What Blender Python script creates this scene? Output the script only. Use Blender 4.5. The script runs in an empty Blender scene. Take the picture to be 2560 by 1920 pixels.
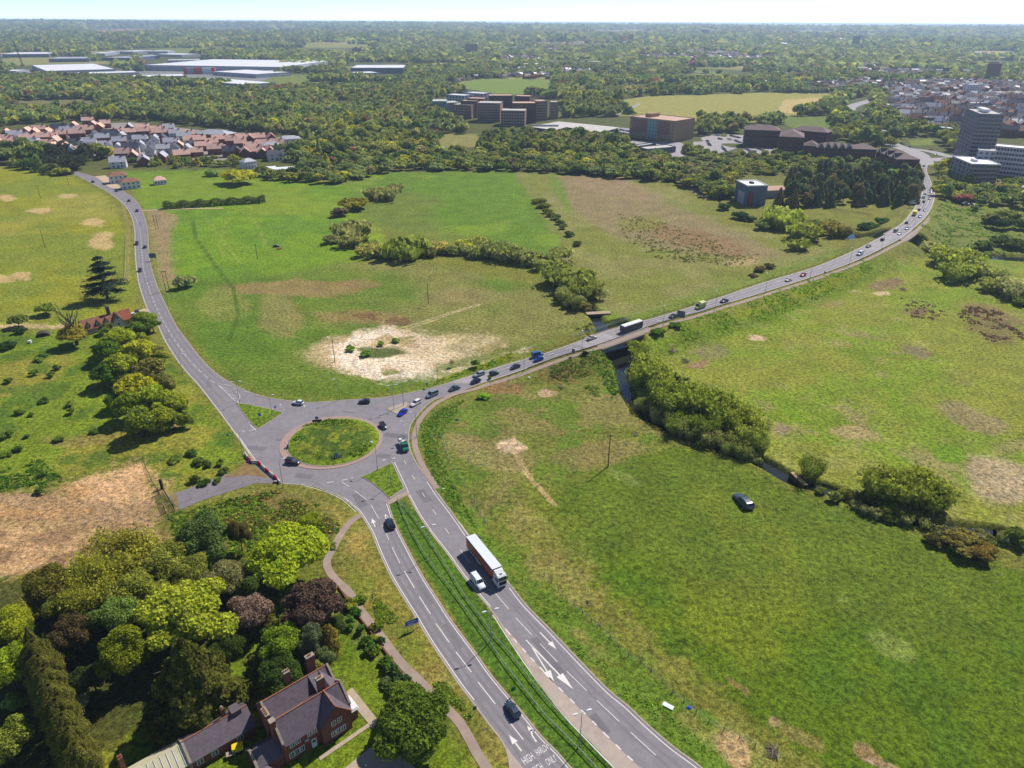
import bpy, math, random
import numpy as np
from mathutils import Vector, Matrix
from mathutils.geometry import tessellate_polygon
R = math.radians
rng = np.random.RandomState(7)
random.seed(11)
S = bpy.context.scene
COL = S.collection

# ------------------------------------------------------------ camera
CAM_H = 118.0; PITCH = R(27.0); FPX = 1777.0; ROLL = 0.0047
c_, s_ = math.cos(PITCH), math.sin(PITCH)
FWD = np.array([0, c_, -s_]); UP0 = np.array([0, s_, c_]); RT0 = np.array([1.0, 0, 0])
cr, sr = math.cos(ROLL), math.sin(ROLL)
RT = cr*RT0 + sr*UP0; UP = -sr*RT0 + cr*UP0
cam_d = bpy.data.cameras.new('camera'); cam = bpy.data.objects.new('camera', cam_d); COL.objects.link(cam)
M = Matrix(((RT[0], UP[0], -FWD[0], 0), (RT[1], UP[1], -FWD[1], 0), (RT[2], UP[2], -FWD[2], CAM_H), (0, 0, 0, 1)))
cam.matrix_world = M
cam_d.sensor_fit = 'HORIZONTAL'; cam_d.sensor_width = 36.0; cam_d.lens = 36.0*FPX/2560.0
cam_d.clip_start = 1.0; cam_d.clip_end = 60000.0
S.camera = cam
S.render.resolution_x = 1024; S.render.resolution_y = 768

# ------------------------------------------------------------ world and sun
SUN_EL = R(47.0); SUN_AZ = math.atan2(0.64, 0.77)      # azimuth clockwise from +Y
world = bpy.data.worlds.new("World"); S.world = world; world.use_nodes = True
wn = world.node_tree; bg = wn.nodes['Background']
sky = wn.nodes.new('ShaderNodeTexSky'); sky.sky_type = 'NISHITA'; sky.sun_disc = False
sky.sun_elevation = SUN_EL; sky.sun_rotation = SUN_AZ
sky.air_density = 0.4; sky.dust_density = 0.0; sky.ozone_density = 1.2
wn.links.new(sky.outputs[0], bg.inputs[0]); bg.inputs[1].default_value = 0.13
sl = bpy.data.lights.new('sun', 'SUN'); sl.energy = 4.7; sl.angle = R(0.53); sl.color = (1.0, 0.955, 0.88)
so = bpy.data.objects.new('sun', sl); COL.objects.link(so)
sd = Vector((math.sin(SUN_AZ)*math.cos(SUN_EL), math.cos(SUN_AZ)*math.cos(SUN_EL), math.sin(SUN_EL)))
so.rotation_euler = sd.to_track_quat('Z', 'Y').to_euler(); so.location = (0, 0, 300)
S.view_settings.view_transform = 'Standard'; S.view_settings.look = 'None'
S.view_settings.exposure = 0.34; S.view_settings.gamma = 1.0

# ------------------------------------------------------------ picture <-> place
def P(px, py, z=0.0):
    d = (px-1280.0)*RT + (960.0-py)*UP + FPX*FWD
    t = (z-CAM_H)/min(d[2], -1e-3)
    return np.array([d[0]*t, d[1]*t, z])
def proj(x, y, z):
    x = np.asarray(x, float); y = np.asarray(y, float); z = np.asarray(z, float)-CAM_H
    f = x*FWD[0]+y*FWD[1]+z*FWD[2]; f = np.where(f < 1, 1, f)
    return 1280+FPX*(x*RT[0]+y*RT[1]+z*RT[2])/f, 960-FPX*(x*UP[0]+y*UP[1]+z*UP[2])/f
def scale_at(px, py, z=0.0):          # metres per picture pixel at that place
    p = P(px, py, z); f = p[0]*FWD[0]+p[1]*FWD[1]+(p[2]-CAM_H)*FWD[2]
    return f/FPX

def srgb(r, g, b, k=0.85):
    f = lambda v: (v/255/12.92 if v/255 <= .04045 else ((v/255+.055)/1.055)**2.4)
    return np.array([f(r)*k, f(g)*k, f(b)*k])

def smooth(a, b, x):
    t = np.clip((x-a)/(b-a), 0, 1); return t*t*(3-2*t)
def vnoise(x, y, seed=0):
    xi = np.floor(x).astype(np.int64); yi = np.floor(y).astype(np.int64)
    fx = x-xi; fy = y-yi; fx = fx*fx*(3-2*fx); fy = fy*fy*(3-2*fy)
    def h(i, j):
        n = (i*374761393 + j*668265263 + seed*1442695041) & 0x7fffffff
        n = ((n ^ (n >> 13))*1274126177) & 0x7fffffff
        n = ((n ^ (n >> 15))*2246822519) & 0x7fffffff
        return ((n ^ (n >> 16)) & 0xffff)/65535.0
    return (h(xi, yi)*(1-fx)+h(xi+1, yi)*fx)*(1-fy)+(h(xi, yi+1)*(1-fx)+h(xi+1, yi+1)*fx)*fy
def fbm(x, y, sc, seed=0, o=3):
    v = 0; a = 1; t = 0
    for k in range(o):
        v = v+a*vnoise(np.asarray(x)/sc*2**k+13.7*k, np.asarray(y)/sc*2**k-7.1*k, seed+k); t += a; a *= .5
    return v/t
def inpoly(x, y, poly):
    ins = np.zeros(np.shape(x), bool); n = len(poly)
    for i in range(n):
        x1, y1 = poly[i][:2]; x2, y2 = poly[(i+1) % n][:2]
        if y1 == y2: continue
        c = ((y1 > y) != (y2 > y)) & (x < (x2-x1)*(y-y1)/(y2-y1)+x1)
        ins ^= c
    return ins
def segdist(x, y, pts, zs=None):
    best = np.full(np.shape(x), 1e9); bz = np.zeros(np.shape(x))
    for i in range(len(pts)-1):
        ax, ay = pts[i][:2]; bx, by = pts[i+1][:2]
        dx, dy = bx-ax, by-ay; L = dx*dx+dy*dy+1e-9
        t = np.clip(((x-ax)*dx+(y-ay)*dy)/L, 0, 1)
        d = np.hypot(x-ax-t*dx, y-ay-t*dy); m = d < best
        best = np.where(m, d, best)
        if zs is not None: bz = np.where(m, zs[i]*(1-t)+zs[i+1]*t, bz)
    return (best, bz) if zs is not None else best
def crom(pts, n=6):
    pts = [np.asarray(p, float) for p in pts]; out = []
    for i in range(len(pts)-1):
        p0 = pts[max(i-1, 0)]; p1 = pts[i]; p2 = pts[i+1]; p3 = pts[min(i+2, len(pts)-1)]
        for k in range(n):
            t = k/n
            out.append(.5*((2*p1)+(-p0+p2)*t+(2*p0-5*p1+4*p2-p3)*t*t+(-p0+3*p1-3*p2+p3)*t**3))
    out.append(pts[-1]); return out

# ------------------------------------------------------------ tagging
def tag(o, label=None, cat=None, group=None, kind=None):
    if label: o['label'] = label
    if cat: o['category'] = cat
    if group: o['group'] = group
    if kind: o['kind'] = kind
    return o
def empty(name, loc, rz=0, label=None, cat=None, group=None):
    o = bpy.data.objects.new(name, None); COL.objects.link(o)
    o.location = loc; o.rotation_euler = (0, 0, rz); o.empty_display_size = .1
    return tag(o, label, cat, group)
KIDS = {}
def adopt(o, parent):
    if parent is not None:
        o.parent = parent; KIDS.setdefault(parent.name, []).append(o)
    return o
def copy_tree(o, parent=None):
    c = o.copy(); COL.objects.link(c)
    if parent is not None: adopt(c, parent)
    for ch in list(KIDS.get(o.name, [])): copy_tree(ch, c)
    return c
def recolor(root, rgb, names=None):
    for ch in KIDS.get(root.name, []):
        if names is None or ch.name.split('.')[0] in names: ch.color = (*rgb, 1)

# ------------------------------------------------------------ materials
MATS = {}
def principled(name, rgb=(.5, .5, .5), rough=.7, metal=0.0, var=0.0, vscale=1.0, bump=0.0, bscale=5.0, objcol=False, spec=.3, var2=None):
    if name in MATS: return MATS[name]
    m = bpy.data.materials.new(name); m.use_nodes = True; nt = m.node_tree; b = nt.nodes['Principled BSDF']
    b.inputs['Roughness'].default_value = rough; b.inputs['Metallic'].default_value = metal
    b.inputs['Specular IOR Level'].default_value = spec
    src = None
    if objcol:
        oi = nt.nodes.new('ShaderNodeObjectInfo'); src = oi.outputs['Color']
    if var > 0:
        g = nt.nodes.new('ShaderNodeNewGeometry')
        n = nt.nodes.new('ShaderNodeTexNoise'); n.inputs['Scale'].default_value = vscale; n.inputs['Detail'].default_value = 5
        n.inputs['Roughness'].default_value = .65
        nt.links.new(g.outputs['Position'], n.inputs['Vector'])
        mr = nt.nodes.new('ShaderNodeMapRange'); mr.inputs['From Min'].default_value = .3; mr.inputs['From Max'].default_value = .7
        mr.inputs['To Min'].default_value = 1-var; mr.inputs['To Max'].default_value = 1+var
        nt.links.new(n.outputs['Fac'], mr.inputs['Value'])
        mx = nt.nodes.new('ShaderNodeMix'); mx.data_type = 'RGBA'; mx.blend_type = 'MULTIPLY'; mx.inputs[0].default_value = 1
        if src is not None: nt.links.new(src, mx.inputs[6])
        else: mx.inputs[6].default_value = (*rgb, 1)
        nt.links.new(mr.outputs[0], mx.inputs[7]); src = mx.outputs[2]
    if src is not None: nt.links.new(src, b.inputs['Base Color'])
    else: b.inputs['Base Color'].default_value = (*rgb, 1)
    if bump > 0:
        g = nt.nodes.new('ShaderNodeNewGeometry')
        n = nt.nodes.new('ShaderNodeTexNoise'); n.inputs['Scale'].default_value = bscale; n.inputs['Detail'].default_value = 4
        nt.links.new(g.outputs['Position'], n.inputs['Vector'])
        bp = nt.nodes.new('ShaderNodeBump'); bp.inputs['Strength'].default_value = bump; bp.inputs['Distance'].default_value = .1
        nt.links.new(n.outputs['Fac'], bp.inputs['Height']); nt.links.new(bp.outputs[0], b.inputs['Normal'])
    MATS[name] = m; return m

def leaf_material(name, attr):
    m = bpy.data.materials.new(name); m.use_nodes = True; nt = m.node_tree; nt.nodes.clear()
    out = nt.nodes.new('ShaderNodeOutputMaterial'); d = nt.nodes.new('ShaderNodeBsdfDiffuse'); t = nt.nodes.new('ShaderNodeBsdfTranslucent')
    mix = nt.nodes.new('ShaderNodeMixShader'); mix.inputs[0].default_value = .42
    if attr:
        a = nt.nodes.new('ShaderNodeAttribute'); a.attribute_name = 'tint'; src = a.outputs['Color']
    else:
        a = nt.nodes.new('ShaderNodeObjectInfo'); src = a.outputs['Color']
    g = nt.nodes.new('ShaderNodeNewGeometry')
    mr = nt.nodes.new('ShaderNodeMapRange'); mr.inputs['To Min'].default_value = 1.1; mr.inputs['To Max'].default_value = 2.45
    nt.links.new(g.outputs['Random Per Island'], mr.inputs['Value'])
    n = nt.nodes.new('ShaderNodeTexNoise'); n.inputs['Scale'].default_value = .55; n.inputs['Detail'].default_value = 2
    nt.links.new(g.outputs['Position'], n.inputs['Vector'])
    mr2 = nt.nodes.new('ShaderNodeMapRange'); mr2.inputs['From Min'].default_value = .35; mr2.inputs['From Max'].default_value = .65
    mr2.inputs['To Min'].default_value = .8; mr2.inputs['To Max'].default_value = 1.2
    nt.links.new(n.outputs['Fac'], mr2.inputs['Value'])
    mu = nt.nodes.new('ShaderNodeMath'); mu.operation = 'MULTIPLY'; nt.links.new(mr.outputs[0], mu.inputs[0]); nt.links.new(mr2.outputs[0], mu.inputs[1])
    mx = nt.nodes.new('ShaderNodeMix'); mx.data_type = 'RGBA'; mx.blend_type = 'MULTIPLY'; mx.inputs[0].default_value = 1
    nt.links.new(src, mx.inputs[6]); nt.links.new(mu.outputs[0], mx.inputs[7])
    nt.links.new(mx.outputs[2], d.inputs['Color']); nt.links.new(mx.outputs[2], t.inputs['Color'])
    nt.links.new(d.outputs[0], mix.inputs[1]); nt.links.new(t.outputs[0], mix.inputs[2]); nt.links.new(mix.outputs[0], out.inputs[0])
    return m
LEAF = leaf_material('leaf', False); LEAFA = leaf_material('leaf_mixed', True)

def ground_material():
    m = bpy.data.materials.new('meadow'); m.use_nodes = True; nt = m.node_tree; b = nt.nodes['Principled BSDF']
    b.inputs['Roughness'].default_value = .95; b.inputs['Specular IOR Level'].default_value = .1
    a = nt.nodes.new('ShaderNodeAttribute'); a.attribute_name = 'tint'
    g = nt.nodes.new('ShaderNodeNewGeometry'); L = nt.links.new
    src = a.outputs['Color']
    def noise(scale, lo, hi, det=4, rough=.6, flo=.3, fhi=.7):
        n = nt.nodes.new('ShaderNodeTexNoise'); n.inputs['Scale'].default_value = scale; n.inputs['Detail'].default_value = det
        n.inputs['Roughness'].default_value = rough; L(g.outputs['Position'], n.inputs['Vector'])
        mr = nt.nodes.new('ShaderNodeMapRange'); mr.inputs['From Min'].default_value = flo; mr.inputs['From Max'].default_value = fhi
        mr.inputs['To Min'].default_value = lo; mr.inputs['To Max'].default_value = hi; L(n.outputs['Fac'], mr.inputs['Value'])
        return n, mr.outputs[0]
    def mul(src, fac):
        mx = nt.nodes.new('ShaderNodeMix'); mx.data_type = 'RGBA'; mx.blend_type = 'MULTIPLY'; mx.inputs[0].default_value = 1
        L(src, mx.inputs[6]); L(fac, mx.inputs[7]); return mx.outputs[2]
    n1, f1 = noise(.8, .5, 1.5, 6, .8, .40, .60)
    n2, f2 = noise(.09, .82, 1.2, 4, .6)
    n4, f4 = noise(2.6, .72, 1.28, 3, .7, .4, .6)
    src = mul(mul(mul(src, f1), f2), f4)
    # hue drift between greener and yellower tufts
    n3, f3 = noise(.35, 0, 1, 4, .7, .38, .62)
    mx = nt.nodes.new('ShaderNodeMix'); mx.data_type = 'RGBA'; mx.blend_type = 'MULTIPLY'; L(f3, mx.inputs[0])
    L(src, mx.inputs[6]); mx.inputs[7].default_value = (1.14, 1.04, .92, 1); src = mx.outputs[2]
    L(src, b.inputs['Base Color'])
    bp = nt.nodes.new('ShaderNodeBump'); bp.inputs['Strength'].default_value = .75; bp.inputs['Distance'].default_value = .5
    L(n1.outputs['Fac'], bp.inputs['Height']); L(bp.outputs[0], b.inputs['Normal'])
    return m
GROUND = ground_material()

# ------------------------------------------------------------ mesh building
def npmesh(name, V, F, mats, tint=None, smooth_=False):
    me = bpy.data.meshes.new(name); V = np.asarray(V, np.float32); F = np.asarray(F, np.int32)
    k = F.shape[1]; me.vertices.add(len(V)); me.vertices.foreach_set('co', V.ravel())
    me.loops.add(F.size); me.loops.foreach_set('vertex_index', F.ravel())
    me.polygons.add(len(F)); me.polygons.foreach_set('loop_start', np.arange(0, F.size, k, dtype=np.int32))
    if smooth_: me.polygons.foreach_set('use_smooth', np.ones(len(F), bool))
    for m in mats: me.materials.append(m)
    if tint is not None:
        at = me.color_attributes.new('tint', 'FLOAT_COLOR', 'POINT')
        cc = np.ones((len(V), 4), np.float32); cc[:, :3] = tint; at.data.foreach_set('color', cc.ravel())
    me.update(calc_edges=True); return me
def link(name, me, parent=None, loc=None):
    o = bpy.data.objects.new(name, me); COL.objects.link(o)
    if loc is not None: o.location = loc
    return adopt(o, parent)

class MB:
    def __init__(s): s.v = []; s.f = []
    def add(s, vs, fs):
        b = len(s.v); s.v += [tuple(map(float, p)) for p in vs]; s.f += [tuple(i+b for i in f) for f in fs]; return s
    def box(s, x0, x1, y0, y1, z0, z1):
        return s.add([(x0, y0, z0), (x1, y0, z0), (x1, y1, z0), (x0, y1, z0), (x0, y0, z1), (x1, y0, z1), (x1, y1, z1), (x0, y1, z1)],
                     [(0, 3, 2, 1), (4, 5, 6, 7), (0, 1, 5, 4), (1, 2, 6, 5), (2, 3, 7, 6), (3, 0, 4, 7)])
    def taper(s, x0, x1, y0, y1, z0, z1, ix, iy, ox=0):
        return s.add([(x0, y0, z0), (x1, y0, z0), (x1, y1, z0), (x0, y1, z0), (x0+ix+ox, y0+iy, z1), (x1-ix+ox, y0+iy, z1), (x1-ix+ox, y1-iy, z1), (x0+ix+ox, y1-iy, z1)],
                     [(0, 3, 2, 1), (4, 5, 6, 7), (0, 1, 5, 4), (1, 2, 6, 5), (2, 3, 7, 6), (3, 0, 4, 7)])
    def prism(s, pts, z0, z1):
        n = len(pts); z0 = [z0]*n if np.isscalar(z0) else z0
        tr = tessellate_polygon([[Vector((p[0], p[1], 0)) for p in pts]])
        vs = [(p[0], p[1], z) for p, z in zip(pts, z0)]+[(p[0], p[1], z1) for p in pts]
        a = sum(pts[i][0]*pts[(i+1) % n][1]-pts[(i+1) % n][0]*pts[i][1] for i in range(n))
        fs = []
        for t in tr:
            q = [pts[i] for i in t]; ar = (q[1][0]-q[0][0])*(q[2][1]-q[0][1])-(q[2][0]-q[0][0])*(q[1][1]-q[0][1])
            if ar < 0: t = t[::-1]
            fs.append(tuple(i+n for i in t)); fs.append(tuple(t[::-1]))
        for i in range(n):
            j = (i+1) % n; fs.append((i, j, j+n, i+n) if a > 0 else (j, i, i+n, j+n))
        return s.add(vs, fs)
    def tube(s, p0, p1, r0, r1=None, n=6, cap=True):
        r1 = r0 if r1 is None else r1; p0 = Vector(p0); p1 = Vector(p1); d = (p1-p0)
        q = d.to_track_quat('Z', 'Y'); vs = []
        for p, r in ((p0, r0), (p1, r1)):
            for k in range(n):
                a = 2*math.pi*k/n; vs.append(p+q @ Vector((math.cos(a)*r, math.sin(a)*r, 0)))
        fs = [(k, (k+1) % n, (k+1) % n+n, k+n) for k in range(n)]
        if cap: fs += [tuple(range(n))[::-1], tuple(range(n, 2*n))]
        return s.add(vs, fs)
    def loft(s, rings, cap=True):
        n = len(rings[0]); b = len(s.v); s.v += [tuple(map(float, p)) for r in rings for p in r]
        for i in range(len(rings)-1):
            for k in range(n):
                a = b+i*n+k; c = b+i*n+(k+1) % n; s.f.append((a, c, c+n, a+n))
        if cap:
            s.f.append(tuple(b+k for k in range(n))[::-1]); s.f.append(tuple(b+(len(rings)-1)*n+k for k in range(n)))
        return s
    def build(s, name, mat, parent=None, smooth_=False, bevel=0, loc=None):
        me = bpy.data.meshes.new(name); me.from_pydata(s.v, [], s.f); me.materials.append(mat)
        if smooth_:
            for p in me.polygons: p.use_smooth = True
        me.update(); o = link(name, me, parent, loc)
        if bevel:
            b = o.modifiers.new('bevel', 'BEVEL'); b.width = bevel; b.segments = 2; b.limit_method = 'ANGLE'
        return o

def sheet(name, polys_world, mat, kind='structure', parent=None):
    """flat polygons (each a list of (x,y,z)) as one sheet"""
    vs = []; fs = []
    for poly in polys_world:
        b = len(vs); tr = tessellate_polygon([[Vector((p[0], p[1], 0)) for p in poly]])
        vs += [tuple(map(float, p)) for p in poly]
        for t in tr:
            q = [poly[i] for i in t]; ar = (q[1][0]-q[0][0])*(q[2][1]-q[0][1])-(q[2][0]-q[0][0])*(q[1][1]-q[0][1])
            if ar < 0: t = t[::-1]
            fs.append(tuple(i+b for i in t))
    me = bpy.data.meshes.new(name); me.from_pydata(vs, [], fs); me.materials.append(mat); me.update()
    o = link(name, me, parent)
    if kind: o['kind'] = kind
    return o
def ribbon_pts(c, w0, w1):
    """offset polyline c (list xyz) to both sides: left offset w0, right offset w1 (metres, signed along left normal)"""
    c = [np.asarray(p, float) for p in c]; A = []; B = []
    for i in range(len(c)):
        d = c[min(i+1, len(c)-1)]-c[max(i-1, 0)]; d = d[:2]/(np.hypot(d[0], d[1])+1e-9); nrm = np.array([-d[1], d[0], 0])
        A.append(c[i]+nrm*w0); B.append(c[i]+nrm*w1)
    return A, B
class Strips:
    def __init__(s): s.v = []; s.f = []
    def add(s, A, B):
        b = len(s.v); n = len(A)
        for a, c in zip(A, B): s.v += [tuple(a), tuple(c)]
        for i in range(n-1): s.f.append((b+2*i, b+2*i+1, b+2*i+3, b+2*i+2))
    def poly(s, pts):
        b = len(s.v); s.v += [tuple(p) for p in pts]
        for t in tessellate_polygon([[Vector((p[0], p[1], 0)) for p in pts]]): s.f.append(tuple(i+b for i in t))
    def build(s, name, mat, kind='structure'):
        f2 = []
        for f in s.f:
            q = [s.v[i] for i in f]; ar = (q[1][0]-q[0][0])*(q[2][1]-q[0][1])-(q[2][0]-q[0][0])*(q[1][1]-q[0][1])
            f2.append(f if ar > 0 else f[::-1])
        me = bpy.data.meshes.new(name); me.from_pydata(s.v, [], f2); me.materials.append(mat); me.update()
        o = link(name, me); o['kind'] = kind; return o
def lift(pts, dz): return [np.array([p[0], p[1], p[2]+dz]) for p in pts]
def resample(pts, step):
    pts = [np.asarray(p, float) for p in pts]; out = [pts[0]]; acc = 0
    for a, b in zip(pts[:-1], pts[1:]):
        L = np.hypot(*(b-a)[:2]); n = max(1, int(round(L/step)))
        for k in range(1, n+1): out.append(a+(b-a)*k/n)
    return out

# ------------------------------------------------------------ road layout (traced once, laid on the ground)
CAUSE = [(1068,972,1155,977,0),(1117,958,1198,960,0),(1200,932,1240,947,.4),(1280,907,1300,927,1.2),(1367,882,1390,894,2.6),(1471,845,1490,863,4.2),
 (1558,817,1580,831,4.8),(1636,795,1656,805,5),(1714,772,1732,785,4.8),(1801,743,1822,757,4.3),(1920,703,1934,723,4),(2036,668,2055,684,4),(2123,632,2145,650,4.5),
 (2180,604,2205,621,5),(2224,580,2256,593,5),(2256,557,2288,567,4.5),(2280,528,2315,541,4),(2297,500,2332,512,3),(2305,480,2337,484,2.2),(2302,453,2327,453,1),
 (2301,426,2317,426,.3),(2298,404,2322,404,0)]
cz_t = crom([P(a, b, z) for a, b, c, d, z in CAUSE], 5); cz_b = crom([P(c, d, z) for a, b, c, d, z in CAUSE], 5)
cz_c = [(a+b)/2 for a, b in zip(cz_t, cz_b)]
cz_z = [p[2] for p in cz_c]
E1 = [(60,404),(128,421),(165,431),(197,441),(232,460),(269,480),(307,509),(327,538),(336,575),(337,625),(340,665),(347,711),(362,758),(373,781),(391,807),(411,850),(440,897),(469,934),
 (495,962),(547,1029),(588,1085),(622,1134),(645,1165),(670,1187),(701,1207),(753,1212),(790,1218),(819,1229),(857,1246),(892,1275),(906,1293),(929,1332),(947,1377),(976,1440),
 (1007,1492),(1036,1538),(1074,1602),(1109,1654),(1146,1709),(1180,1753),(1222,1810),(1250,1846),(1268,1880),(1276,1925),(1282,1990),(1290,2060)]
E2 = [(1560,2060),(1500,1990),(1428,1920),(1396,1883),(1355,1842),(1318,1796),(1280,1750),(1227,1686),(1190,1634),(1132,1556),(1094,1498),(1057,1440),(1019,1371),(987,1307),(970,1256)]
E3 = [(1019,1235),(1045,1284),(1080,1336),(1115,1380),(1158,1440),(1190,1480),(1222,1518),(1248,1553),(1280,1608),(1309,1648),(1338,1692),(1367,1732),(1425,1802),(1483,1860),(1540,1920),(1600,1985),(1660,2060)]
E4 = [(1890,2060),(1820,1985),(1755,1920),(1685,1868),(1621,1813),(1569,1764),(1526,1729),(1477,1680),(1430,1631),(1375,1573),(1315,1512),(1280,1467),(1169,1337),(1132,1284),(1097,1238),(1074,1203),(1057,1180),
 (1045,1163),(1029,1134),(1022,1105),(1023,1076),(1031,1055),(1054,1027),(1080,1003),(1109,992),(1155,977),(1198,960)]
E5 = [(1117,958),(1068,972),(987,989),(929,996),(848,1001),(776,1006),(709,1000),(640,986),(582,960),(538,931),(503,897),(469,853),(440,813),(411,755),(391,709),(376,659),(372,619),(369,575),(359,535),
 (341,503),(312,480),(262,450),(205,433),(140,416),(70,399)]
def w(edge, n=4, z=0.0): return crom([P(x, y, z) for x, y in edge], n)
wE1, wE2, wE3, wE4, wE5 = w(E1), w(E2), w(E3), w(E4), w(E5)
ASPH = wE1+wE2+wE3+wE4+wE5
ASPH2 = [(p[0], p[1]) for p in ASPH]
RIV1 = [(1474,770),(1490,800),(1518,840),(1545,880),(1555,925),(1563,975),(1600,1035),(1665,1075),(1745,1112),(1820,1135),(1885,1155),(1935,1180),(1985,1208),(2060,1228),(2150,1262),(2260,1300),(2360,1325),(2480,1336),(2520,1348),(2620,1385)]
RIV2 = [(2060,560),(2110,585),(2170,605),(2240,612),(2300,622),(2345,634),(2420,640),(2520,648),(2640,655)]
wR1 = crom([P(x, y, -1.2) for x, y in RIV1], 4); wR2 = crom([P(x, y, -1.2) for x, y in RIV2], 4)
BR1 = P(1545, 862, 0)[:2]; BR2 = P(2235, 600, 0)[:2]

SIDELINE = [P(a, b)[:2] for a, b in [(432,1258),(480,1240),(560,1210),(620,1190),(660,1195)]]
SIDELINE = [(q[0], q[1]) for q in SIDELINE]
PATHLINES = [[P(a, b)[:2] for a, b in l] for l in (
 [(903,1288),(857,1328),(822,1392),(817,1410),(842,1452),(880,1490),(944,1580),(1001,1655),(1056,1710),(1103,1760),(1150,1808),(1192,1882),(1250,1990)],
 [(1240,952),(1140,985),(1076,1020),(1042,1068),(1040,1125),(1066,1180),(1092,1222)],[(369,775),(326,790)],[(355,526),(560,521)],
 [(860,1745),(960,1860)],[(990,1900),(900,1940)],[(820,1900),(900,1840)],[(700,1870),(860,1770)],[(480,1900),(640,1800)])]
def terrain(x, y, fine=False):
    x = np.asarray(x, float); y = np.asarray(y, float); r = np.hypot(x, y)
    z = np.zeros(x.shape)
    far = smooth(2200, 6000, r)
    a = np.arctan2(x, y)
    ridge = 26*fbm(x, y, 2600, 5, 4)+22*vnoise(r/1900.0+a*1.2, a*3.0, 9)
    z = z+far*(ridge-6)+smooth(5000, 15000, r)*(16+26*vnoise(a*6, r/4000., 3))
    if fine is not False:
        dr = np.minimum(segdist(x, y, ASPH2[::3]+[ASPH2[0]]), segdist(x, y, SIDELINE))
        for q_ in PATHLINES: dr = np.minimum(dr, segdist(x, y, q_))
        ok = smooth(5, 14, dr)*smooth(1500, 900, r)
        z = z+ok*(.7*(fbm(x, y, 40, 2, 3)-.5))
        tf = smooth(420, 180, r)*smooth(5.0, 8.0, dr)*smooth(40, 80, np.hypot(x+42, y-90))
        z = z+tf*.34*np.clip(fbm(x, y, 1.7, 21, 3)-.42, 0, 1)*2*(.35+fbm(x, y, 12, 4, 2))
    d, zz = segdist(x, y, cz_c, cz_z)
    L = zz-np.clip(d-11.0, 0, 100)*.46
    L = np.where(d < 6.2, zz-.22, np.where(d < 7.0, zz-.22+(d-6.2)/.8*.2, L-.02))
    z = np.where((zz > .05) & (d < 40), np.maximum(L, z), z)
    z = np.where((d < 6.5) & (zz <= .05), np.minimum(z, -.2), z)
    d1 = segdist(x, y, wR1); d2 = segdist(x, y, wR2)
    w1 = 1.4+6.0*np.exp(-((x-BR1[0])**2+(y-BR1[1])**2)/14.0**2)
    w2 = 5.5+6.0*np.exp(-((x-BR2[0])**2+(y-BR2[1])**2)/16.0**2)
    z = np.minimum(z, -2.1+np.clip(d1-w1, 0, 99)*1.1)
    z = np.minimum(z, -2.1+np.clip(d2-w2, 0, 99)*1.1)
    return z
def T(x, y): return float(terrain(np.array([x]), np.array([y]))[0])
def G(px, py, lift_=0.0):
    """ground point seen at a picture position"""
    z = 0.0
    for _ in range(7):
        p = P(px, py, z); z = .5*z+.5*max(T(p[0], p[1]), -1.5)
    p = P(px, py, z); p[2] += lift_
    return p
def onroad(px, py):
    z = 0.0
    for _ in range(6):
        p = P(px, py, z); d, zz = segdist(np.array([p[0]]), np.array([p[1]]), cz_c, cz_z)
        z = float(zz[0]) if d[0] < 12 else 0.0
    return P(px, py, z+.03)
# ------------------------------------------------------------ the ground
def build_ground():
    az = np.arange(-54, 54.001, .15)*math.pi/180
    rr = [26.0]
    while rr[-1] < 640: rr.append(rr[-1]*1.0028)
    while rr[-1] < 1700: rr.append(rr[-1]*1.006)
    while rr[-1] < 17000: rr.append(rr[-1]*1.02)
    rr = np.array(rr); A, Rr = np.meshgrid(az, rr); X = (Rr*np.sin(A)).ravel(); Y = (Rr*np.cos(A)).ravel()
    Z = terrain(X, Y, True)
    ins = inpoly(X, Y, ASPH2)
    Z = np.where(ins, np.minimum(Z, -.16), Z)
    px, py = proj(X, Y, Z)
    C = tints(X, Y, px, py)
    nr, na = len(rr), len(az); i = np.arange((nr-1)*(na-1)); r0 = i//(na-1); a0 = i % (na-1); b = r0*na+a0
    F = np.stack([b, b+na, b+na+1, b+1], 1)
    V = np.stack([X, Y, Z], 1)
    # the patch right under the camera
    n0 = len(V); V = np.vstack([V, [[0, 0, 0]]]); C = np.vstack([C, C[:1]])
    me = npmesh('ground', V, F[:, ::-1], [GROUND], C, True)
    o = link('ground', me); o['kind'] = 'structure'
    return o

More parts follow.
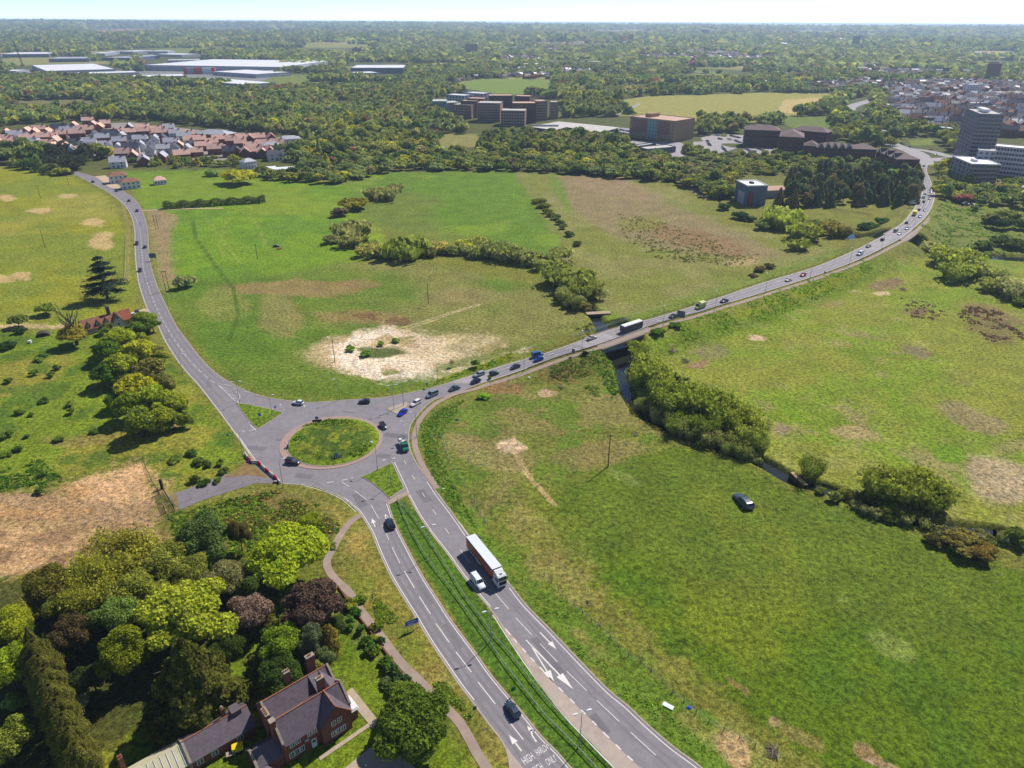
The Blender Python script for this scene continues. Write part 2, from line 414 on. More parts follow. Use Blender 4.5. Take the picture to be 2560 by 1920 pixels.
def GR(r, g, b, k=.85):
    c = srgb(r, g, b, k); return c*np.array([1.10, .87, .96]) if g > r*1.05 else c*np.array([1., .95, 1.])
def tints(X, Y, px, py):
    r = np.hypot(X, Y)
    k = np.clip(1500/r, 1.2, 9)                                  # picture pixels per metre, roughly
    wx = (fbm(X, Y, 14, 31, 3)-.5)*26*k*.7+(fbm(X, Y, 3.5, 33, 2)-.5)*8*k*.7
    wy = ((fbm(X, Y, 14, 41, 3)-.5)*26*k*.7+(fbm(X, Y, 3.5, 43, 2)-.5)*8*k*.7)*.5
    qx = px+wx*.55; qy = py+wy*.55
    C = np.tile(GR(112, 128, 52), (len(X), 1))
    fx = (fbm(X, Y, 2.2, 131, 2)-.5)*k*9; fy = (fbm(X, Y, 2.2, 141, 2)-.5)*k*5
    bx = (fbm(X, Y, 24, 151, 3)-.5)*k*26; by = (fbm(X, Y, 24, 161, 3)-.5)*k*11
    Q = [(px+wx*.55, py+wy*.55), (px+bx*.6+fx, py+by*.6+fy), (px-bx*.5+fx*1.5, py-by*.5-fy), (px+fx*2, py+fy*2)]
    n1 = fbm(X, Y, 30, 51, 4); n2 = fbm(X, Y, 9, 61, 3); n3 = fbm(X, Y, 75, 71, 3)
    def mixc(w_, col): 
        nonlocal C
        C = C+(np.asarray(col)-C)*np.clip(w_, 0, 1)[:, None]
    def el(cx, cy, rx, ry, rgb, st=1.0, rot=0):
        a = math.radians(rot); dx = qx-cx; dy = qy-cy
        u = (dx*math.cos(a)+dy*math.sin(a))/rx; v = (-dx*math.sin(a)+dy*math.cos(a))/ry
        mixc(smooth(1.25, .75, np.hypot(u, v))*st, GR(*rgb))
    def pl(poly, rgb, st=1.0, mod=None, raw=False):
        m = inpoly(px, py, poly).astype(float)*st if raw else sum(inpoly(a_, b_, poly).astype(float) for a_, b_ in Q)*(.25*st)
        if mod is not None: m = m*mod
        mixc(m, GR(*rgb))
    OUT = 9000
    # far land
    mixc(smooth(480, 400, py), GR(82, 98, 48)); mixc(smooth(300, 200, py)*.6, GR(74, 90, 46))
    cl_ = fbm(X, Y, 260, 77, 3); fc = smooth(.56, .58, cl_)*smooth(1450, 1550, r); v_ = vnoise(X/420., Y/420., 19)
    mixc(fc*smooth(.3, .5, v_), GR(132, 146, 78)); mixc(fc*smooth(.62, .7, v_), GR(168, 158, 116)); mixc(fc*smooth(.3, .2, v_), GR(108, 134, 62))
    # upper left field
    LF = [(-OUT, 400), (120, 418), (200, 450), (270, 492), (325, 590), (338, 720), (330, 800), (0, 820), (-OUT, 900)]
    pl(LF, (128, 146, 40)); pl(LF, (108, 138, 48), .7, smooth(.46, .6, n1)); pl(LF, (150, 148, 66), .65, smooth(.54, .68, n3))
    for e in [(10,494,26,8),(100,525,34,7),(168,489,26,6),(235,555,26,8),(258,605,30,22),(50,695,22,10),(0,700,30,12)]: el(*e, (196, 172, 122), .75)
    # middle left bright field
    MF = [(300, 430), (560, 425), (880, 465), (985, 640), (700, 700), (585, 690), (560, 930), (500, 870), (400, 720), (378, 560), (345, 490)]
    pl(MF, (104, 148, 34)); pl(MF, (88, 136, 40), .6, smooth(.45, .6, n1)); pl(MF, (128, 156, 46), .5, smooth(.55, .66, n3))
    pl([(560, 425), (300, 440), (350, 500), (660, 490), (700, 460)], (110, 146, 38), .8)
    pl([(365, 524), (400, 522), (445, 540), (442, 562), (426, 580), (428, 640), (436, 700), (418, 745), (396, 690), (380, 600)], (150, 130, 98), .85)
    el(520, 806, 44, 28, (176, 148, 104), .9); el(455, 735, 40, 14, (150, 126, 84), .6)
    # central lower meadow
    CL = [(500, 700), (700, 680), (990, 640), (1340, 720), (1480, 800), (1280, 890), (1080, 960), (840, 985), (600, 960), (470, 840), (400, 740)]
    pl(CL, (98, 132, 44)); pl(CL, (84, 126, 36), .8, smooth(.44, .58, n1)); pl(CL, (140, 130, 80), .55, smooth(.54, .66, n3))
    el(740, 720, 170, 22, (146, 124, 84), .75); el(900, 712, 60, 14, (138, 118, 78), .6); el(700, 790, 60, 50, (150, 134, 88), .5, 20)
    el(1150, 740, 110, 20, (138, 128, 84), .5); el(560, 760, 60, 40, (138, 140, 72), .5)
    el(900, 790, 110, 20, (142, 116, 80), .6); el(940, 885, 170, 52, (176, 158, 118), .7); el(900, 885, 120, 46, (200, 180, 140), .6); el(1140, 872, 140, 42, (166, 154, 108), .7)
    pl([(800, 830), (1000, 810), (1130, 860), (1110, 940), (980, 960), (840, 920)], (216, 200, 168), .75, smooth(.44, .56, n2))
    pl([(810, 845), (990, 822), (1010, 832), (930, 850), (880, 865), (915, 885), (985, 895), (1060, 900), (1110, 915), (1080, 945), (960, 950), (870, 925), (830, 900), (845, 860)], (228, 218, 196), .8, smooth(.42, .54, n2))
    pl([(1090, 850), (1180, 835), (1300, 850), (1330, 880), (1240, 900), (1120, 935), (1060, 920)], (196, 184, 144), .6, smooth(.42, .56, n2)); el(1060, 900, 150, 34, (204, 190, 156), .45)
    el(957, 878, 46, 17, (78, 104, 44), .95); el(915, 875, 14, 6, (96, 120, 44), .9); el(990, 800, 36, 10, (110, 82, 58), .7); el(910, 790, 30, 10, (112, 84, 58), .7)
    el(1200, 893, 110, 10, (92, 122, 42), .7, -14)
    # far side of roundabout, verge of dark green
    pl([(560, 905), (640, 945), (860, 965), (1110, 935), (1280, 893), (1280, 907), (1068, 972), (848, 1001), (709, 1000), (582, 960)], (86, 124, 34), .8)
    # upper centre deep green field
    UF = [(880, 432), (1285, 428), (1350, 520), (1430, 640), (1300, 640), (1100, 600), (920, 560), (860, 500)]
    pl(UF, (92, 134, 38)); pl(UF, (112, 152, 40), .7, smooth(.56, .66, n1)); pl(UF, (106, 124, 60), .5, smooth(.55, .65, n3))
    el(1090, 610, 120, 30, (110, 130, 54), .6)
    # tan field right of hedge
    TF = [(1285, 430), (1440, 440), (1700, 470), (1800, 560), (2060, 600), (2100, 632), (1920, 695), (1700, 765), (1560, 800), (1490, 780), (1470, 690), (1400, 600), (1350, 520)]
    pl(TF, (128, 132, 72)); pl(TF, (110, 132, 48), .7, smooth(.48, .6, n1))
    pl([(1395, 440), (1560, 440), (1640, 500), (1800, 560), (1960, 640), (1900, 650), (1700, 630), (1530, 590), (1440, 530), (1380, 500)], (136, 124, 90), .8)
    el(1540, 470, 120, 22, (146, 130, 98), .6, 12); el(1740, 600, 130, 22, (134, 112, 76), .8, 14); el(1600, 560, 60, 20, (116, 136, 44), .6); el(1650, 660, 150, 18, (134, 132, 78), .5)
    el(1400, 480, 12, 50, (96, 138, 36), .8, -22); el(1290, 470, 10, 60, (98, 140, 36), .6, -20); el(1350, 460, 14, 40, (120, 134, 60), .6)
    pl([(1480, 760), (1560, 790), (1920, 680), (2100, 620), (2120, 632), (1920, 700), (1500, 838)], (96, 134, 34), .7)
    el(1850, 655, 40, 10, (170, 150, 106), .7)
    # right of the causeway: large meadow
    RM = [(2190, 650), (2300, 640), (OUT, 700), (OUT, 1500), (2560, 1370), (2350, 1310), (2100, 1230), (1900, 1150), (1640, 1040), (1580, 950), (1600, 850), (1920, 760)]
    pl(RM, (122, 144, 52)); pl(RM, (108, 146, 38), .8, smooth(.44, .56, n1)); pl(RM, (144, 146, 80), .55, smooth(.52, .64, n2*.5+n3*.5)); pl(RM, (146, 128, 96), .5, smooth(.56, .68, n1*.6+n2*.4))
    for e in [(2070,755,50,14,(150,136,92),.7),(2210,712,46,13,(128,108,82),.85,-10),(2200,734,20,5,(210,190,150),.8),(2140,728,14,4,(190,168,130),.7),(1888,845,22,6,(208,186,150),.9),(2290,880,44,12,(132,122,92),.8,14),
              (2300,780,26,12,(112,92,70),.8),(2480,790,80,20,(126,106,78),.7,18),(2480,830,60,26,(112,92,70),.6,20),(2440,1050,90,26,(142,128,96),.7,20),(2140,1085,60,16,(166,146,108),.7,12),(2500,1200,90,60,(172,156,124),.85,10),
              (2380,1135,60,22,(96,142,30),.85),(1990,1020,50,18,(104,146,30),.8,40),(1760,870,60,22,(130,120,92),.6,10),(1740,905,34,10,(146,118,92),.8,-8),(1960,1065,26,12,(140,126,100),.7,40),(2230,990,40,10,(96,142,24),.6,50)]:
        el(*e[:4], e[4], e[5], e[6] if len(e) > 6 else 0)
    pl([(1640, 850), (1920, 752), (2140, 665), (2210, 640), (2240, 660), (2120, 740), (1900, 820), (1680, 890)], (98, 134, 30), .75)
    pl([(1800, 800), (2140, 680), (2160, 690), (1880, 790)], (146, 156, 34), .35)
    pl([(2260, 640), (2330, 560), (2350, 480), (2460, 470), (OUT, 520), (OUT, 640), (2340, 640)], (100, 128, 50), .8); pl([(2260, 640), (2330, 560), (2350, 480), (2460, 470), (OUT, 520), (OUT, 640), (2340, 640)], (120, 134, 70), .6, smooth(.5, .6, n2))
    # between the causeway and the stream
    KU = [(1045, 1060), (1110, 1000), (1300, 935), (1400, 905), (1500, 900), (1560, 960), (1700, 1110), (1520, 1180), (1370, 1230), (1280, 1260), (1200, 1330), (1090, 1190)]
    pl(KU, (106, 126, 50)); pl(KU, (136, 126, 80), .5, smooth(.5, .62, n1)); pl(KU, (86, 128, 34), .7, smooth(.52, .62, n2))
    el(1210, 1140, 110, 36, (144, 134, 88), .6, 25); el(1280, 1116, 32, 12, (196, 176, 142), .9); el(1500, 1140, 120, 38, (136, 124, 78), .65, -5); el(1366, 982, 20, 9, (178, 156, 122), .9); el(1250, 970, 50, 14, (140, 106, 76), .7); el(1395, 935, 60, 22, (116, 92, 60), .5)
    pl([(1045, 1062), (1110, 1010), (1160, 1010), (1090, 1090), (1130, 1200), (1200, 1330), (1130, 1250), (1060, 1160)], (88, 126, 38), .8)
    # big lush field, lower right
    BF = [(1370, 1235), (1530, 1165), (1700, 1115), (1820, 1150), (1960, 1215), (2240, 1320), (2560, 1430), (OUT, 1560), (OUT, OUT), (2200, 2100), (2040, 1910), (1890, 1800), (1760, 1690), (1600, 1560), (1500, 1440), (1400, 1330), (1320, 1240)]
    pl(BF, (84, 118, 24)); pl(BF, (108, 132, 34), .6, smooth(.50, .62, n1)); pl(BF, (70, 112, 26), .55, smooth(.53, .64, n2)); pl(BF, (98, 122, 44), .4, smooth(.5, .62, n3))
    el(1555, 1200, 40, 16, (120, 150, 70), .6, 20); el(2250, 1610, 60, 26, (126, 152, 76), .5, 35); el(2110, 1500, 20, 14, (116, 146, 70), .5)
    el(1330, 1280, 80, 60, (110, 130, 46), .5, 40)
    for e in [(1940,1800,16,12,(170,146,110),.7),(2180,1870,50,18,(150,128,90),.8,25),(2220,1900,60,16,(168,146,112),.7,20),(1840,1720,30,8,(146,126,80),.6,40),(2000,1840,60,20,(150,130,86),.5,30)]: el(*e[:4], e[4], e[5], e[6] if len(e) > 6 else 0)
    # verge between right carriageway and the fence, and the dry strip beyond the fence
    pl([(1060, 1180), (1110, 1230), (1300, 1480), (1560, 1745), (1900, 1990), (1760, 1960), (1440, 1640), (1169, 1345), (1090, 1230)], (92, 132, 42), 1.0)
    pl([(1060, 1180), (1200, 1290), (1400, 1470), (1590, 1640), (1900, 1880), (1990, 1990), (1760, 1960), (1440, 1640), (1169, 1345), (1090, 1230)], (90, 130, 38), .9)
    pl([(1290, 1340), (1400, 1420), (1480, 1480), (1640, 1640), (1800, 1780), (1960, 1930), (1840, 1930), (1560, 1700), (1360, 1500), (1260, 1380)], (142, 138, 76), .6, smooth(.42, .58, n2))
    pl([(1280, 1240), (1360, 1300), (1420, 1380), (1500, 1460), (1440, 1450), (1340, 1370), (1270, 1300)], (150, 140, 86), .5, smooth(.44, .58, n2))
    el(1830, 1880, 60, 34, (178, 152, 112), .75, 40)
    # central reserve, splitter islands
    pl([(1010, 1250), (1060, 1300), (1160, 1440), (1300, 1640), (1560, 1940), (1650, 2050), (1500, 2050), (1400, 1890), (1200, 1640), (1020, 1360), (970, 1262)], (74, 118, 34), .95, raw=True)
    # left pasture with bushes
    LP = [(-OUT, 830), (180, 830), (230, 800), (340, 830), (420, 900), (470, 960), (560, 1060), (620, 1150), (560, 1180), (400, 1240), (340, 1150), (180, 1190), (-OUT, 1240)]
    pl(LP, (106, 138, 36)); pl(LP, (134, 142, 56), .7, smooth(.5, .62, n1)); pl(LP, (72, 112, 36), .7, smooth(.54, .64, n2))
    el(200, 1100, 90, 16, (136, 126, 72), .6); el(425, 1060, 30, 16, (170, 136, 100), .8)
    el(60, 815, 200, 5, (196, 176, 138), .6)
    # bare ground lower left
    pl([(-OUT, 1236), (110, 1232), (200, 1210), (300, 1250), (400, 1232), (425, 1290), (400, 1330), (260, 1330), (120, 1310), (-OUT, 1330)], (158, 134, 100), .95)
    pl([(-OUT, 1268), (150, 1268), (250, 1290), (200, 1300), (100, 1290), (-OUT, 1290)], (196, 156, 98), .6)
    pl([(-OUT, 1300), (120, 1305), (200, 1325), (420, 1310), (380, 1350), (200, 1400), (60, 1440), (-OUT, 1500)], (186, 156, 112), .95); pl([(-OUT, 1300), (120, 1305), (200, 1325), (420, 1310), (380, 1350), (200, 1400), (60, 1440), (-OUT, 1500)], (128, 104, 78), .75, smooth(.46, .56, n2))
    pl([(160, 1222), (190, 1200), (290, 1175), (352, 1150), (372, 1180), (396, 1236), (310, 1262), (200, 1250)], (200, 166, 122), .95)
    pl([(120, 1240), (180, 1205), (250, 1225), (200, 1255)], (176, 142, 84), .6)
    # scrub and slopes below the closed side road
    SC = [(400, 1300), (470, 1262), (600, 1235), (700, 1222), (860, 1262), (900, 1300), (860, 1380), (820, 1440), (760, 1480), (660, 1440), (500, 1350), (420, 1350)]
    pl(SC, (98, 116, 42)); pl(SC, (122, 104, 68), .6, smooth(.5, .6, n2)); 
    pl([(755, 1222), (860, 1262), (905, 1310), (880, 1300), (840, 1350), (820, 1290)], (146, 140, 66), .85)
    # verge left of the dual carriageway
    VG = [(905, 1300), (925, 1340), (975, 1450), (1036, 1545), (1110, 1660), (1262, 1870), (1280, 1990), (1250, 1990), (1140, 1800), (1040, 1700), (930, 1560), (840, 1450), (830, 1390), (870, 1330)]
    pl(VG, (122, 130, 54)); pl(VG, (96, 124, 40), .75, smooth(.46, .56, n2)); pl(VG, (164, 146, 92), .4, smooth(.54, .66, n1))
    pl([(870, 1340), (905, 1330), (960, 1440), (900, 1440)], (150, 136, 70), .6)
    # garden round the brick house
    GD = [(520, 1480), (700, 1440), (830, 1480), (1000, 1700), (1230, 1960), (1230, 2060), (200, 2060), (230, 1850), (420, 1600)]
    pl(GD, (84, 126, 24), .95); pl(GD, (112, 138, 34), .5, smooth(.5, .62, n1))
    pl([(200, 1960), (235, 1800), (330, 1820), (340, 1960)], (122, 134, 44), .8)
    pl([(860, 1480), (1000, 1640), (1040, 1740), (1000, 1720), (900, 1620), (840, 1540)], (104, 108, 56), .7, smooth(.4, .55, n2))
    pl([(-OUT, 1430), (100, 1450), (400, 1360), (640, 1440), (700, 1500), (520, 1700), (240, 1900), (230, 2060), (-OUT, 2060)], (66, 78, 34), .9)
    # fields beyond the woods
    ff = lambda poly, rgb, st=.95: pl(poly, rgb, st, None, True)
    ff([(20, 252), (220, 248), (260, 262), (230, 280), (40, 278)], (112, 120, 76)); ff([(1120, 212), (1200, 198), (1290, 198), (1385, 200), (1372, 238), (1240, 236)], (112, 146, 56))
    ff([(1530, 252), (1625, 240), (1720, 238), (1900, 232), (2115, 234), (2060, 262), (2000, 286), (1890, 305), (1700, 300), (1600, 290), (1520, 290)], (146, 158, 78))
    ff([(1960, 250), (2090, 240), (2060, 262), (1980, 284), (1940, 282)], (186, 168, 110), .9)
    ff([(1940, 292), (2080, 292), (2090, 320), (1980, 320)], (98, 128, 52)); ff([(1700, 186), (1800, 184), (1890, 192), (1700, 200)], (120, 140, 66))
    ff([(1090, 335), (1190, 335), (1215, 365), (1100, 372)], (130, 140, 78)); ff([(1370, 60), (1372, 61), (1373, 62)], (0, 0, 0))
    ff([(190, 78), (330, 72), (410, 76), (400, 84), (250, 86)], (176, 128, 104)); ff([(470, 73), (640, 70), (660, 78), (520, 80)], (160, 130, 108)); ff([(20, 65), (80, 63), (82, 68), (24, 70)], (220, 206, 96))
    ff([(1480, 76), (1600, 75), (1620, 84), (1500, 85)], (140, 156, 84)); ff([(1980, 76), (2090, 78), (2100, 86), (1990, 85)], (150, 164, 92)); ff([(2110, 86), (2240, 82), (2250, 90), (2130, 92)], (146, 162, 90)); ff([(640, 76), (760, 76), (780, 82), (660, 84)], (120, 138, 78))
    ff([(2240, 385), (2280, 372), (2305, 380), (2300, 390), (2250, 392)], (116, 142, 56)); ff([(2270, 352), (2330, 345), (2340, 362), (2280, 364)], (110, 136, 52))
    # wheel tracks and trodden lines (bare earth)
    def track(pts, w_, rgb, st=.8):
        d = segdist(X, Y, [P(a, b)[:2] for a, b in pts]); mixc(smooth(w_*1.3, w_*.6, d)*st, GR(*rgb))
    for off in (0, 6):
        track([(982+off*.6, 826+off), (1060+off*.4, 803+off), (1130, 780+off*.6), (1200, 760+off*.4)], .35, (206, 188, 150))
        track([(1284+off*1.4, 1130), (1300+off*1.4, 1165), (1325+off*1.4, 1200), (1348+off*1.4, 1226), (1385+off, 1265)], .4, (180, 158, 116), .7)
        track([(590+off, 520), (560+off, 560), (545+off, 610), (560+off, 650)], .4, (128, 158, 64), .6)
        track([(470+off, 530), (490+off, 600), (540+off, 670), (580+off, 720), (592+off, 790), (570+off, 850)], .5, (70, 108, 28), .8)
        track([(510+off, 545), (545+off, 590), (600+off, 660)], .4, (128, 158, 64), .6)
        track([(600+off, 520), (640+off, 560), (665+off, 620)], .4, (128, 158, 64), .6)
    track([(303, 500), (322, 560), (322, 640), (318, 700)], .7, (150, 136, 92), .7)
    track([(1330, 430), (1360, 520), (1400, 590)], .6, (92, 126, 40), .5)
    track([(1690, 1100), (1600, 1160), (1480, 1180)], .5, (150, 134, 90), .0)
    return C

WATER = bpy.data.materials.new('water'); WATER.use_nodes = True
_b = WATER.node_tree.nodes['Principled BSDF']; _b.inputs['Base Color'].default_value = (.018, .022, .016, 1); _b.inputs['Roughness'].default_value = .08
_b.inputs['Specular IOR Level'].default_value = .6
_n = WATER.node_tree.nodes.new('ShaderNodeTexNoise'); _n.inputs['Scale'].default_value = 1.5; _n.inputs['Detail'].default_value = 3
_g = WATER.node_tree.nodes.new('ShaderNodeNewGeometry'); WATER.node_tree.links.new(_g.outputs['Position'], _n.inputs['Vector'])
_p = WATER.node_tree.nodes.new('ShaderNodeBump'); _p.inputs['Strength'].default_value = .12; _p.inputs['Distance'].default_value = .1
WATER.node_tree.links.new(_n.outputs['Fac'], _p.inputs['Height']); WATER.node_tree.links.new(_p.outputs[0], _b.inputs['Normal'])

def asphalt(name, rgb, streak=True):
    m = principled(name, rgb, .9, var=.10, vscale=.12, bump=.15, bscale=14)
    nt = m.node_tree; b = nt.nodes['Principled BSDF']; src = b.inputs['Base Color'].links[0].from_socket
    g = nt.nodes.new('ShaderNodeNewGeometry'); n = nt.nodes.new('ShaderNodeTexNoise'); n.inputs['Scale'].default_value = .45; n.inputs['Detail'].default_value = 6; n.inputs['Roughness'].default_value = .7
    nt.links.new(g.outputs['Position'], n.inputs['Vector'])
    mr = nt.nodes.new('ShaderNodeMapRange'); mr.inputs['From Min'].default_value = .35; mr.inputs['From Max'].default_value = .65; mr.inputs['To Min'].default_value = .9; mr.inputs['To Max'].default_value = 1.1
    nt.links.new(n.outputs['Fac'], mr.inputs['Value'])
    mx = nt.nodes.new('ShaderNodeMix'); mx.data_type = 'RGBA'; mx.blend_type = 'MULTIPLY'; mx.inputs[0].default_value = 1
    nt.links.new(src, mx.inputs[6]); nt.links.new(mr.outputs[0], mx.inputs[7]); nt.links.new(mx.outputs[2], b.inputs['Base Color'])
    return m
M_ASPH = asphalt('asphalt', srgb(136, 130, 134))
M_ASPH2 = asphalt('asphalt_pale', srgb(160, 154, 156))
M_ASPH3 = asphalt('asphalt_old', srgb(128, 120, 124))
M_HATCH = asphalt('buff_surfacing', srgb(176, 160, 148))
M_PATH = asphalt('path_surface', srgb(160, 140, 126))
M_PAINT = principled('road_paint', srgb(226, 220, 214), .7, var=.12, vscale=2.0)
M_KERB = principled('kerb_stone', srgb(172, 158, 142), .85, var=.15, vscale=1.0)
M_BRICKPAVE = principled('brick_paving', srgb(168, 140, 130), .9, var=.15, vscale=2.5)
M_CONC = principled('concrete', srgb(150, 142, 130), .85, var=.15, vscale=.8)
M_TRACKT = principled('worn_tyre_track', srgb(127, 121, 126), .9, var=.08, vscale=.5)

def build_roads():
    s = Strips(); s.poly(ASPH); s.build('road', M_ASPH)
    s = Strips(); k = 0
    A, B = lift(cz_t, .03), lift(cz_b, .03)
    s.add(A[5:], B[5:]); s.build('causeway_road', M_ASPH2)
    # roads beyond: two arms of the far junction
    def road(pts, wd, name, mat=M_ASPH2, dz=.12):
        c = crom([G(a, b) for a, b in pts], 5); c = lift(c, dz); A, B = ribbon_pts(c, wd, -wd); s = Strips(); s.add(A, B); s.build(name, mat)
    road([(2310, 412), (2305, 398), (2292, 384), (2262, 372), (2232, 362), (2210, 346), (2196, 326), (2176, 306), (2146, 290), (2124, 276), (2130, 266), (2160, 256), (2200, 246)], 9, 'distant_road')
    road([(2312, 404), (2345, 398), (2390, 398), (2430, 402), (2560, 404)], 7, 'distant_road')
    road([(2262, 371), (2320, 378), (2360, 388), (2400, 398)], 6, 'distant_road', dz=.16)
    road([(2320, 240), (2360, 234), (2440, 232), (2520, 230), (2600, 232)], 7, 'distant_road')
    road([(1645, 394), (1700, 402), (1760, 410), (1830, 420)], 4, 'railway_line', principled('ballast', srgb(170, 150, 130), .95, var=.2, vscale=.5))
    road([(1560, 385), (1645, 394)], 4, 'railway_line', MATS['ballast'])
    road([(1390, 412), (1520, 418), (1620, 428), (1700, 442)], 4.5, 'distant_road')
    road([(1680, 448), (1712, 455), (1735, 480), (1770, 500)], 1.6, 'footpath', M_PATH)
    road([(1410, 385), (1460, 395), (1560, 372)], 5, 'distant_road')
    road([(1530, 290), (1570, 275), (1600, 258)], 3, 'distant_road')
    road([(2000, 276), (2080, 256)], 2, 'footpath', M_PATH)
    # farm track and drives on the left
    s = Strips()
    for pts, wd in (([(355, 526), (372, 526), (400, 525), (470, 522), (560, 521)], 1.1), ([(369, 775), (352, 780), (338, 786), (326, 790)], 2.6), ([(-60, 826), (40, 816), (130, 808), (190, 806)], 1.2),
                    ([(250, 440), (268, 452), (285, 466), (300, 470)], 4.0)):
        c = lift(crom([G(a, b) for a, b in pts], 5), .13); A, B = ribbon_pts(c, wd, -wd); s.add(A, B)
    s.build('farm_track', principled('track_earth', srgb(196, 172, 146), .95, var=.15, vscale=.4))
    # closed side road
    side = [(608, 1168), (579, 1182), (530, 1198), (477, 1219), (419, 1240), (451, 1274), (506, 1250), (579, 1227), (640, 1208), (690, 1209), (702, 1207), (670, 1186), (645, 1165), (622, 1140)]
    s = Strips(); s.poly([P(a, b, .06) for a, b in side]); s.build('closed_side_road', M_ASPH3)
    s = Strips()
    s.poly([P(a, b, .072) for a, b in [(606, 1162), (622, 1146), (648, 1175), (672, 1196), (640, 1190), (612, 1188), (584, 1192), (560, 1194), (590, 1176)]])
    s.poly([P(a, b, .072) for a, b in [(424, 1240), (440, 1234), (446, 1262), (440, 1268)]]); s.build('leaf_litter', principled('rusty_litter', srgb(134, 110, 68), .95, var=.3, vscale=.6))
    # footway beside the carriageway and along the causeway
    s = Strips()
    c = lift(cz_b, .035); A, B = ribbon_pts(c, -1.7, -3.9); s.add(A[6:86], B[6:86])
    fp = [(1240, 952), (1190, 972), (1140, 985), (1100, 1003), (1076, 1020), (1054, 1044), (1042, 1068), (1036, 1095), (1040, 1125), (1052, 1155), (1066, 1180), (1082, 1205), (1092, 1222)]
    c = lift(crom([P(a, b) for a, b in fp], 4), .08); A, B = ribbon_pts(c, .9, -.9); s.add(A, B)
    fp = [(903, 1288), (880, 1302), (857, 1328), (838, 1362), (822, 1392), (817, 1410), (826, 1432), (842, 1452), (858, 1466), (880, 1490), (900, 1524), (944, 1580), (1001, 1655), (1056, 1710), (1103, 1760), (1150, 1808), (1192, 1882), (1222, 1930), (1250, 1990)]
    c = lift(crom([P(a, b) for a, b in fp], 4), .09); A, B = ribbon_pts(c, .95, -.95); s.add(A, B)
    c = lift([P(968, 1259), P(990, 1247), P(1021, 1232)], .09); A, B = ribbon_pts(c, .9, -.9); s.add(A, B)
    s.build('footpath', M_PATH)
    # buff hatched strip on the nearside of the right carriageway
    hl = [(1232, 1536), (1248, 1557), (1280, 1611), (1309, 1651), (1338, 1695), (1367, 1735), (1425, 1805), (1483, 1863), (1540, 1923), (1620, 2010)]
    hr = [(1240, 1545), (1262, 1568), (1300, 1611), (1323, 1640), (1355, 1674), (1387, 1709), (1442, 1764), (1497, 1819), (1552, 1874), (1660, 1975)]
    s = Strips(); s.add(lift(w(hl), .012), lift(w(hr), .012))
    s.poly([P(a, b, .012) for a, b in [(1268, 1868), (1277, 1882), (1300, 1910), (1322, 1940), (1340, 1990), (1284, 1990), (1278, 1925)]])
    s.build('buff_strip', M_HATCH)
    # darker wheel tracks
    s = Strips()
    def off_between(Ea, Eb, ts, wd, z, n=60, r=None):
        a = resample_n(Ea, n); b = resample_n(Eb, n)
        for t in ts:
            c = [p*(1-t)+q*t for p, q in zip(a, b)]
            if r: c = c[int(r[0]*n):int(r[1]*n)]
            A, B = ribbon_pts(lift(c, z), wd, -wd); s.add(A, B)
    RL = w(E3); RR = w(E4[:13])[::-1]
    off_between(RL, w([(983, 1154), (1074, 1203)])+[] if False else RR, (.62, .76), .28, .008, 60, (.2, 1))
    lr = w(E5[8:24])[::-1]
    off_between(w(E1[2:20]), lr, (.14, .36, .62, .84), .3, .008, 90); off_between(w(E1[33:43]), w(E2[1:])[::-1], (.16, .38, .62, .84), .3, .008, 60)
    off_between(lift(cz_t[10:], .03), lift(cz_b[10:], .03), (.13, .27, .45, .56, .74, .88), .28, .008, 110)
    s.build('tyre_tracks', M_TRACKT)
    s = Strips(); rs = random.Random(31)
    spots = [(700, 1100, 1), (640, 1120, 1), (870, 1030, 1), (760, 1190, 1), (960, 1140, 1), (1060, 1480, 2), (1130, 1590, 2), (900, 1250, 2), (1210, 1470, 3), (1370, 1640, 3), (1500, 1810, 3), (1060, 1240, 3), (420, 840, 4), (365, 700, 4), (350, 560, 4), (520, 960, 4), (1000, 1090, 1)]
    for a, b, kk in spots:
        dr = {1: (1, .1), 2: (.5, .8), 3: (.62, .8), 4: (.5, .8)}[kk]; c = P(a, b, .006); q = P(a+dr[0]*20, b+dr[1]*20, .006); d = (q-c)[:2]; d = d/np.hypot(*d); n_ = np.array([-d[1], d[0]]); L, W_ = rs.uniform(1.5, 6), rs.uniform(.5, 1.3)
        s.poly([(c[0]+d[0]*u+n_[0]*v, c[1]+d[1]*u+n_[1]*v, .006) for u, v in ((-L, -W_), (L, -W_), (L, W_), (-L, W_))])
    s.build('road_repairs', asphalt('asphalt_patch', srgb(118, 113, 118)))
    # raised islands: brick apron, kerb, grass
    cc = P(829.5, 1103); Rout = 15.9
    cg = P(835, 1103); Rg = 14.1
    def disc(c, r, z, n=72, ir=None): return [(c[0]+math.cos(2*math.pi*k/n)*r, c[1]+math.sin(2*math.pi*k/n)*r, z) for k in range(n)]
    m = MB(); m.prism([p[:2] for p in disc(cc, Rout, 0)], -.1, .10); o = m.build('brick_overrun_apron', M_BRICKPAVE); o['kind'] = 'structure'
    m = MB(); m.prism([p[:2] for p in disc(cg, Rg+.25, 0)], 0, .2); o = m.build('island_kerb', M_KERB); o['kind'] = 'structure'
    vs = [(cg[0], cg[1], .95)]; fs = []
    rings = 26
    for i in range(1, rings+1):
        for k in range(72):
            a = 2*math.pi*k/72; r = Rg*i/rings; x, y = cg[0]+math.cos(a)*r, cg[1]+math.sin(a)*r
            vs.append((x, y, .22+.75*math.cos(r/Rg*math.pi/2)**.7+(.12*float(vnoise(np.array([x*1.3]), np.array([y*1.3]), 3)[0]) if i < rings else 0)))
    for k in range(72): fs.append((0, 1+k, 1+(k+1) % 72))
    for i in range(rings-1):
        for k in range(72): a = 1+i*72+k; b = 1+i*72+(k+1) % 72; fs.append((a, a+72, b+72, b))
    V = np.array(vs); Fq = []
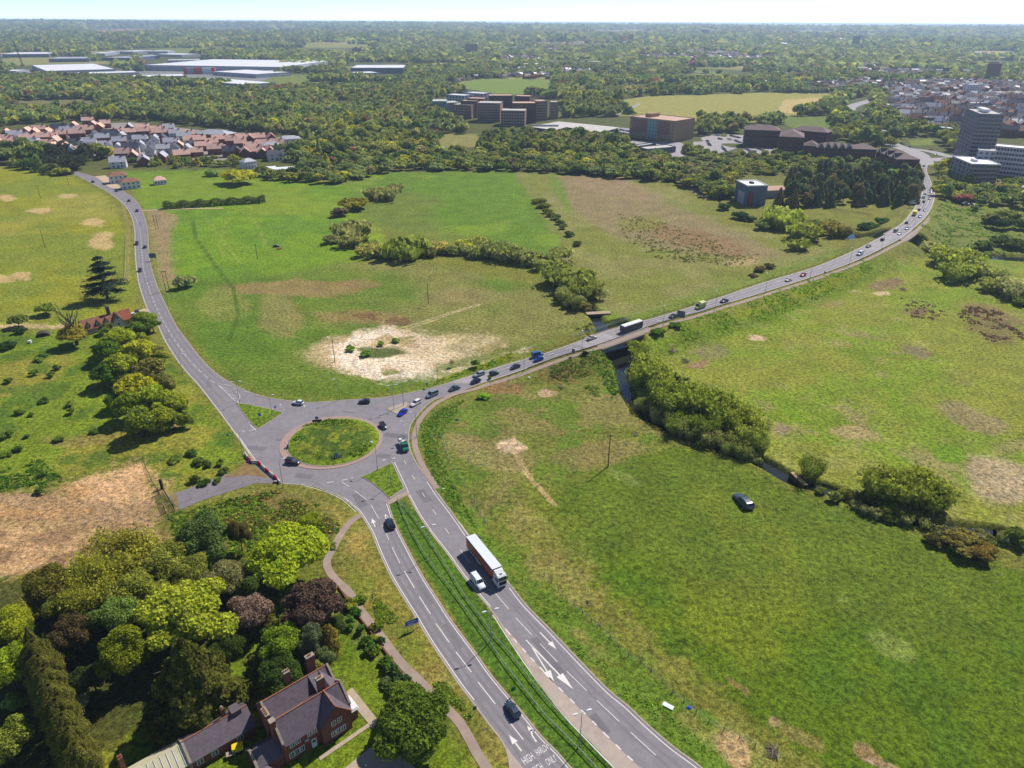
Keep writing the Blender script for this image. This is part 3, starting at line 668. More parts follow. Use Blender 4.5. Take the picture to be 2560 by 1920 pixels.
    me = bpy.data.meshes.new('roundabout_island'); me.from_pydata(vs, [], fs); me.materials.append(GROUND)
    at = me.color_attributes.new('tint', 'FLOAT_COLOR', 'POINT'); cols = np.ones((len(V), 4), np.float32)
    nn = fbm(V[:, 0], V[:, 1], 3, 5, 3)[:, None]; rad = np.hypot(V[:, 0]-cg[0], V[:, 1]-cg[1])[:, None]/Rg
    cols[:, :3] = GR(72, 104, 34)*(1-smooth(.45, .6, nn))+GR(112, 136, 40)*smooth(.45, .6, nn)
    cols[:, :3] = cols[:, :3]*(1-smooth(.7, .95, rad))+GR(104, 140, 32)*smooth(.7, .95, rad); at.data.foreach_set('color', cols.ravel())
    o = link('roundabout_island', me); o['kind'] = 'structure'
    isl = [[(590, 1007), (620, 1011), (665, 1020), (709, 1032), (688, 1046), (660, 1064), (644, 1073), (622, 1052)],
           [(981, 1156), (990, 1175), (1012, 1222), (975, 1247), (955, 1228), (928, 1206), (902, 1192), (920, 1185), (945, 1173)],
           [(967, 1022), (990, 1014), (1016, 1006), (1023, 1010), (1010, 1022), (992, 1036)],
           [(1120, 991), (1121, 990), (1122, 991)]][:3]
    for i, poly in enumerate(isl):
        pts = [P(a, b) for a, b in poly]; ctr = sum(pts)/len(pts)
        m = MB(); m.prism([p[:2] for p in pts], 0, .13); o = m.build('island_kerb', M_KERB); o['kind'] = 'structure'
        if i < 2:
            inner = [ctr+(p-ctr)*.955 for p in pts]; inner = [np.array([p[0], p[1], .15]) for p in inner]
            vs = [tuple(ctr[:2])+(.32,)]+[tuple(p) for p in inner]; n = len(inner); fs = [(0, 1+k, 1+(k+1) % n) for k in range(n)]
            me = bpy.data.meshes.new('grass_island'); me.from_pydata(vs, [], [f[::-1] if True else f for f in fs]); me.materials.append(GROUND)
            at = me.color_attributes.new('tint', 'FLOAT_COLOR', 'POINT'); cols = np.ones((len(vs), 4), np.float32); cols[:, :3] = GR(96, 132, 36); at.data.foreach_set('color', cols.ravel())
            o = link('grass_island', me); o['kind'] = 'structure'
    # kerb lines
    s = Strips()
    for e in (wE1, wE2, wE3, wE4, wE5):
        A, B = ribbon_pts(lift(resample(e, 3), .05), .2, -.16); s.add(A, B)
    for e in (lift(cz_t, .07), lift(cz_b, .07)):
        A, B = ribbon_pts(e[5:], .18, -.16); s.add(A, B)
    s.build('kerb', M_KERB)
    # water
    for wr, wd in ((wR1, 8.5), (wR2, 12.5)):
        s = Strips(); A, B = ribbon_pts([np.array([p[0], p[1], -1.15]) for p in wr], wd, -wd); s.add(A, B); s.build('river_water', WATER)
    s = Strips(); s.poly([G(a, b, .1) for a, b in [(1098, 364), (1140, 366), (1140, 373), (1180, 384), (1175, 398), (1120, 392), (1100, 378)]])
    s.poly([G(a, b, .1) for a, b in [(1778, 492), (1800, 480), (1815, 500), (1800, 508)]]); s.build('pond_water', WATER)

def resample_n(pts, n):
    pts = np.array([np.asarray(p, float) for p in pts]); d = np.r_[0, np.cumsum(np.hypot(*np.diff(pts[:, :2], axis=0).T))]
    t = np.linspace(0, d[-1], n); return [np.array([np.interp(q, d, pts[:, k]) for k in range(3)]) for q in t]

def build_markings():
    s = Strips()
    Z = .022
    def line(pts, wd=.075, dash=None, z=Z, phase=0, world=False, road=False):
        c = pts if world else crom([P(a, b) for a, b in pts], 5)
        c = lift(resample(c, .6), z)
        if dash is None:
            A, B = ribbon_pts(c, wd, -wd); s.add(A, B); return
        L = 0; seg = []; on, off = dash
        for i, p in enumerate(c):
            if i: L += np.hypot(*(c[i]-c[i-1])[:2])
            if ((L+phase) % (on+off)) < on: seg.append(p)
            else:
                if len(seg) > 1: A, B = ribbon_pts(seg, wd, -wd); s.add(A, B)
                seg = []
        if len(seg) > 1: A, B = ribbon_pts(seg, wd, -wd); s.add(A, B)
    # edge lines, set a little inside the kerb
    def inset(edge, d): 
        A, B = ribbon_pts(w(edge), d, d); return A
    line(inset(E1[20:24], .5), .09, world=True)
    line(inset(E1[28:40], .5), .09, world=True); line(inset(E1[:22], .25), .06, world=True)
    line(inset(E2[:], .45), .09, world=True); line(inset(E3[:7], .45), .09, world=True); line(inset([(983, 1156), (1012, 1217), (1019, 1235)], .35), .09, world=True)
    line(inset(E4[1:12], .75), .09, world=True); line(inset(E4[12:16], .75), .09, world=True)
    line([(1068, 1197), (1102, 1243), (1138, 1292), (1172, 1338)], .09)
    line([(1232, 1537), (1280, 1612), (1338, 1696), (1425, 1806), (1540, 1924)], .1)
    line([(1245, 1550), (1280, 1592), (1323, 1640), (1355, 1674), (1387, 1709), (1442, 1764), (1497, 1819), (1552, 1874), (1640, 1955)], .13, (2.0, 1.1))
    # lane lines
    line([(853, 1204), (874, 1217)], .07); line([(886, 1226), (917, 1250)], .07); line([(928, 1263), (947, 1297)], .07); line([(955, 1314), (972, 1349)], .07); line([(980, 1368), (1000, 1408)], .07)
    for a, b in (((1011, 1428), (1036, 1470)), ((1048, 1491), (1076, 1535)), ((1090, 1559), (1123, 1606)), ((1140, 1630), (1178, 1680)), ((1195, 1705), (1238, 1760)), ((1260, 1788), (1308, 1849))): line([a, b], .09)
    for a, b in (((1011, 1152), (1015, 1161)), ((1030, 1188), (1037, 1199)), ((1055, 1231), (1062, 1242)), ((1082, 1274), (1091, 1287)), ((1113, 1320), (1122, 1334)), ((1150, 1374), (1176, 1408)), ((1187, 1422), (1220, 1462)), ((1238, 1483), (1272, 1523)),
                 ((1290, 1545), (1329, 1587)), ((1350, 1609), (1393, 1655)), ((1417, 1678), (1467, 1727)), ((1492, 1751), (1548, 1804)), ((1577, 1831), (1639, 1888))): line([a, b], .07)
    # left arm centre line
    cl = [(150, 425), (200, 444), (250, 465), (290, 490), (330, 530), (348, 570), (354, 620), (358, 668), (370, 715), (388, 762), (410, 808), (440, 855), (475, 902), (520, 945), (548, 965), (566, 976)]
    line(cl, .075, (4.0, 2.0))
    line([(566, 976), (590, 1000)], .07, (1, .6)); line([(590, 978), (600, 990), (594, 1003)], .07); line([(548, 966), (556, 972), (588, 1002)], .07); line([(572, 985), (588, 989)], .06); line([(578, 996), (594, 996)], .06); line([(594, 1004), (620, 1050)], .07, (3, 1))
    line([(560, 960), (600, 975), (660, 990)], .07, (3, 2)); line([(640, 1076), (625, 1062)], .1); line([(596, 1005), (625, 1060)], .07, (2, 1))
    # give-way lines at the entries
    line([(753, 1211), (790, 1209), (845, 1203), (888, 1192)], .11, (.9, .5)); line([(700, 1010), (716, 1032)], .0901, (.6, .4)); line([(760, 1012), (770, 1038)], .08, (2, 9))
    line([(1002, 1050), (1010, 1060), (1016, 1085), (1022, 1110)], .09, (.9, .7)); line([(622, 1078), (640, 1072), (650, 1064)], .09)
    line([(755, 1213), (790, 1222), (820, 1232), (856, 1250), (890, 1280)], .09)
    # arrows, words
    def arrow(tail, tip, turn=0, wd=.13, hl=2.0, hw=.62):
        a = P(*tail, 0); b = P(*tip, 0); d = (b-a)[:2]; L = np.hypot(*d); d = d/L; n = np.array([-d[1], d[0]])
        def q(u, v): return (a[0]+d[0]*u+n[0]*v, a[1]+d[1]*u+n[1]*v, Z)
        if not turn:
            s.poly([q(0, -wd), q(L-hl, -wd), q(L-hl, wd), q(0, wd)]); s.poly([q(L-hl, -hw), q(L, 0), q(L-hl, hw)])
        else:
            t = -turn
            s.poly([q(0, -wd), q(L-2.4, -wd), q(L-2.4, wd), q(0, wd)])
            s.poly([q(L-2.4, wd*t), q(L-2.4, -wd*t), q(L-1.7, .35*t), q(L-1.9, .75*t), q(L-2.0, .45*t)] if t > 0 else [q(L-2.4, wd), q(L-2.4, -wd), q(L-1.75, -.45), q(L-1.35, -.75), q(L-1.3, -.2)])
            s.poly([q(L-2.1, .55*t if t > 0 else -1.0), q(L-.2, .9*t if t > 0 else -.2), q(L-1.3, 1.6*t if t > 0 else .1)])
    arrow((938, 1318), (930, 1296)); arrow((964, 1300), (961, 1284), 1, .1)
    arrow((1304, 1878), (1272, 1837)); arrow((1341, 1855), (1314, 1813), 1)
    arrow((1350, 1581), (1391, 1623), 0, .13, 2.2); 
    arrow((1332, 1618), (1433, 1723), 0, .16, 4.2, .85); arrow((1330, 1618), (1387, 1710), 0, .14, 3.4, .8)
    line([(1315, 1600), (1332, 1618)], .12)
    s.build('road_markings', M_PAINT)
    def word(txt, o, r, u):
        cu = bpy.data.curves.new('word', 'FONT'); cu.body = txt; cu.size = 1; cu.resolution_u = 2
        ob = bpy.data.objects.new('word', cu); dg = bpy.context.evaluated_depsgraph_get(); COL.objects.link(ob); dg.update()
        me = bpy.data.meshes.new_from_object(ob.evaluated_get(bpy.context.evaluated_depsgraph_get())); bpy.data.objects.remove(ob)
        co = np.array([v.co[:] for v in me.vertices]); x0, x1 = co[:, 0].min(), co[:, 0].max(); y0, y1 = co[:, 1].min(), co[:, 1].max()
        O, Rr, U = P(*o), P(*r), P(*u)
        for v in me.vertices:
            a = (v.co.x-x0)/(x1-x0); b = (v.co.y-y0)/(y1-y0); p = O+(Rr-O)*a+(U-O)*b; v.co = (p[0], p[1], Z)
        me.materials.clear(); me.materials.append(M_PAINT)
        o_ = link('painted_word', me); o_['kind'] = 'structure'
    k = 7.54; z3 = lambda x, y: (1180+x/k, 1700+y/k)
    word('HARLOW', z3(1250, 1440), z3(1490, 1285), z3(1165, 1325)); word('ONLY', z3(1440, 1620), z3(1615, 1515), z3(1365, 1500))
    word('HIGH', z3(1005, 1605), z3(1195, 1485), z3(915, 1480)); word('WYCH', z3(1160, 1830), z3(1370, 1690), z3(1065, 1690))
    # causeway markings
    s = Strips(); n = len(cz_t)
    for t, dash in ((.34, (4, 5)), (.66, (2, 7)), (.05, None), (.95, None)):
        c = [a*(1-t)+b*t for a, b in zip(cz_t, cz_b)][6:]
        c = lift(resample(c, 1.0), .05)
        if dash is None: A, B = ribbon_pts(c, .07, -.07); s.add(A, B); continue
        L = 0; seg = []
        for i, p in enumerate(c):
            if i: L += np.hypot(*(c[i]-c[i-1])[:2])
            if (L % sum(dash)) < dash[0]: seg.append(p)
            else:
                if len(seg) > 1: A, B = ribbon_pts(seg, .08, -.08); s.add(A, B)
                seg = []
    s.build('causeway_markings', M_PAINT)
build_ground(); build_roads(); build_markings()
# ------------------------------------------------------------ trees
M_BARK = principled('bark', srgb(92, 78, 62), .95, var=.25, vscale=2.0)
def quads_from(c, nrm, size, rs, aspect=1.0):
    n = len(c); up = rs.normal(size=(n, 3)); t = np.cross(nrm, up); t /= np.linalg.norm(t, axis=1)[:, None]+1e-9
    b = np.cross(nrm, t); s = size[:, None]*.5
    V = np.stack([c-t*s-b*s*aspect, c+t*s-b*s*aspect, c+t*s*.8+b*s*aspect, c-t*s*.8+b*s*aspect], 1).reshape(-1, 3)
    return V, np.arange(4*n).reshape(-1, 4)
def crown_pts(kind, n, rs, lobes=None):
    """leaf-cluster centres and normals of a unit crown: radius about 1 across, z from 0 (ground) to 1 (top)"""
    def norm(v): return v/(np.linalg.norm(v, axis=1)[:, None]+1e-9)
    if kind == 'round' or kind == 'bush' or kind == 'tall':
        nl = lobes or (30 if kind != 'bush' else 18)
        L = []
        z0, zc, hz = {'round': (.2, .58, .34), 'bush': (.0, .42, .42), 'tall': (.12, .56, .40)}[kind]
        for i in range(nl):
            d = rs.normal(size=3); d /= np.linalg.norm(d); d[2] = abs(d[2])*1.0-.35 if kind != 'bush' else abs(d[2])*1.1-.2
            rr = rs.uniform(.45, .92); L.append((d[0]*rr, d[1]*rr, zc+d[2]*hz*rr*1.1, rs.uniform(.15, .40)))
        L.append((0, 0, zc, .50)); L.append((.1, -.1, zc+hz*.45, .36))
        L = np.array(L); p = L[:, 3]**2; idx = rs.choice(len(L), n, p=p/p.sum())
        d = norm(rs.normal(size=(n, 3))); rad = L[idx, 3]*rs.uniform(.62, 1.08, n)
        asp = hz/1.0*1.15
        c = np.stack([L[idx, 0]+d[:, 0]*rad, L[idx, 1]+d[:, 1]*rad, L[idx, 2]+d[:, 2]*rad*asp], 1)
        c[:, 2] = np.clip(c[:, 2], .02 if kind == 'bush' else .1, 1.0)
        nn = norm(d*.8+rs.normal(size=(n, 3))*.55+np.array([0, 0, .25]))
        return c, nn
    if kind == 'willow':
        # many upright fans of shoots
        k = 22; bx = rs.uniform(-.5, .5, k); by = rs.uniform(-.5, .5, k); ang = np.arctan2(by, bx)
        idx = rs.randint(0, k, n); t = rs.uniform(0, 1, n)**.6; lean = rs.uniform(.25, .85, k)[idx]; top = rs.uniform(.7, 1.0, k)[idx]
        a = ang[idx]+rs.normal(0, .35, n); sp = .05+.2*t
        c = np.stack([bx[idx]+np.cos(a)*lean*t*.65+rs.normal(0, 1, n)*sp*.7, by[idx]+np.sin(a)*lean*t*.65+rs.normal(0, 1, n)*sp*.7, np.maximum(.02, t*top*(1-.12*lean)+rs.normal(0, .03, n))], 1)
        nn = norm(np.stack([np.cos(a), np.sin(a), np.full(n, .35)], 1)+rs.normal(size=(n, 3))*.6); return c, nn
    if kind == 'conifer':
        t = rs.uniform(0, 1, n)**.75; z = 1-t*.96; rad = (t**.85)*(1+.12*np.sin(z*38)); a = rs.uniform(0, 2*math.pi, n)
        lob = 1+.16*np.sin(a*5+z*9)+.08*np.sin(a*11-z*17); rr = rad*lob*rs.uniform(.7, 1.02, n)
        c = np.stack([np.cos(a)*rr, np.sin(a)*rr, z-.06*rr], 1)
        nn = norm(np.stack([np.cos(a), np.sin(a), np.full(n, .6)], 1)+rs.normal(size=(n, 3))*.5); return c, nn
    if kind == 'column':
        z = rs.uniform(.03, 1, n); a = rs.uniform(0, 2*math.pi, n); rad = np.sqrt(np.clip(1-((z-.35)/.66)**2, .02, 1))
        lob = 1+.14*np.sin(a*4+z*13)+.1*np.sin(a*9-z*23); rr = rad*lob*rs.uniform(.72, 1.03, n)
        c = np.stack([np.cos(a)*rr, np.sin(a)*rr, z], 1)
        nn = norm(np.stack([np.cos(a), np.sin(a), np.full(n, .4)], 1)+rs.normal(size=(n, 3))*.5); return c, nn
    if kind == 'cedar':
        lv = [(.98, .12), (.86, .34), (.72, .46), (.56, .60), (.39, .88), (.25, 1.0)]
        C = []; k = n//len(lv)//9
        for z, R_ in lv:
            for j in range(7):
                a0 = rs.uniform(0, 6.28); rr = R_*rs.uniform(.6, 1); m = int(k*.75)
                t = rs.uniform(.15, 1, m); cx = np.cos(a0)*rr*t; cy = np.sin(a0)*rr*t; wd = .04+.10*t*R_
                C.append(np.stack([cx+rs.normal(0, 1, m)*wd, cy+rs.normal(0, 1, m)*wd, z-.05*t+rs.normal(0, .006, m)+.03*rs.uniform(-1, 1)*0], 1))
        c = np.vstack(C); nn = norm(rs.normal(size=(len(c), 3))*.4+np.array([0, 0, 1.])); return c, nn
    if kind == 'sparse':
        k = 14; idx = rs.randint(0, k, n); a = rs.uniform(0, 6.28, k); e = rs.uniform(.1, 1.3, k); l = rs.uniform(.5, 1, k); t = rs.uniform(.4, 1, n)
        c = np.stack([np.cos(a[idx])*np.cos(e[idx])*l[idx]*t, np.sin(a[idx])*np.cos(e[idx])*l[idx]*t, .3+.65*np.sin(e[idx])*l[idx]*t], 1)+rs.normal(size=(n, 3))*np.array([.14, .14, .05])
        return c, norm(rs.normal(size=(n, 3)))
PROTO = {}
def crown_mesh(kind, lod, variant):
    key = (kind, lod, variant)
    if key in PROTO: return PROTO[key]
    rs = np.random.RandomState(hash((kind, lod, variant)) % 99991 if False else (sum(map(ord, kind))*7+lod*131+variant*977))
    n, sz = {0: (15000, .055), 1: (5200, .092), 2: (1500, .165), 3: (420, .30)}[lod]
    if kind in ('willow', 'sparse'): n = int(n*(1.25 if kind == 'willow' else .35)); sz *= .72
    if kind == 'cedar': sz *= .9
    c, nn = crown_pts(kind, n, rs)
    size = sz*rs.uniform(.6, 1.35, len(c))
    V, F = quads_from(c*np.array([1, 1, 1.0]), nn, size, rs, 1.0)
    PROTO[key] = (V, F, c); return PROTO[key]
LEAFME = {}
def leaf_me(kind, lod, variant, asp):
    """asp = height / radius, baked so that the leaves stay leaf-shaped"""
    asp = round(asp*2)/2; key = (kind, lod, variant, asp)
    if key in LEAFME: return LEAFME[key]
    rs = np.random.RandomState(sum(map(ord, kind))*7+lod*131+variant*977)
    n, sz = {0: (26000, .044), 1: (8000, .078), 2: (1700, .16), 3: (420, .30)}[lod]
    if kind == 'willow': n = int(n*.55); sz *= .98
    if kind == 'sparse': n = int(n*.22); sz *= .7
    if kind == 'bush': n = int(n*.6); sz *= 1.15
    c, nn = crown_pts(kind, n, rs); c = c*np.array([1, 1, asp])
    size = sz*rs.uniform(.45, 1.6, len(c)); V, F = quads_from(c, nn, size, rs)
    me = npmesh('crown', V, F, [LEAF]); LEAFME[key] = me; return me
TRUNKME = {}
def trunk_me(kind, asp, v=0):
    asp = round(asp*2)/2; key = (kind, asp, v)
    if key in TRUNKME: return TRUNKME[key]
    rs = random.Random(v*17+len(kind)); m = MB()
    top = {'round': .75, 'tall': .8, 'bush': .45, 'willow': .55, 'conifer': .95, 'column': .9, 'cedar': .98, 'sparse': .95}[kind]*asp
    r0 = .055 if kind != 'cedar' else .06
    if kind in ('willow', 'bush'):
        for i in range(18 if kind == 'willow' else 7):
            a = rs.uniform(0, 6.28); r0_ = rs.uniform(.05, .4); r1_ = r0_+rs.uniform(.1, .5); z_ = top*rs.uniform(.9, 1.75 if kind == 'willow' else 1.2)
            m.tube((math.cos(a)*r0_, math.sin(a)*r0_, 0), (math.cos(a)*(r0_+r1_)*.5, math.sin(a)*(r0_+r1_)*.5, z_*.6), .02, .012, 4); m.tube((math.cos(a)*(r0_+r1_)*.5, math.sin(a)*(r0_+r1_)*.5, z_*.6), (math.cos(a+.1)*r1_, math.sin(a+.1)*r1_, z_), .012, .004, 4)
    else:
        m.tube((0, 0, 0), (0.02, 0, top*.5), r0, r0*.7, 7); m.tube((.02, 0, top*.5), (0, .02, top), r0*.7, r0*.2, 6)
        nb = 10 if kind in ('round', 'tall', 'sparse') else 6
        for i in range(nb):
            a = i*2.4+rs.uniform(-.3, .3); z = top*(.35+.5*i/nb); L = rs.uniform(.45, .75)
            p1 = (math.cos(a)*L*.6, math.sin(a)*L*.6, z+L*.35); m.tube((0, 0, z), p1, r0*.45, r0*.22, 5)
            m.tube(p1, (math.cos(a+.3)*L, math.sin(a+.3)*L, z+L*.62), r0*.22, r0*.08, 4)
    me = bpy.data.meshes.new('trunk'); me.from_pydata(m.v, [], m.f); me.materials.append(M_BARK); TRUNKME[key] = me; return me
TREE_N = [0]
def tree(x, y, z, r, h, kind, rgb, label, group=None, cat='tree', lod=None, name=None, parts=True):
    TREE_N[0] += 1; v = TREE_N[0] % 4
    dist = math.hypot(x, y); 
    if lod is None: lod = 0 if dist < 165 and r > 2.5 else (1 if dist < 330 and r > 2 else (2 if dist < 900 else 3))
    asp = h/r; k = round(asp*2)/2
    nm = name or {'round': 'broadleaf_tree', 'tall': 'broadleaf_tree', 'bush': 'bush', 'willow': 'willow_tree', 'conifer': 'conifer_tree', 'column': 'cypress_tree', 'cedar': 'cedar_tree', 'sparse': 'bare_tree'}[kind]
    if kind == 'willow': rgb = (min(255, rgb[0]*1.07), rgb[1]*1.03, rgb[2]*1.08)
    jit = 1+.10*(random.random()-.5)*2
    k2 = .80 if dist < 200 else 1.0
    c3 = srgb(*rgb, k2)*np.array([1.03, 1.01, .90]); col = tuple(float(c)*jit for c in c3)+(1,)
    rz = random.uniform(0, 6.28); sc = (r, r, r*asp/k)
    if parts:
        root = empty(nm, (x, y, z), rz, label, cat, group); root.scale = sc
        cr_ = link('crown', leaf_me(kind, lod, v, asp), root); cr_.color = col
        if kind != 'bush' or lod < 2: link('trunk', trunk_me(kind, asp, v % 2), root)
    else:
        cr_ = link(nm, leaf_me(kind, lod, v, asp)); cr_.location = (x, y, z); cr_.rotation_euler = (0, 0, rz); cr_.scale = sc; cr_.color = col
        tag(cr_, label, cat, group); root = cr_
    return root
def ptree(cx, cy, rpx, h, kind, rgb, label, group=None, cat='tree', **k):
    """tree whose crown centre stands at a picture position, crown radius in picture pixels"""
    p = P(cx, cy, h*.5); r = rpx*scale_at(cx, cy, h*.5); z = T(p[0], p[1])
    return tree(p[0], p[1], max(z, -1.6), r, h, kind, rgb, label, group, cat, **k)

import re as re_
def build_hero_trees():
    g = 'trees of the wooded garden by the brick house'
    H = [(477,1533,105,15,'round',(150,158,52),'broad lime green tree at the centre of the wooded garden'),
     (477,1690,112,19,'conifer',(82,84,36),'big dark olive conifer casting its shade over the long slate-roofed outbuilding'),
     (310,1640,58,14,'tall',(112,120,30),'narrow olive tree just left of the big dark conifer'),
     (289,1550,50,12,'round',(108,130,60),'fresh green tree between the lime green tree and the dark brownish tree'),
     (179,1585,48,11,'round',(84,74,48),'dark brownish tree at the upper end of the cypress hedge'),
     (20,1575,60,12,'round',(140,146,38),'yellow green tree at the left edge above the cypress hedge'),
     (22,1680,55,12,'round',(132,148,40),'lime tree at the left edge beside the cypress hedge'),
     (15,1850,55,9,'bush',(120,128,52),'pale olive tree at the lower left corner'),
     (30,1755,26,5,'bush',(110,130,70),'small grey green tree at the left edge beside the cypress hedge'),
     (197,1752,24,4,'bush',(170,172,140),'white blossoming shrub by the dark garden path'),
     (130,1470,60,10,'round',(108,104,42),'olive brown tree left of the yellow willow'),
     (155,1520,40,9,'round',(104,110,44),'small dull green tree below the olive brown tree'),
     (50,1530,45,8,'bush',(130,130,54),'ochre shrub at the left edge below the bare soil'),
     (288,1405,80,12,'willow',(142,146,54),'big golden weeping willow below the bare soil'),
     (420,1415,60,11,'round',(130,134,58),'ochre tree right of the golden willow'),
     (235,1480,60,12,'willow',(136,142,48),'second golden willow below the big one'),
     (340,1480,60,12,'round',(130,134,54),'ochre tree between the willows and the lime green tree'),
     (520,1345,62,13,'tall',(88,108,56),'dark green poplar-like tree above the garden'),
     (598,1338,27,10,'tall',(94,88,46),'slim brownish tree right of the dark green one'),
     (730,1392,92,15,'round',(148,160,44),'bright yellow green maple nearest the footpath'),
     (770,1302,28,5,'bush',(134,146,40),'round yellow green bush above the bright maple'),
     (563,1455,58,11,'round',(124,124,82),'pale grey green tree left of the bright maple'),
     (480,1430,45,10,'round',(124,130,56),'olive tree right of the ochre tree at the top of the garden'),
     (625,1535,50,10,'round',(128,108,98),'tree with mauve blossom between lime green tree and copper beech'),
     (779,1515,68,13,'round',(92,74,66),'copper beech with dark red leaves beside the shrub bank'),
     (707,1612,50,11,'round',(120,142,42),'green tree with a sunlit top behind the brick house'),
     (700,1685,52,9,'round',(66,84,36),'dark green tree close behind the chimneys of the brick house'),
     (778,1600,34,10,'tall',(92,104,74),'bluish green tree above the tallest chimney'),
     (824,1600,20,8,'column',(128,114,50),'slim golden cypress next to the bluish tree'),
     (800,1645,28,6,'bush',(98,108,66),'grey green shrub at the right gable of the brick house'),
     (1040,1800,93,10,'round',(92,112,40),'big round dull green tree on the lawn beside the carriageway'),
     (1012,1748,40,8,'round',(104,120,44),'smaller crown above the big round lawn tree'),
     (640,1480,40,10,'round',(84,100,44),'dark green tree between pale grey green tree and copper beech'),
     (565,1625,40,9,'round',(72,84,36),'dark green tree between the big conifer and the brick house'),
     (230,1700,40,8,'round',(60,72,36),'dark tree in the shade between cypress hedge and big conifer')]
    for a in H: ptree(a[0], a[1], a[2]*1.12, *a[3:], group=g)
    r5 = random.Random(77); gp = [(30,1500),(250,1440),(470,1390),(640,1420),(740,1480),(840,1560),(850,1640),(760,1680),(640,1660),(560,1580),(420,1610),(240,1640),(150,1640),(60,1600)]
    k = 0
    near_ = lambda a, b: re_.split(r' (?:of|at|above|beside|behind|between|below|right|left|with|by|on|in|nearest|just|casting|over|next|close) ', min(H, key=lambda h: (h[0]-a)**2+(h[1]-b)**2)[6])[0]
    while k < 46:
        a, b = r5.uniform(20, 860), r5.uniform(1390, 1690)
        if not inpoly(np.array([a]), np.array([b]), gp)[0]: continue
        k += 1; ptree(a, b, r5.uniform(18, 34), r5.uniform(3.5, 7), r5.choice(['bush', 'round', 'tall']), r5.choice([(92,104,46),(108,112,52),(84,98,46),(122,124,56),(98,92,54),(76,92,44)]), 'low filler growing in the garden beside the '+near_(a, b), 'undergrowth of the wooded garden', 'shrub')
    hp = [(78,1625),(92,1660),(106,1697),(120,1733),(134,1770),(150,1808),(165,1845),(182,1882),(198,1920)]
    ordn = ['first','second','third','fourth','fifth','sixth','seventh','eighth','ninth']
    for i, (a, b) in enumerate(hp):
        ptree(a+10, b, 42, 12, 'column' if i else 'conifer', (100, 100, 46), 'brown olive cypress, %s from the top of the tall hedge row' % ordn[i], 'cypresses in the tall garden hedge row')
    # shrub bank beside the footpath
    rs = random.Random(5)
    for i in range(26):
        t = i/25; a = 872+t*150+rs.uniform(-34, 26); b = 1500+t*230+rs.uniform(-14, 14)
        c = rs.choice([(78,110,44),(96,128,50),(70,96,56),(110,130,44),(92,104,60),(134,138,50)])
        ptree(a, b, rs.uniform(9, 19), rs.uniform(1.2, 2.6), 'bush', c, 'low shrub on the bank %s' % ('below the bright maple' if i < 7 else 'beside the copper beech' if i < 13 else 'facing the blue sign board' if i < 19 else 'above the round lawn tree'), 'shrubs on the bank beside the footpath', 'shrub')
    # belt left of the left road
    r6 = random.Random(78)
    bp_ = [(330,800),(380,790),(430,900),(480,1010),(440,1080),(340,1085),(270,1000),(215,900),(225,830)]; k = 0
    while k < 26:
        a, b = r6.uniform(210, 480), r6.uniform(790, 1085)
        if not inpoly(np.array([a]), np.array([b]), bp_)[0]: continue
        k += 1; ptree(a, b, r6.uniform(16, 28), r6.uniform(4, 8), r6.choice(['bush', 'round', 'tall']), r6.choice([(112,122,46),(128,132,48),(104,104,54),(92,112,42)]), 'smaller tree in the %s %s of the thicket below the white cottage' % ('upper' if b < 880 else 'middle' if b < 980 else 'lower', 'left' if a < 330+(b-880)*.4 else 'right'), 'thicket trees below the white cottage')
    BL = [(362,800,32,8,(110,124,44)),(300,846,44,11,(126,136,40)),(262,880,36,10,(84,108,36)),(345,880,44,11,(138,140,40)),(300,915,46,12,(120,128,40)),(370,925,42,11,(110,108,54)),
      (270,935,36,10,(72,96,34)),(340,965,48,12,(142,140,40)),(405,960,36,10,(112,112,58)),(380,1000,50,12,(118,130,38)),(330,1015,44,11,(104,120,36)),(430,1005,34,9,(134,140,46)),(350,1055,44,11,(100,112,40)),(400,1050,36,9,(128,134,40)),(455,1010,16,5,(74,104,38)),(420,1060,20,5,(98,124,44))]
    wd = ['dull green','yellow green','dark green','golden green','olive','brownish olive','dark','golden','grey brown','mid green','deep green','pale yellow green','dark olive','bright yellow','small dark','small green']
    for i, (a, b, r_, h, c) in enumerate(BL):
        ptree(a, b, r_, h, 'round' if i % 3 else 'tall', c, '%s tree in the belt below the white cottage, %s' % (wd[i], ['nearest the cottage','left side','far left side','at the road','upper middle','right side','left edge','middle','by the road','lower middle','lower left','lower right','bottom left','bottom end','standing apart by the road','at the lower tip'][i]), 'trees in the belt below the white cottage')
    # cedar and half-dead tree
    p = G(269, 745); rt = tree(p[0], p[1], p[2], 11.5, 20.5, 'cedar', (46, 62, 52), 'huge dark cedar with layered flat branches behind the white cottage', lod=0)
    m = MB(); rs = random.Random(3)
    for z, L in ((.30, .9), (.42, .75), (.55, .6), (.68, .48), (.8, .36), (.9, .25)):
        for k in range(5): a = rs.uniform(0, 6.28); m.tube((0, 0, z*2-.06), (math.cos(a)*L, math.sin(a)*L, z*2+.02), .018, .006, 4)
    m.build('limbs', M_BARK, rt)
    p = G(194, 862); rt = empty('dead_tree', p, 0, 'half dead tree with bare limbs and yellow leaves beside the white cottage', 'tree')
    m = MB(); m.tube((0, 0, 0), (-.5, 0, 6), .8, .55, 8)
    for i in range(13):
        a = i*2.4; z = 4+i*.55; L = rs.uniform(3, 6); p1 = (math.cos(a)*L*.6-.5, math.sin(a)*L*.5, z+L*.7); m.tube((-.4, 0, z), p1, .3, .18, 6)
        m.tube(p1, (p1[0]*1.35, p1[1]*1.3, p1[2]+rs.uniform(2.5, 4.5)), .18, .06, 5); m.tube(p1, (p1[0]*1.6, p1[1]*.8, p1[2]+rs.uniform(1, 2.5)), .12, .04, 5)
    m.build('trunk', M_BARK, rt)
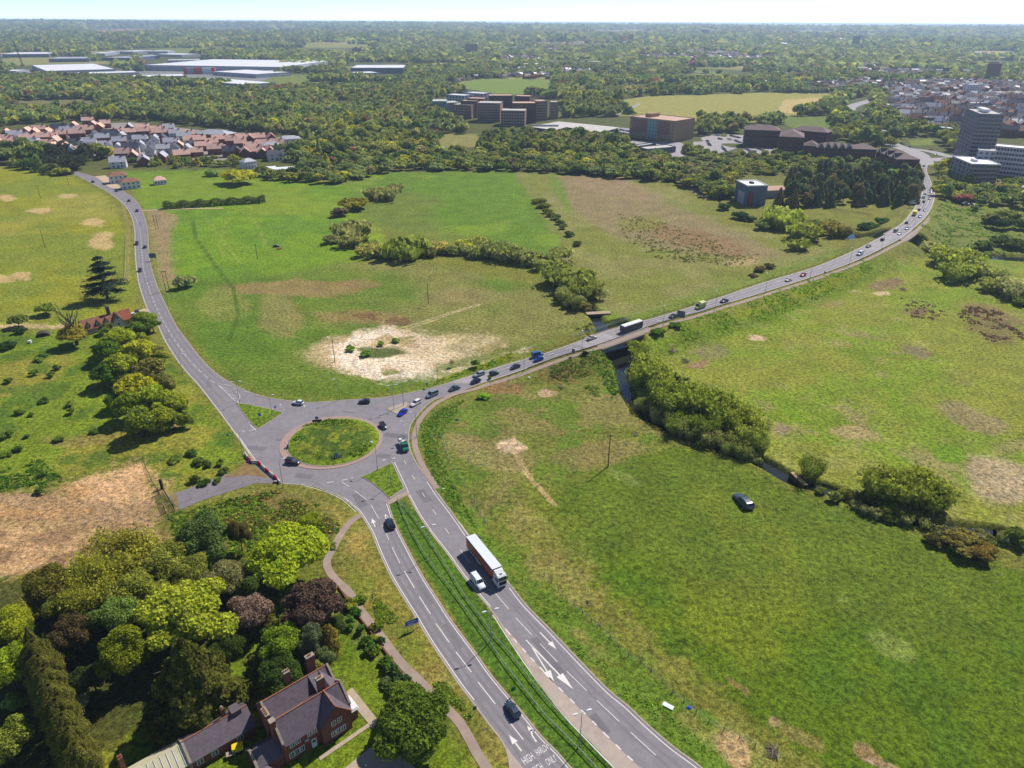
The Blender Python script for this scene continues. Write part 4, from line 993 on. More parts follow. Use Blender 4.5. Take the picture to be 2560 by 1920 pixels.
    c = link('crown', leaf_me('round', 1, 1, 1.5), rt); c.scale = (6.2, 6.2, 6.2); c.location = (.5, .5, 0); c.color = (*srgb(140, 130, 48, 1), 1)
    # singles of the left pasture
    for a in [(113,772,26,6,'round',(112,126,48),'round green tree in the left field above the farm track'),(43,802,22,6,'round',(98,110,50),'dull green tree at the left end of the farm track'),(50,825,16,3,'bush',(60,84,40),'dark bush under the dull green track tree'),
              (457,703,27,6.5,'bush',(140,144,96),'grey green round bush on the brown strip by the road'),(596,440,44,12,'round',(144,142,44),'big golden green oak on the lawn above the long hedge'),(530,433,22,5,'bush',(120,136,76),'pale green round bush left of the golden oak'),
              (105,890,12,2,'bush',(70,96,40),'small dark bush left of the tree belt'),(140,918,10,2,'bush',(58,84,36),'small dark bush below the tree belt end'),(15,862,22,3,'bush',(54,80,38),'dark bush at the left edge of the pasture')]:
        ptree(*a)
    B = [(46,1030),(78,1034),(108,1000),(170,1010),(178,1026),(66,1090),(18,1084),(236,1078),(148,1096),(45,1118),(110,1180),(100,1224),(85,930),(20,950),(94,898),(480,1130),(500,1150),(520,1160),(550,1155),(485,1195),(510,1205),(436,1148),(560,1175),(545,1200),(10,1134),(126,936)]
    for i, (a, b) in enumerate(B):
        ptree(a, b, rs.uniform(8, 15) if i < 15 else rs.uniform(10, 20), rs.uniform(1.2, 2.6), 'bush', rs.choice([(76,98,42),(88,106,46),(100,116,50),(110,128,52)]), 'dark low bush in the left pasture %s' % ('by the closed side road' if a > 400 else 'at the left edge' if a < 60 else 'above the bare soil' if b > 1060 else 'left of the tree belt'), 'bushes scattered in the left pasture', 'bush')
    # long clipped hedge
    rt = None; m = None
    a, b = G(408, 522), G(664, 505); n = 900; rs2 = np.random.RandomState(4); t = rs2.uniform(0, 1, n*5)
    d = (b-a); nrm = np.array([-d[1], d[0], 0])/np.hypot(d[0], d[1]); L = np.hypot(d[0], d[1])
    ang = rs2.uniform(0, math.pi, n*5); c = a+d*t[:, None]+nrm*(np.cos(ang)*3.4)[:, None]; c[:, 2] = np.sin(ang)*(4.2+.8*np.sin(t*40))+.1
    nn = nrm*np.cos(ang)[:, None]+np.array([0, 0, 1.])*np.sin(ang)[:, None]+rs2.normal(size=(n*5, 3))*.5; nn /= np.linalg.norm(nn, axis=1)[:, None]
    V, F = quads_from(c, nn, rs2.uniform(.4, .9, n*5), rs2); o = link('hedge', npmesh('hedge', V, F, [LEAF])); o.color = (*srgb(84, 96, 40, 1), 1); tag(o, 'long clipped dark green hedge along the farm track', 'hedge')
    # willows in the middle of the meadow
    MW = [(885,508,36,8,'round',(124,120,38),'yellow brown bush tree at the upper end of the meadow thicket'),(852,530,24,6,'bush',(96,84,62),'dark purplish bush left of the yellow one'),(952,486,40,8,'willow',(120,126,70),'grey green willow at the top of the meadow thicket'),(985,470,22,6,'willow',(116,122,66),'smaller grey willow at the top right of the meadow thicket'),
      (880,575,48,8.5,'willow',(124,130,74),'tall grey green willow in the meadow thicket'),(871,604,32,6,'willow',(118,122,66),'low willow in front of the tall grey green one'),(830,598,20,5,'willow',(112,116,70),'small grey willow at the left tip of the thicket'),(923,627,32,6,'willow',(130,132,70),'pale willow left of the great round willow'),
      (1010,622,57,9.5,'willow',(108,122,48),'great round willow in the middle of the meadow'),(1100,619,26,6,'willow',(146,142,78),'pale yellow willow right of the great round one'),(1160,613,26,6,'willow',(140,146,62),'bright yellow green willow in the stream-side row'),(1196,605,22,7,'willow',(134,140,64),'yellow willow beside the bright one'),
      (1210,622,32,8,'willow',(120,130,66),'grey green willow in the middle of the stream-side row'),(1256,626,38,8.5,'willow',(114,124,64),'darker willow of the stream-side row'),(1296,636,30,8,'willow',(116,126,66),'willow with bare limbs in the stream-side row'),(1330,642,26,7,'willow',(124,132,70),'slim willow near the brown bush'),
      (1364,651,18,4,'bush',(96,82,58),'dark brown bush among the willows'),(1404,632,30,6,'willow',(128,136,74),'pale willow above the big willow clump'),(1401,686,46,9.5,'willow',(112,124,52),'left crown of the big willow clump above the causeway'),(1442,700,50,9.5,'willow',(118,130,56),'middle crown of the big willow clump above the causeway'),
      (1465,725,36,8.5,'willow',(108,118,52),'right crown of the big willow clump above the causeway'),(1430,755,24,5,'bush',(92,98,50),'low dark thicket under the big willow clump'),(1462,765,20,4,'bush',(120,110,62),'low brown thicket by the stream'),(1500,735,24,6,'sparse',(120,120,80),'leaning bare tree by the stream footbridge')]
    for a in MW: ptree(*a, group='willows and bushes along the meadow stream')
    hd = [(1350,505,17),(1359,518,17),(1368,530,15),(1376,538,13),(1391,545,14),(1400,558,12),(1408,568,12),(1424,587,13),(1443,611,13)]
    for i, (a, b, r_) in enumerate(hd): ptree(a, b-3, r_, 3.4, 'bush', (88+(8-i)*3, 100+(8-i)*2, 48), 'rounded dark bush, %s from the top of the field hedge line' % ordn[i], 'bushes of the field hedge line', 'bush')
    # stream willows on the right
    SW = [(1630,910,46,10,'willow',(122,136,50)),(1662,972,34,10,'willow',(104,120,42)),(1655,930,34,9,'willow',(126,138,52)),(1690,985,42,11,'willow',(114,128,46)),(1745,985,45,11,'willow',(118,132,48)),(1795,1002,46,11,'willow',(108,124,44)),(1846,1025,46,10.5,'willow',(122,134,50)),(1880,1060,38,9,'willow',(126,138,54)),
          (1700,1040,30,8,'willow',(96,112,38)),(1770,1050,32,8,'willow',(90,106,36)),(1905,1090,26,7,'willow',(112,126,48)),(2030,1165,30,7,'willow',(112,128,50)),(2122,1222,22,5,'bush',(118,120,56)),(2209,1206,52,9,'willow',(118,130,48)),(2282,1212,60,10,'willow',(124,136,46)),(2330,1235,48,9,'willow',(112,124,44)),
          (2240,1262,40,6,'bush',(88,100,40)),(2331,1345,22,3,'bush',(104,98,56)),(2410,1352,48,4.5,'bush',(128,118,62)),(2455,1376,40,4,'bush',(128,112,54)),(2542,1338,28,5,'bush',(106,120,52)),(1600,870,26,6,'willow',(118,134,52))]
    lb = ['bushy willow just below the bridge on the stream','dark willow second from the bridge','pale willow behind the second','tall willow in the thick of the streamside row','broad willow in the middle of the streamside row','willow right of the broad one','pale tall willow near the lower end of the row','willow at the lower end of the long row',
          'dark low willow in front of the tall one','dark low willow in front of the broad one','small willow by the open water','single small willow right of the timber revetment','small bush right of the single willow','left part of the great spreading willow by the stream','great spreading willow by the stream','right part of the great spreading willow',
          'dark undergrowth below the great willow','small dull bush right of the great willow','rusty brown bush by the stream','second rusty brown bush further right','green bush at the right edge by the stream','small willow at the foot of the causeway by the bridge']
    for a, l in zip(SW, lb): ptree(a[0]-(5 if a[0] < 1950 else 0), a[1]+(14 if a[0] < 1950 else 3), a[2]*1.1, *a[3:], l, 'willows along the lower stream')
    RT_ = [(2368,640,38,9),(2412,648,44,9.5),(2383,680,40,8),(2441,672,35,8.5),(2484,713,32,6),(2528,722,34,6),(2548,752,22,4),(2500,600,26,6),(2542,610,30,6),(2493,555,26,8),(2528,540,38,8),(2470,545,22,6),(2383,488,12,3),(2560,560,30,7),(2460,610,24,5),(2440,520,14,4),(2350,470,20,6)]
    for i, (a, b, r_, h) in enumerate(RT_):
        ptree(a, b, r_, h, 'willow' if i in (0,1,2,3,4,5) else 'bush', [(122,134,50),(128,140,52),(110,124,48),(120,130,60),(124,132,66),(112,122,58),(96,110,50),(70,84,44),(78,92,46),(48,62,44),(112,122,60),(116,122,66),(110,120,60),(90,104,52),(88,104,50),(100,112,60),(96,116,52)][i],
              'willow or thicket by the river right of the causeway' if i > 5 else '%s of the tall willow stand right of the second bridge' % ['left end','crown','front','dark back','low right side','far right end'][i], 'willows and thickets right of the causeway', 'tree' if i < 6 else 'bush')
    LT = [(1963,548,52,9.5),(2015,580,44,8.5),(2050,566,34,8),(2085,572,33,8),(2108,578,22,6),(1937,532,30,8),(1812,516,20,5),(1850,537,22,5),(1872,545,16,4),(1905,560,24,6),(1995,610,30,6),(2175,567,30,3.5),(2205,560,20,3),(1880,700,14,2.5),(1900,672,16,2.5),(1925,664,14,2.5)]
    for i, (a, b, r_, h) in enumerate(LT):
        ptree(a, b, r_, h, 'willow' if i < 6 or i == 10 else 'bush', [(124,138,52),(118,130,50),(110,120,52),(122,118,56),(104,112,52),(120,132,62),(64,84,44),(58,78,44),(70,90,46),(110,122,60),(112,124,48),(64,88,46),(70,92,46),(104,90,66),(98,86,64),(96,84,62)][i],
              ['big pale willow left of the second river','willow in front of the big pale one','willow by the second river','brownish willow at the river bend','small willow at the right end of the river stand','willow behind the big pale one','dark bush by the mill cut','dark bush below the grey cube building','small bush below the grey cube building','tree right of the grey cube building','low willow at the front of the stand','dark thicket in the river bend','dark thicket beside the guard rail','brown bush left of the causeway verge','brown bush in the middle of three by the causeway','brown bush nearest the causeway'][i], 'trees between the mill and the second bridge', 'tree' if i < 6 else 'bush')
    for a in [(1188,910,11,3.5,'round',(104,124,36),'small round tree on the verge above the three cars'),(1130,905,10,4,'sparse',(120,120,90),'thin bare sapling on the pale ground by the road'),(880,870,14,2,'bush',(110,136,50),'green clump on the left of the sandy patch'),(915,882,16,2,'bush',(96,124,46),'green clump in the middle of the sandy patch'),(988,850,10,1.6,'bush',(104,132,48),'green clump on the right of the sandy patch'),
              (950,858,10,1.6,'bush',(108,130,50),'green clump at the top of the sandy patch'),(872,866,8,1.4,'bush',(112,134,50),'smallest green clump on the sandy patch'),(1462,903,9,2,'bush',(34,60,36),'small dark bush on the slope beside the bridge'),(1640,856,20,2.4,'bush',(98,124,44),'green bush against the bridge abutment'),(1685,838,16,2,'bush',(92,120,42),'green bush on the causeway slope beyond the bridge'),
              (1225,945,6,1.5,'bush',(84,110,44),'tiny bush on the verge'),(1208,990,16,1.8,'bush',(118,150,40),'light green clump on the brown slope')]:
        ptree(*a)

# scattered low growth that nobody could count
def clumps(name, regions, label, cat, seed=1):
    rs = np.random.RandomState(seed); Vs = []; Cs = []; n0 = 0
    for (kind_, poly, n, h, rad, cols, q) in regions:
        if name == 'brambles': n = int(n*2.6); rad *= .62; h *= .62; cols = [(min(255, a*1.08), b*1.02, c) for a, b, c in cols]; q = max(6, int(q*.7))
        xs = [p[0] for p in poly]; ys = [p[1] for p in poly]; pts = []; tries = 0
        wp = [P(a, b)[:2] for a, b in poly]; wx = [p[0] for p in wp]; wy = [p[1] for p in wp]
        while len(pts) < n and tries < 60:
            x = rs.uniform(min(wx), max(wx), n*3); y = rs.uniform(min(wy), max(wy), n*3); ok = inpoly(x, y, wp)
            if kind_ == 'n': ok &= fbm(x, y, 6, 5, 3) > .52
            ok &= ~inpoly(x, y, ASPH2) | (len(poly) in (4, 10))
            ok &= segdist(x, y, cz_c) > 6.5
            pts += list(zip(x[ok], y[ok])); tries += 1
        pts = np.array(pts[:n]); 
        if len(pts) == 0: continue
        z = terrain(pts[:, 0], pts[:, 1], True); z = np.where(segdist(pts[:, 0], pts[:, 1], [P(829, 1103)[:2], P(830, 1103)[:2]]) < 14, .5, z)
        cols = np.array([srgb(*c, 1.0) for c in cols]); ci = rs.randint(0, len(cols), len(pts)); hs = h*rs.uniform(.5, 1.4, len(pts)); rs_ = rad*rs.uniform(.5, 1.4, len(pts))
        c = np.repeat(np.c_[pts, z], q, 0); m = len(c)
        d = rs.normal(size=(m, 3)); d /= np.linalg.norm(d, axis=1)[:, None]; d[:, 2] = abs(d[:, 2])
        rr = np.repeat(rs_, q); hh = np.repeat(hs, q)
        c[:, 0] += d[:, 0]*rr*rs.uniform(.4, 1, m); c[:, 1] += d[:, 1]*rr*rs.uniform(.4, 1, m); c[:, 2] += d[:, 2]*hh*rs.uniform(.3, 1, m)
        nn = d+rs.normal(size=(m, 3))*.5; nn /= np.linalg.norm(nn, axis=1)[:, None]
        V, F = quads_from(c, nn, rs.uniform(.5, 1.1, m)*np.clip(rr*.75, .12, .9), rs); Vs.append(V); Cs.append(np.repeat(cols[np.repeat(ci, q)], 4, 0))
    V = np.vstack(Vs); F = np.arange(len(V)).reshape(-1, 4); o = link(name, npmesh(name, V, F, [LEAFA], np.vstack(Cs))); tag(o, label, cat, kind='stuff'); return o

def fill_rows():
    r7 = random.Random(91)
    rows = [([(1625,1010),(1700,1060),(1790,1098),(1880,1132)], 16, (13, 26), (4, 8), 'the lower stream, left bank', 16), ([(1625,900),(1690,950),(1780,985),(1890,1060)], 9, (16, 26), (5, 8), 'the lower stream, right bank', 18),
            ([(900,590),(960,625),(1060,628),(1150,622),(1240,636),(1320,648),(1385,665)], 30, (12, 22), (3.5, 6.5), 'the middle of the meadow', 10), ([(1395,640),(1400,690),(1430,740),(1470,770)], 12, (14, 26), (4, 7), 'the meadow stream above the causeway', 20),
            ([(2040,1220),(2100,1240),(2160,1265),(2300,1310),(2440,1345),(2540,1350)], 20, (10, 20), (1.5, 3.5), 'the stream near the great willow', 14), ([(2330,620),(2400,640),(2480,690),(2550,740)], 14, (18, 30), (5, 8), 'the river right of the causeway', 16)]
    for pts, n, rr, hh, lab, j in rows:
        c = resample_n([np.array([a, b, 0.]) for a, b in pts], n)
        for q in c:
            ptree(q[0]+r7.uniform(-j, j), q[1]+r7.uniform(-j, j)*.6, r7.uniform(*rr), r7.uniform(*hh), r7.choice(['willow', 'willow', 'bush']), r7.choice([(128,138,72),(116,128,62),(134,140,84),(108,118,60),(122,128,80)]), 'feathery low willow growing along '+lab, 'low willows along '+lab, 'tree')
def build_low_growth():
    gr = [(88,120,40),(104,138,44),(74,104,40),(122,146,48)]
    isl = [(735,1100),(760,1065),(810,1052),(870,1052),(925,1075),(935,1105),(915,1135),(860,1152),(800,1150),(750,1130)]
    clumps('brambles', [
        ('n', [(520,1262),(700,1225),(840,1280),(850,1350),(820,1400),(700,1330),(560,1330)], 700, .8, .9, [(84,108,38),(112,130,44),(116,98,70),(66,96,34),(134,128,60)], 14),
        ('a', [(410,1290),(520,1262),(640,1240),(720,1300),(690,1380),(560,1400),(440,1350)], 420, .8, .9, [(90,118,40),(110,134,42),(74,100,36)], 14),
        ('n', isl, 260, .7, .7, [(64,98,30),(84,116,36),(108,130,44)], 16),
        ('a', [(930,1192),(975,1175),(1005,1215),(975,1240)], 90, .35, .5, [(84,124,50),(104,144,66)], 10),
        ('a', [(1050,1060),(1110,1015),(1160,1000),(1110,1080),(1090,1120),(1130,1200),(1190,1320),(1130,1270),(1068,1170)], 520, .5, .7, [(82,120,42),(98,134,46),(70,104,40),(120,128,60)], 9),
        ('n', [(1160,1350),(1290,1480),(1560,1745),(1720,1880),(1800,1900),(1600,1700),(1420,1520),(1300,1380),(1200,1290)], 130, .4, .6, [(92,124,40),(104,136,46)], 8),
        ('a', [(1480,892),(1540,872),(1560,960),(1530,1000),(1500,940)], 160, .7, .9, [(72,108,36),(88,124,42),(60,94,34)], 12),
        ('n', [(1330,930),(1450,890),(1490,900),(1500,1000),(1420,960)], 200, .6, .8, [(74,108,36),(104,96,60),(88,120,44)], 10),
        ('n', [(1640,840),(1920,750),(2140,665),(2190,680),(1930,800),(1700,870)], 420, .5, 1.0, [(98,136,32),(120,146,40),(84,124,36)], 8),
        ('a', [(1090,950),(1280,890),(1280,903),(1090,963)], 200, .5, .7, [(90,128,34),(160,164,30),(84,120,34)], 8),
        ('n', [(2250,610),(2330,560),(2350,490),(2460,480),(2560,560),(2560,640),(2350,640)], 500, 1.0, 1.6, [(96,124,48),(110,136,52),(76,104,44)], 8),
        ('n', [(930,1480),(1010,1560),(1110,1700),(1240,1860),(1170,1800),(1050,1680),(940,1550)], 260, .5, .6, [(98,124,42),(120,134,52),(84,110,40)], 9),
        ('n', [(0,1240),(100,1225),(160,1200),(100,1150),(0,1180)], 140, .7, .9, [(66,100,34),(84,112,38)], 12),
        ('n', [(1440,830),(1500,800),(1560,900),(1600,1010),(1750,1090),(1950,1170),(2060,1210),(2250,1290),(2400,1330),(2300,1330),(2100,1250),(1900,1165),(1700,1110),(1580,1040),(1530,920)], 1000, 1.1, 1.1, [(84,100,40),(110,116,52),(116,100,66),(72,96,38)], 9),
      ], 'low scrub and brambles on the verges, banks and traffic islands', 'scrub', 3)
    clumps('rush_tussocks', [
        ('a', [(1540,530),(1620,545),(1760,590),(1900,640),(1900,665),(1760,660),(1640,640),(1560,600)], 460, .8, .75, [(116,110,66),(124,114,74),(106,112,60)], 9),
        ('n', [(1560,590),(1720,610),(1860,650),(1820,670),(1640,650)], 160, .8, .8, [(112,108,64),(104,108,58)], 9),
        ('a', [(2250,745),(2320,755),(2380,790),(2330,800),(2270,790)], 70, .6, .7, [(110,90,74),(104,96,68)], 10),
        ('n', [(2390,760),(2560,790),(2560,870),(2460,850),(2400,800)], 200, .6, .8, [(118,92,76),(110,88,72),(104,98,70)], 10),
      ], 'dark rush tussocks dotted over the wet meadows', 'rushes', 9)
build_hero_trees(); fill_rows(); build_low_growth()

# ------------------------------------------------------------ woods, town trees and houses beyond the meadows
BOUND = [(-3000, 402), (0, 410), (60, 424), (118, 432), (160, 440), (250, 400), (420, 425), (640, 440), (700, 458), (860, 462), (985, 428), (1285, 428), (1440, 438), (1500, 445), (1620, 452), (1700, 462), (1760, 492), (1840, 500), (1890, 505), (2000, 520), (2290, 516), (2292, 430), (2300, 400),
         (2345, 405), (2350, 500), (2440, 512), (2480, 520), (5000, 540)]
OPEN = [[(-200,332),(180,304),(330,300),(560,322),(650,335),(765,338),(765,372),(700,388),(672,392),(560,402),(420,398),(320,404),(300,412),(275,412),(270,392),(170,384),(0,374),(-200,376)],
 [(-900,140),(120,128),(440,126),(500,136),(690,150),(700,160),(696,186),(615,214),(480,210),(250,200),(110,192),(-900,186)],
 [(20,252),(220,248),(262,262),(230,280),(40,278)],[(870,155),(1010,155),(1020,195),(960,205),(860,195)],[(1120,212),(1200,196),(1380,198),(1380,236),(1240,236),(1150,228)],
 [(1080,250),(1180,228),(1400,250),(1410,322),(1340,340),(1200,345),(1090,285)],[(1318,306),(1400,298),(1570,290),(1585,284),(1745,290),(1742,350),(1725,392),(1600,394),(1555,372),(1556,352),(1450,348),(1330,345)],[(1530,252),(1625,240),(1720,238),(1900,232),(2115,234),(2060,262),(2000,286),(1890,305),(1700,300),(1590,292)],
 [(1735,346),(1790,334),(1855,334),(1858,312),(2000,315),(2075,325),(2075,350),(2250,372),(2265,400),(2255,412),(2040,398),(1950,386),(1860,390),(1800,388),(1740,375)],[(2115,250),(2180,240),(2190,262),(2160,285),(2215,330),(2240,360),(2290,375),(2300,400),(2240,375),(2170,320),(2105,285)],
 [(2195,215),(2300,205),(2430,205),(2640,215),(2640,350),(2480,345),(2400,330),(2330,330),(2250,315)],[(2390,300),(2460,300),(2520,340),(2640,350),(2640,460),(2520,470),(2420,480),(2390,440)],[(2230,350),(2330,340),(2390,385),(2400,410),(2350,420),(2290,420),(2240,400)],
 [(1090,335),(1190,335),(1215,365),(1180,395),(1100,385)],[(1835,445),(1965,440),(1960,505),(1840,500)],[(1640,386),(1830,414),(1830,426),(1640,400)],[(1940,290),(2075,290),(2090,322),(1975,322)],
 [(0,470),(120,440),(170,440),(250,440),(340,420),(340,470),(200,520)],[(605,400),(650,398),(730,408),(760,420),(740,436),(640,436),(600,425)],[(330,420),(640,420),(640,460),(330,470)],[(1690,184),(1890,184),(1890,200),(1700,202)]]
FARF = [[(190,70),(410,72),(400,86),(250,88)],[(470,70),(660,70),(660,79),(500,82)],[(20,63),(82,62),(84,69),(22,71)],[(1480,75),(1620,74),(1620,86),(1490,86)],[(1980,75),(2100,77),(2100,87),(1985,86)],[(2110,85),(2245,81),(2250,91),(2125,93)],[(640,75),(780,75),(780,83),(650,84)]]
TREECOL = np.array([(108,118,62),(98,110,56),(116,122,66),(92,108,62),(134,136,52),(78,98,46),(104,116,70),(120,112,74),(60,76,40),(138,138,58),(118,120,82),(120,80,74)], float)
TREECOL = np.minimum(TREECOL*np.array([1.10, 1.07, .98]), 250)
TREEP = np.array([.16,.14,.12,.1,.1,.1,.09,.07,.05,.03,.03,.01])
def scatter_woods():
    rs = np.random.RandomState(21); X = []; Y = []; SP = []
    for r0, r1, sp in ((420, 800, 9.2), (800, 1300, 11.5), (1300, 2200, 15.), (2200, 4200, 25.), (4200, 8000, 48.), (8000, 15500, 105.)):
        n = int(r1*1.35/sp)+2; gx, gy = np.meshgrid(np.arange(-n, n+1)*sp, np.arange(0, int(r1/sp)+2)*sp)
        gx = (gx+rs.uniform(-.42, .42, gx.shape)*sp).ravel(); gy = (gy+rs.uniform(-.42, .42, gy.shape)*sp).ravel(); r = np.hypot(gx, gy)
        ok = (r >= r0) & (r < r1) & (np.abs(np.arctan2(gx, gy)) < R(42)); X.append(gx[ok]); Y.append(gy[ok]); SP.append(np.full(ok.sum(), sp))
    X = np.concatenate(X); Y = np.concatenate(Y); SP = np.concatenate(SP); Z = terrain(X, Y); px, py = proj(X, Y, Z)
    keep = py < np.interp(px, [p[0] for p in BOUND], [p[1] for p in BOUND])
    IND = OPEN[1]; BX = [(0,132,125,146),(122,143,226,156),(218,130,345,143),(250,140,335,152),(276,150,335,163),(28,162,294,196),(116,178,352,202),(252,186,468,206),(355,152,690,200),(360,198,616,216),(345,126,505,152)]
    for poly in OPEN+FARF:
        if poly is IND:
            m = inpoly(px, py, poly); bx = np.zeros(len(px), bool)
            for a, b, c, d in BX: bx |= (px > a) & (px < c) & (py > b) & (py < d+3)
            keep &= ~m | (~bx & (rs.uniform(size=len(X)) < .45)); continue
        keep &= ~inpoly(px, py, poly)
    r = np.hypot(X, Y)
    clear = fbm(X, Y, 260, 77, 3)
    town = (px > 1250) & (r > 1350)
    keep &= ~((clear > .57) & (r > 1500)); keep &= ~(town & (rs.uniform(size=len(X)) < .42))
    keep &= ~((r < 1500) & (rs.uniform(size=len(X)) < .06))
    return X[keep], Y[keep], Z[keep], SP[keep], px[keep], py[keep], rs
WX, WY, WZ, WS, Wpx, Wpy, WR = scatter_woods()
def far_crowns():
    X, Y, Z, SP, px, py, rs = WX, WY, WZ, WS, Wpx, Wpy, WR; r = np.hypot(X, Y); n = len(X)
    pc = fbm(X, Y, 70, 91, 3)
    ci = rs.choice(len(TREECOL), n, p=TREEP/TREEP.sum()); 
    ci = np.where((pc > .56) & (rs.uniform(size=n) < .6), 2, ci); ci = np.where((pc < .42) & (rs.uniform(size=n) < .5), 6, ci)
    col = TREECOL[ci]; kind = rs.choice(3, n, p=[.74, .20, .06])
    con = inpoly(px, py, [(1850, 455), (1960, 440), (2080, 436), (2240, 440), (2290, 470), (2300, 520), (2080, 524), (1900, 512), (1850, 490)])
    pale_trees = con & (rs.uniform(size=n) < .16) & (py < 470)  # lighter coloured trees mixed into the plantation
    dk = con & ~pale_trees; kind = np.where(dk, np.where(rs.uniform(size=n) < .45, 1, 2), kind); col = np.where(dk[:, None], np.where((rs.uniform(size=n) < .3)[:, None], (104, 98, 66), (82, 94, 60)), col); col = np.where(pale_trees[:, None], (128, 146, 50), col)
    be = inpoly(px, py, [(110, 370), (180, 380), (290, 400), (295, 436), (180, 440), (118, 428)]); col = np.where(be[:, None], (66, 70, 44), col)
    h = rs.uniform(8, 15, n)*np.where(r > 1300, 1.05, 1); rad = SP*rs.uniform(.46, .78, n); rad = np.where(dk, rs.uniform(3.6, 5.2, n), rad); h = np.where(dk, rs.uniform(11, 15, n), h)
    h = np.where((py > 395) & (r < 800) & ~dk, rs.uniform(5.5, 10, n), h); fr = (px > 300) & (px < 640) & (py > 385) & (py < 440); h = np.where(fr, rs.uniform(3.5, 7, n), h); rad = np.where(fr, rad*.7, rad); fr = (px > 1735) & (px < 2280) & (py > 365) & (py < 445) & ~dk; h = np.where(fr, rs.uniform(3, 6, n), h); rad = np.where(fr, rad*.7, rad)
    big = (rs.uniform(size=n) < .1) & (r < 1300); h = np.where(big, h*1.35, h)
    h = np.where(r > 2200, np.minimum(h, 13), h); rad = np.where(r > 2200, SP*rs.uniform(.4, .62, n), rad)
    return col, kind, h, rad
Wcol, Wkind, Wh, Wrad = far_crowns()
KN = ['round', 'tall', 'conifer']
def build_woods():
    r = np.hypot(WX, WY); size = Wrad*Wh/r**2
    vis = (Wpx > -60) & (Wpx < 2620)
    order = np.argsort(-np.where(vis, size, 0)); ind = set(order[:175].tolist())
    shade = lambda c: ('dark' if sum(c) < 200 else 'pale' if sum(c) > 320 else 'mid green')
    def zone(px, py):
        q = ' near its left end' if px % 400 < 130 else ' near its right end' if px % 400 > 270 else ''
        if px < 330: return 'in the dark belt between estate and left road' if py > 380 else 'behind the housing estate on the left'
        if px < 700: return 'in front of the housing estate' if py > 395 else 'behind the housing estate'
        if px < 1100: return 'in the wood above the central field'
        if px < 1500: return 'in the tree line along the top of the central field'
        if px < 1840: return 'between railway and central field'
        if px < 2300: return 'in the plantation beside the causeway'
        return 'below the tall tower block'
    for i in ind:
        k = KN[Wkind[i]]; c = tuple(Wcol[i]); zn = zone(Wpx[i], Wpy[i])
        tree(WX[i], WY[i], WZ[i], Wrad[i], Wh[i], k, c, '%s %s %s' % (shade(c), 'conifer' if k == 'conifer' else 'broadleaf tree', zn), '%s %s trees %s' % (shade(c), 'conifer' if k == 'conifer' else 'broadleaf', zn), parts=size[i] > np.partition(size, -90)[-90] and True)
    rest = np.array([i for i in range(len(WX)) if i not in ind])
    for name, r0, r1, lodn, sz, lab in (('woodland', 0, 750, 330, .34, 'woods of mixed spring green trees beyond the meadows'), ('middle_woodland', 750, 1300, 110, .55, 'continuous tree cover behind the estates and offices'),
                                    ('distant_woodland', 1300, 2300, 44, .82, 'tree cover of the distant plain'), ('horizon_woodland', 2300, 16000, 11, 1.25, 'hazy tree cover reaching to the horizon')):
        idx = rest[(r[rest] >= r0) & (r[rest] < r1)]
        V_ = []; C_ = []
        protos = {}
        for k in range(3):
            for v in range(4):
                rs = np.random.RandomState(k*10+v+lodn); c, nn = crown_pts(KN[k], lodn, rs, 7 if lodn < 120 else None); protos[k, v] = (c, nn, rs.uniform(.6, 1.3, lodn)*sz, rs)
        for k in range(3):
            for v in range(4):
                ii = idx[(Wkind[idx] == k) & (idx % 4 == v)]
                if len(ii) == 0: continue
                c, nn, s_, rs = protos[k, v]; m = len(c)
                C3 = c[None]*np.stack([Wrad[ii], Wrad[ii], Wh[ii]], 1)[:, None, :]+np.stack([WX[ii], WY[ii], WZ[ii]], 1)[:, None, :]
                cc = C3.reshape(-1, 3); N = np.tile(nn, (len(ii), 1)); ssz = (Wrad[ii][:, None]*s_[None]).ravel()
                V, _ = quads_from(cc, N, ssz, rs)
                tint = np.array([srgb(*x, 1.0) for x in Wcol[ii]])*np.random.RandomState(3).uniform(.68, 1.25, (len(ii), 1))*np.array([.97, .98, .98])*(.7+.6*fbm(WX[ii], WY[ii], 90, 55, 2))[:, None]; V_.append(V.astype(np.float32)); C_.append(np.repeat(tint, 4*m, 0).astype(np.float32))
        V = np.vstack(V_); F = np.arange(len(V), dtype=np.int32).reshape(-1, 4)
        o = link(name, npmesh(name, V, F, [LEAFA], np.vstack(C_))); tag(o, lab, 'woodland', kind='stuff')
        print(name, len(idx), 'trees', len(F), 'faces')
build_woods()
# ------------------------------------------------------------ buildings
def bm_(n, rgb, **k): return principled(n, srgb(*rgb), **k)
M_BRICK = bm_('red_brick', (128, 78, 62), rough=.9, var=.25, vscale=1.6, bump=.3, bscale=6)
M_BRICKD = bm_('dark_brick', (106, 66, 60), rough=.9, var=.18, vscale=.6)
M_BRICKT = bm_('tan_brick', (168, 138, 104), rough=.9, var=.12, vscale=.4)
M_SLATE = bm_('slate', (98, 86, 94), rough=.6, var=.22, vscale=1.2, bump=.25, bscale=5, spec=.4)
M_RIDGE = bm_('ridge_tile', (170, 108, 74), rough=.85, var=.2, vscale=2)
M_STONE = bm_('coping_stone', (158, 142, 128), rough=.85, var=.2, vscale=2)
M_WHITE = bm_('white_paint', (226, 226, 224), rough=.6)
M_WALLW = bm_('white_render', (222, 220, 222), rough=.8, var=.06, vscale=.4)
M_WALLC = bm_('cream_render', (206, 194, 168), rough=.8, var=.08, vscale=.4)
M_TILER = bm_('clay_tile', (168, 96, 74), rough=.85, var=.2, vscale=.8, bump=.2, bscale=5)
M_TILEB = bm_('brown_tile', (150, 106, 82), rough=.85, var=.2, vscale=.8)
M_TILET = bm_('terracotta_tile', (228, 182, 164), rough=.85, var=.15, vscale=.3)
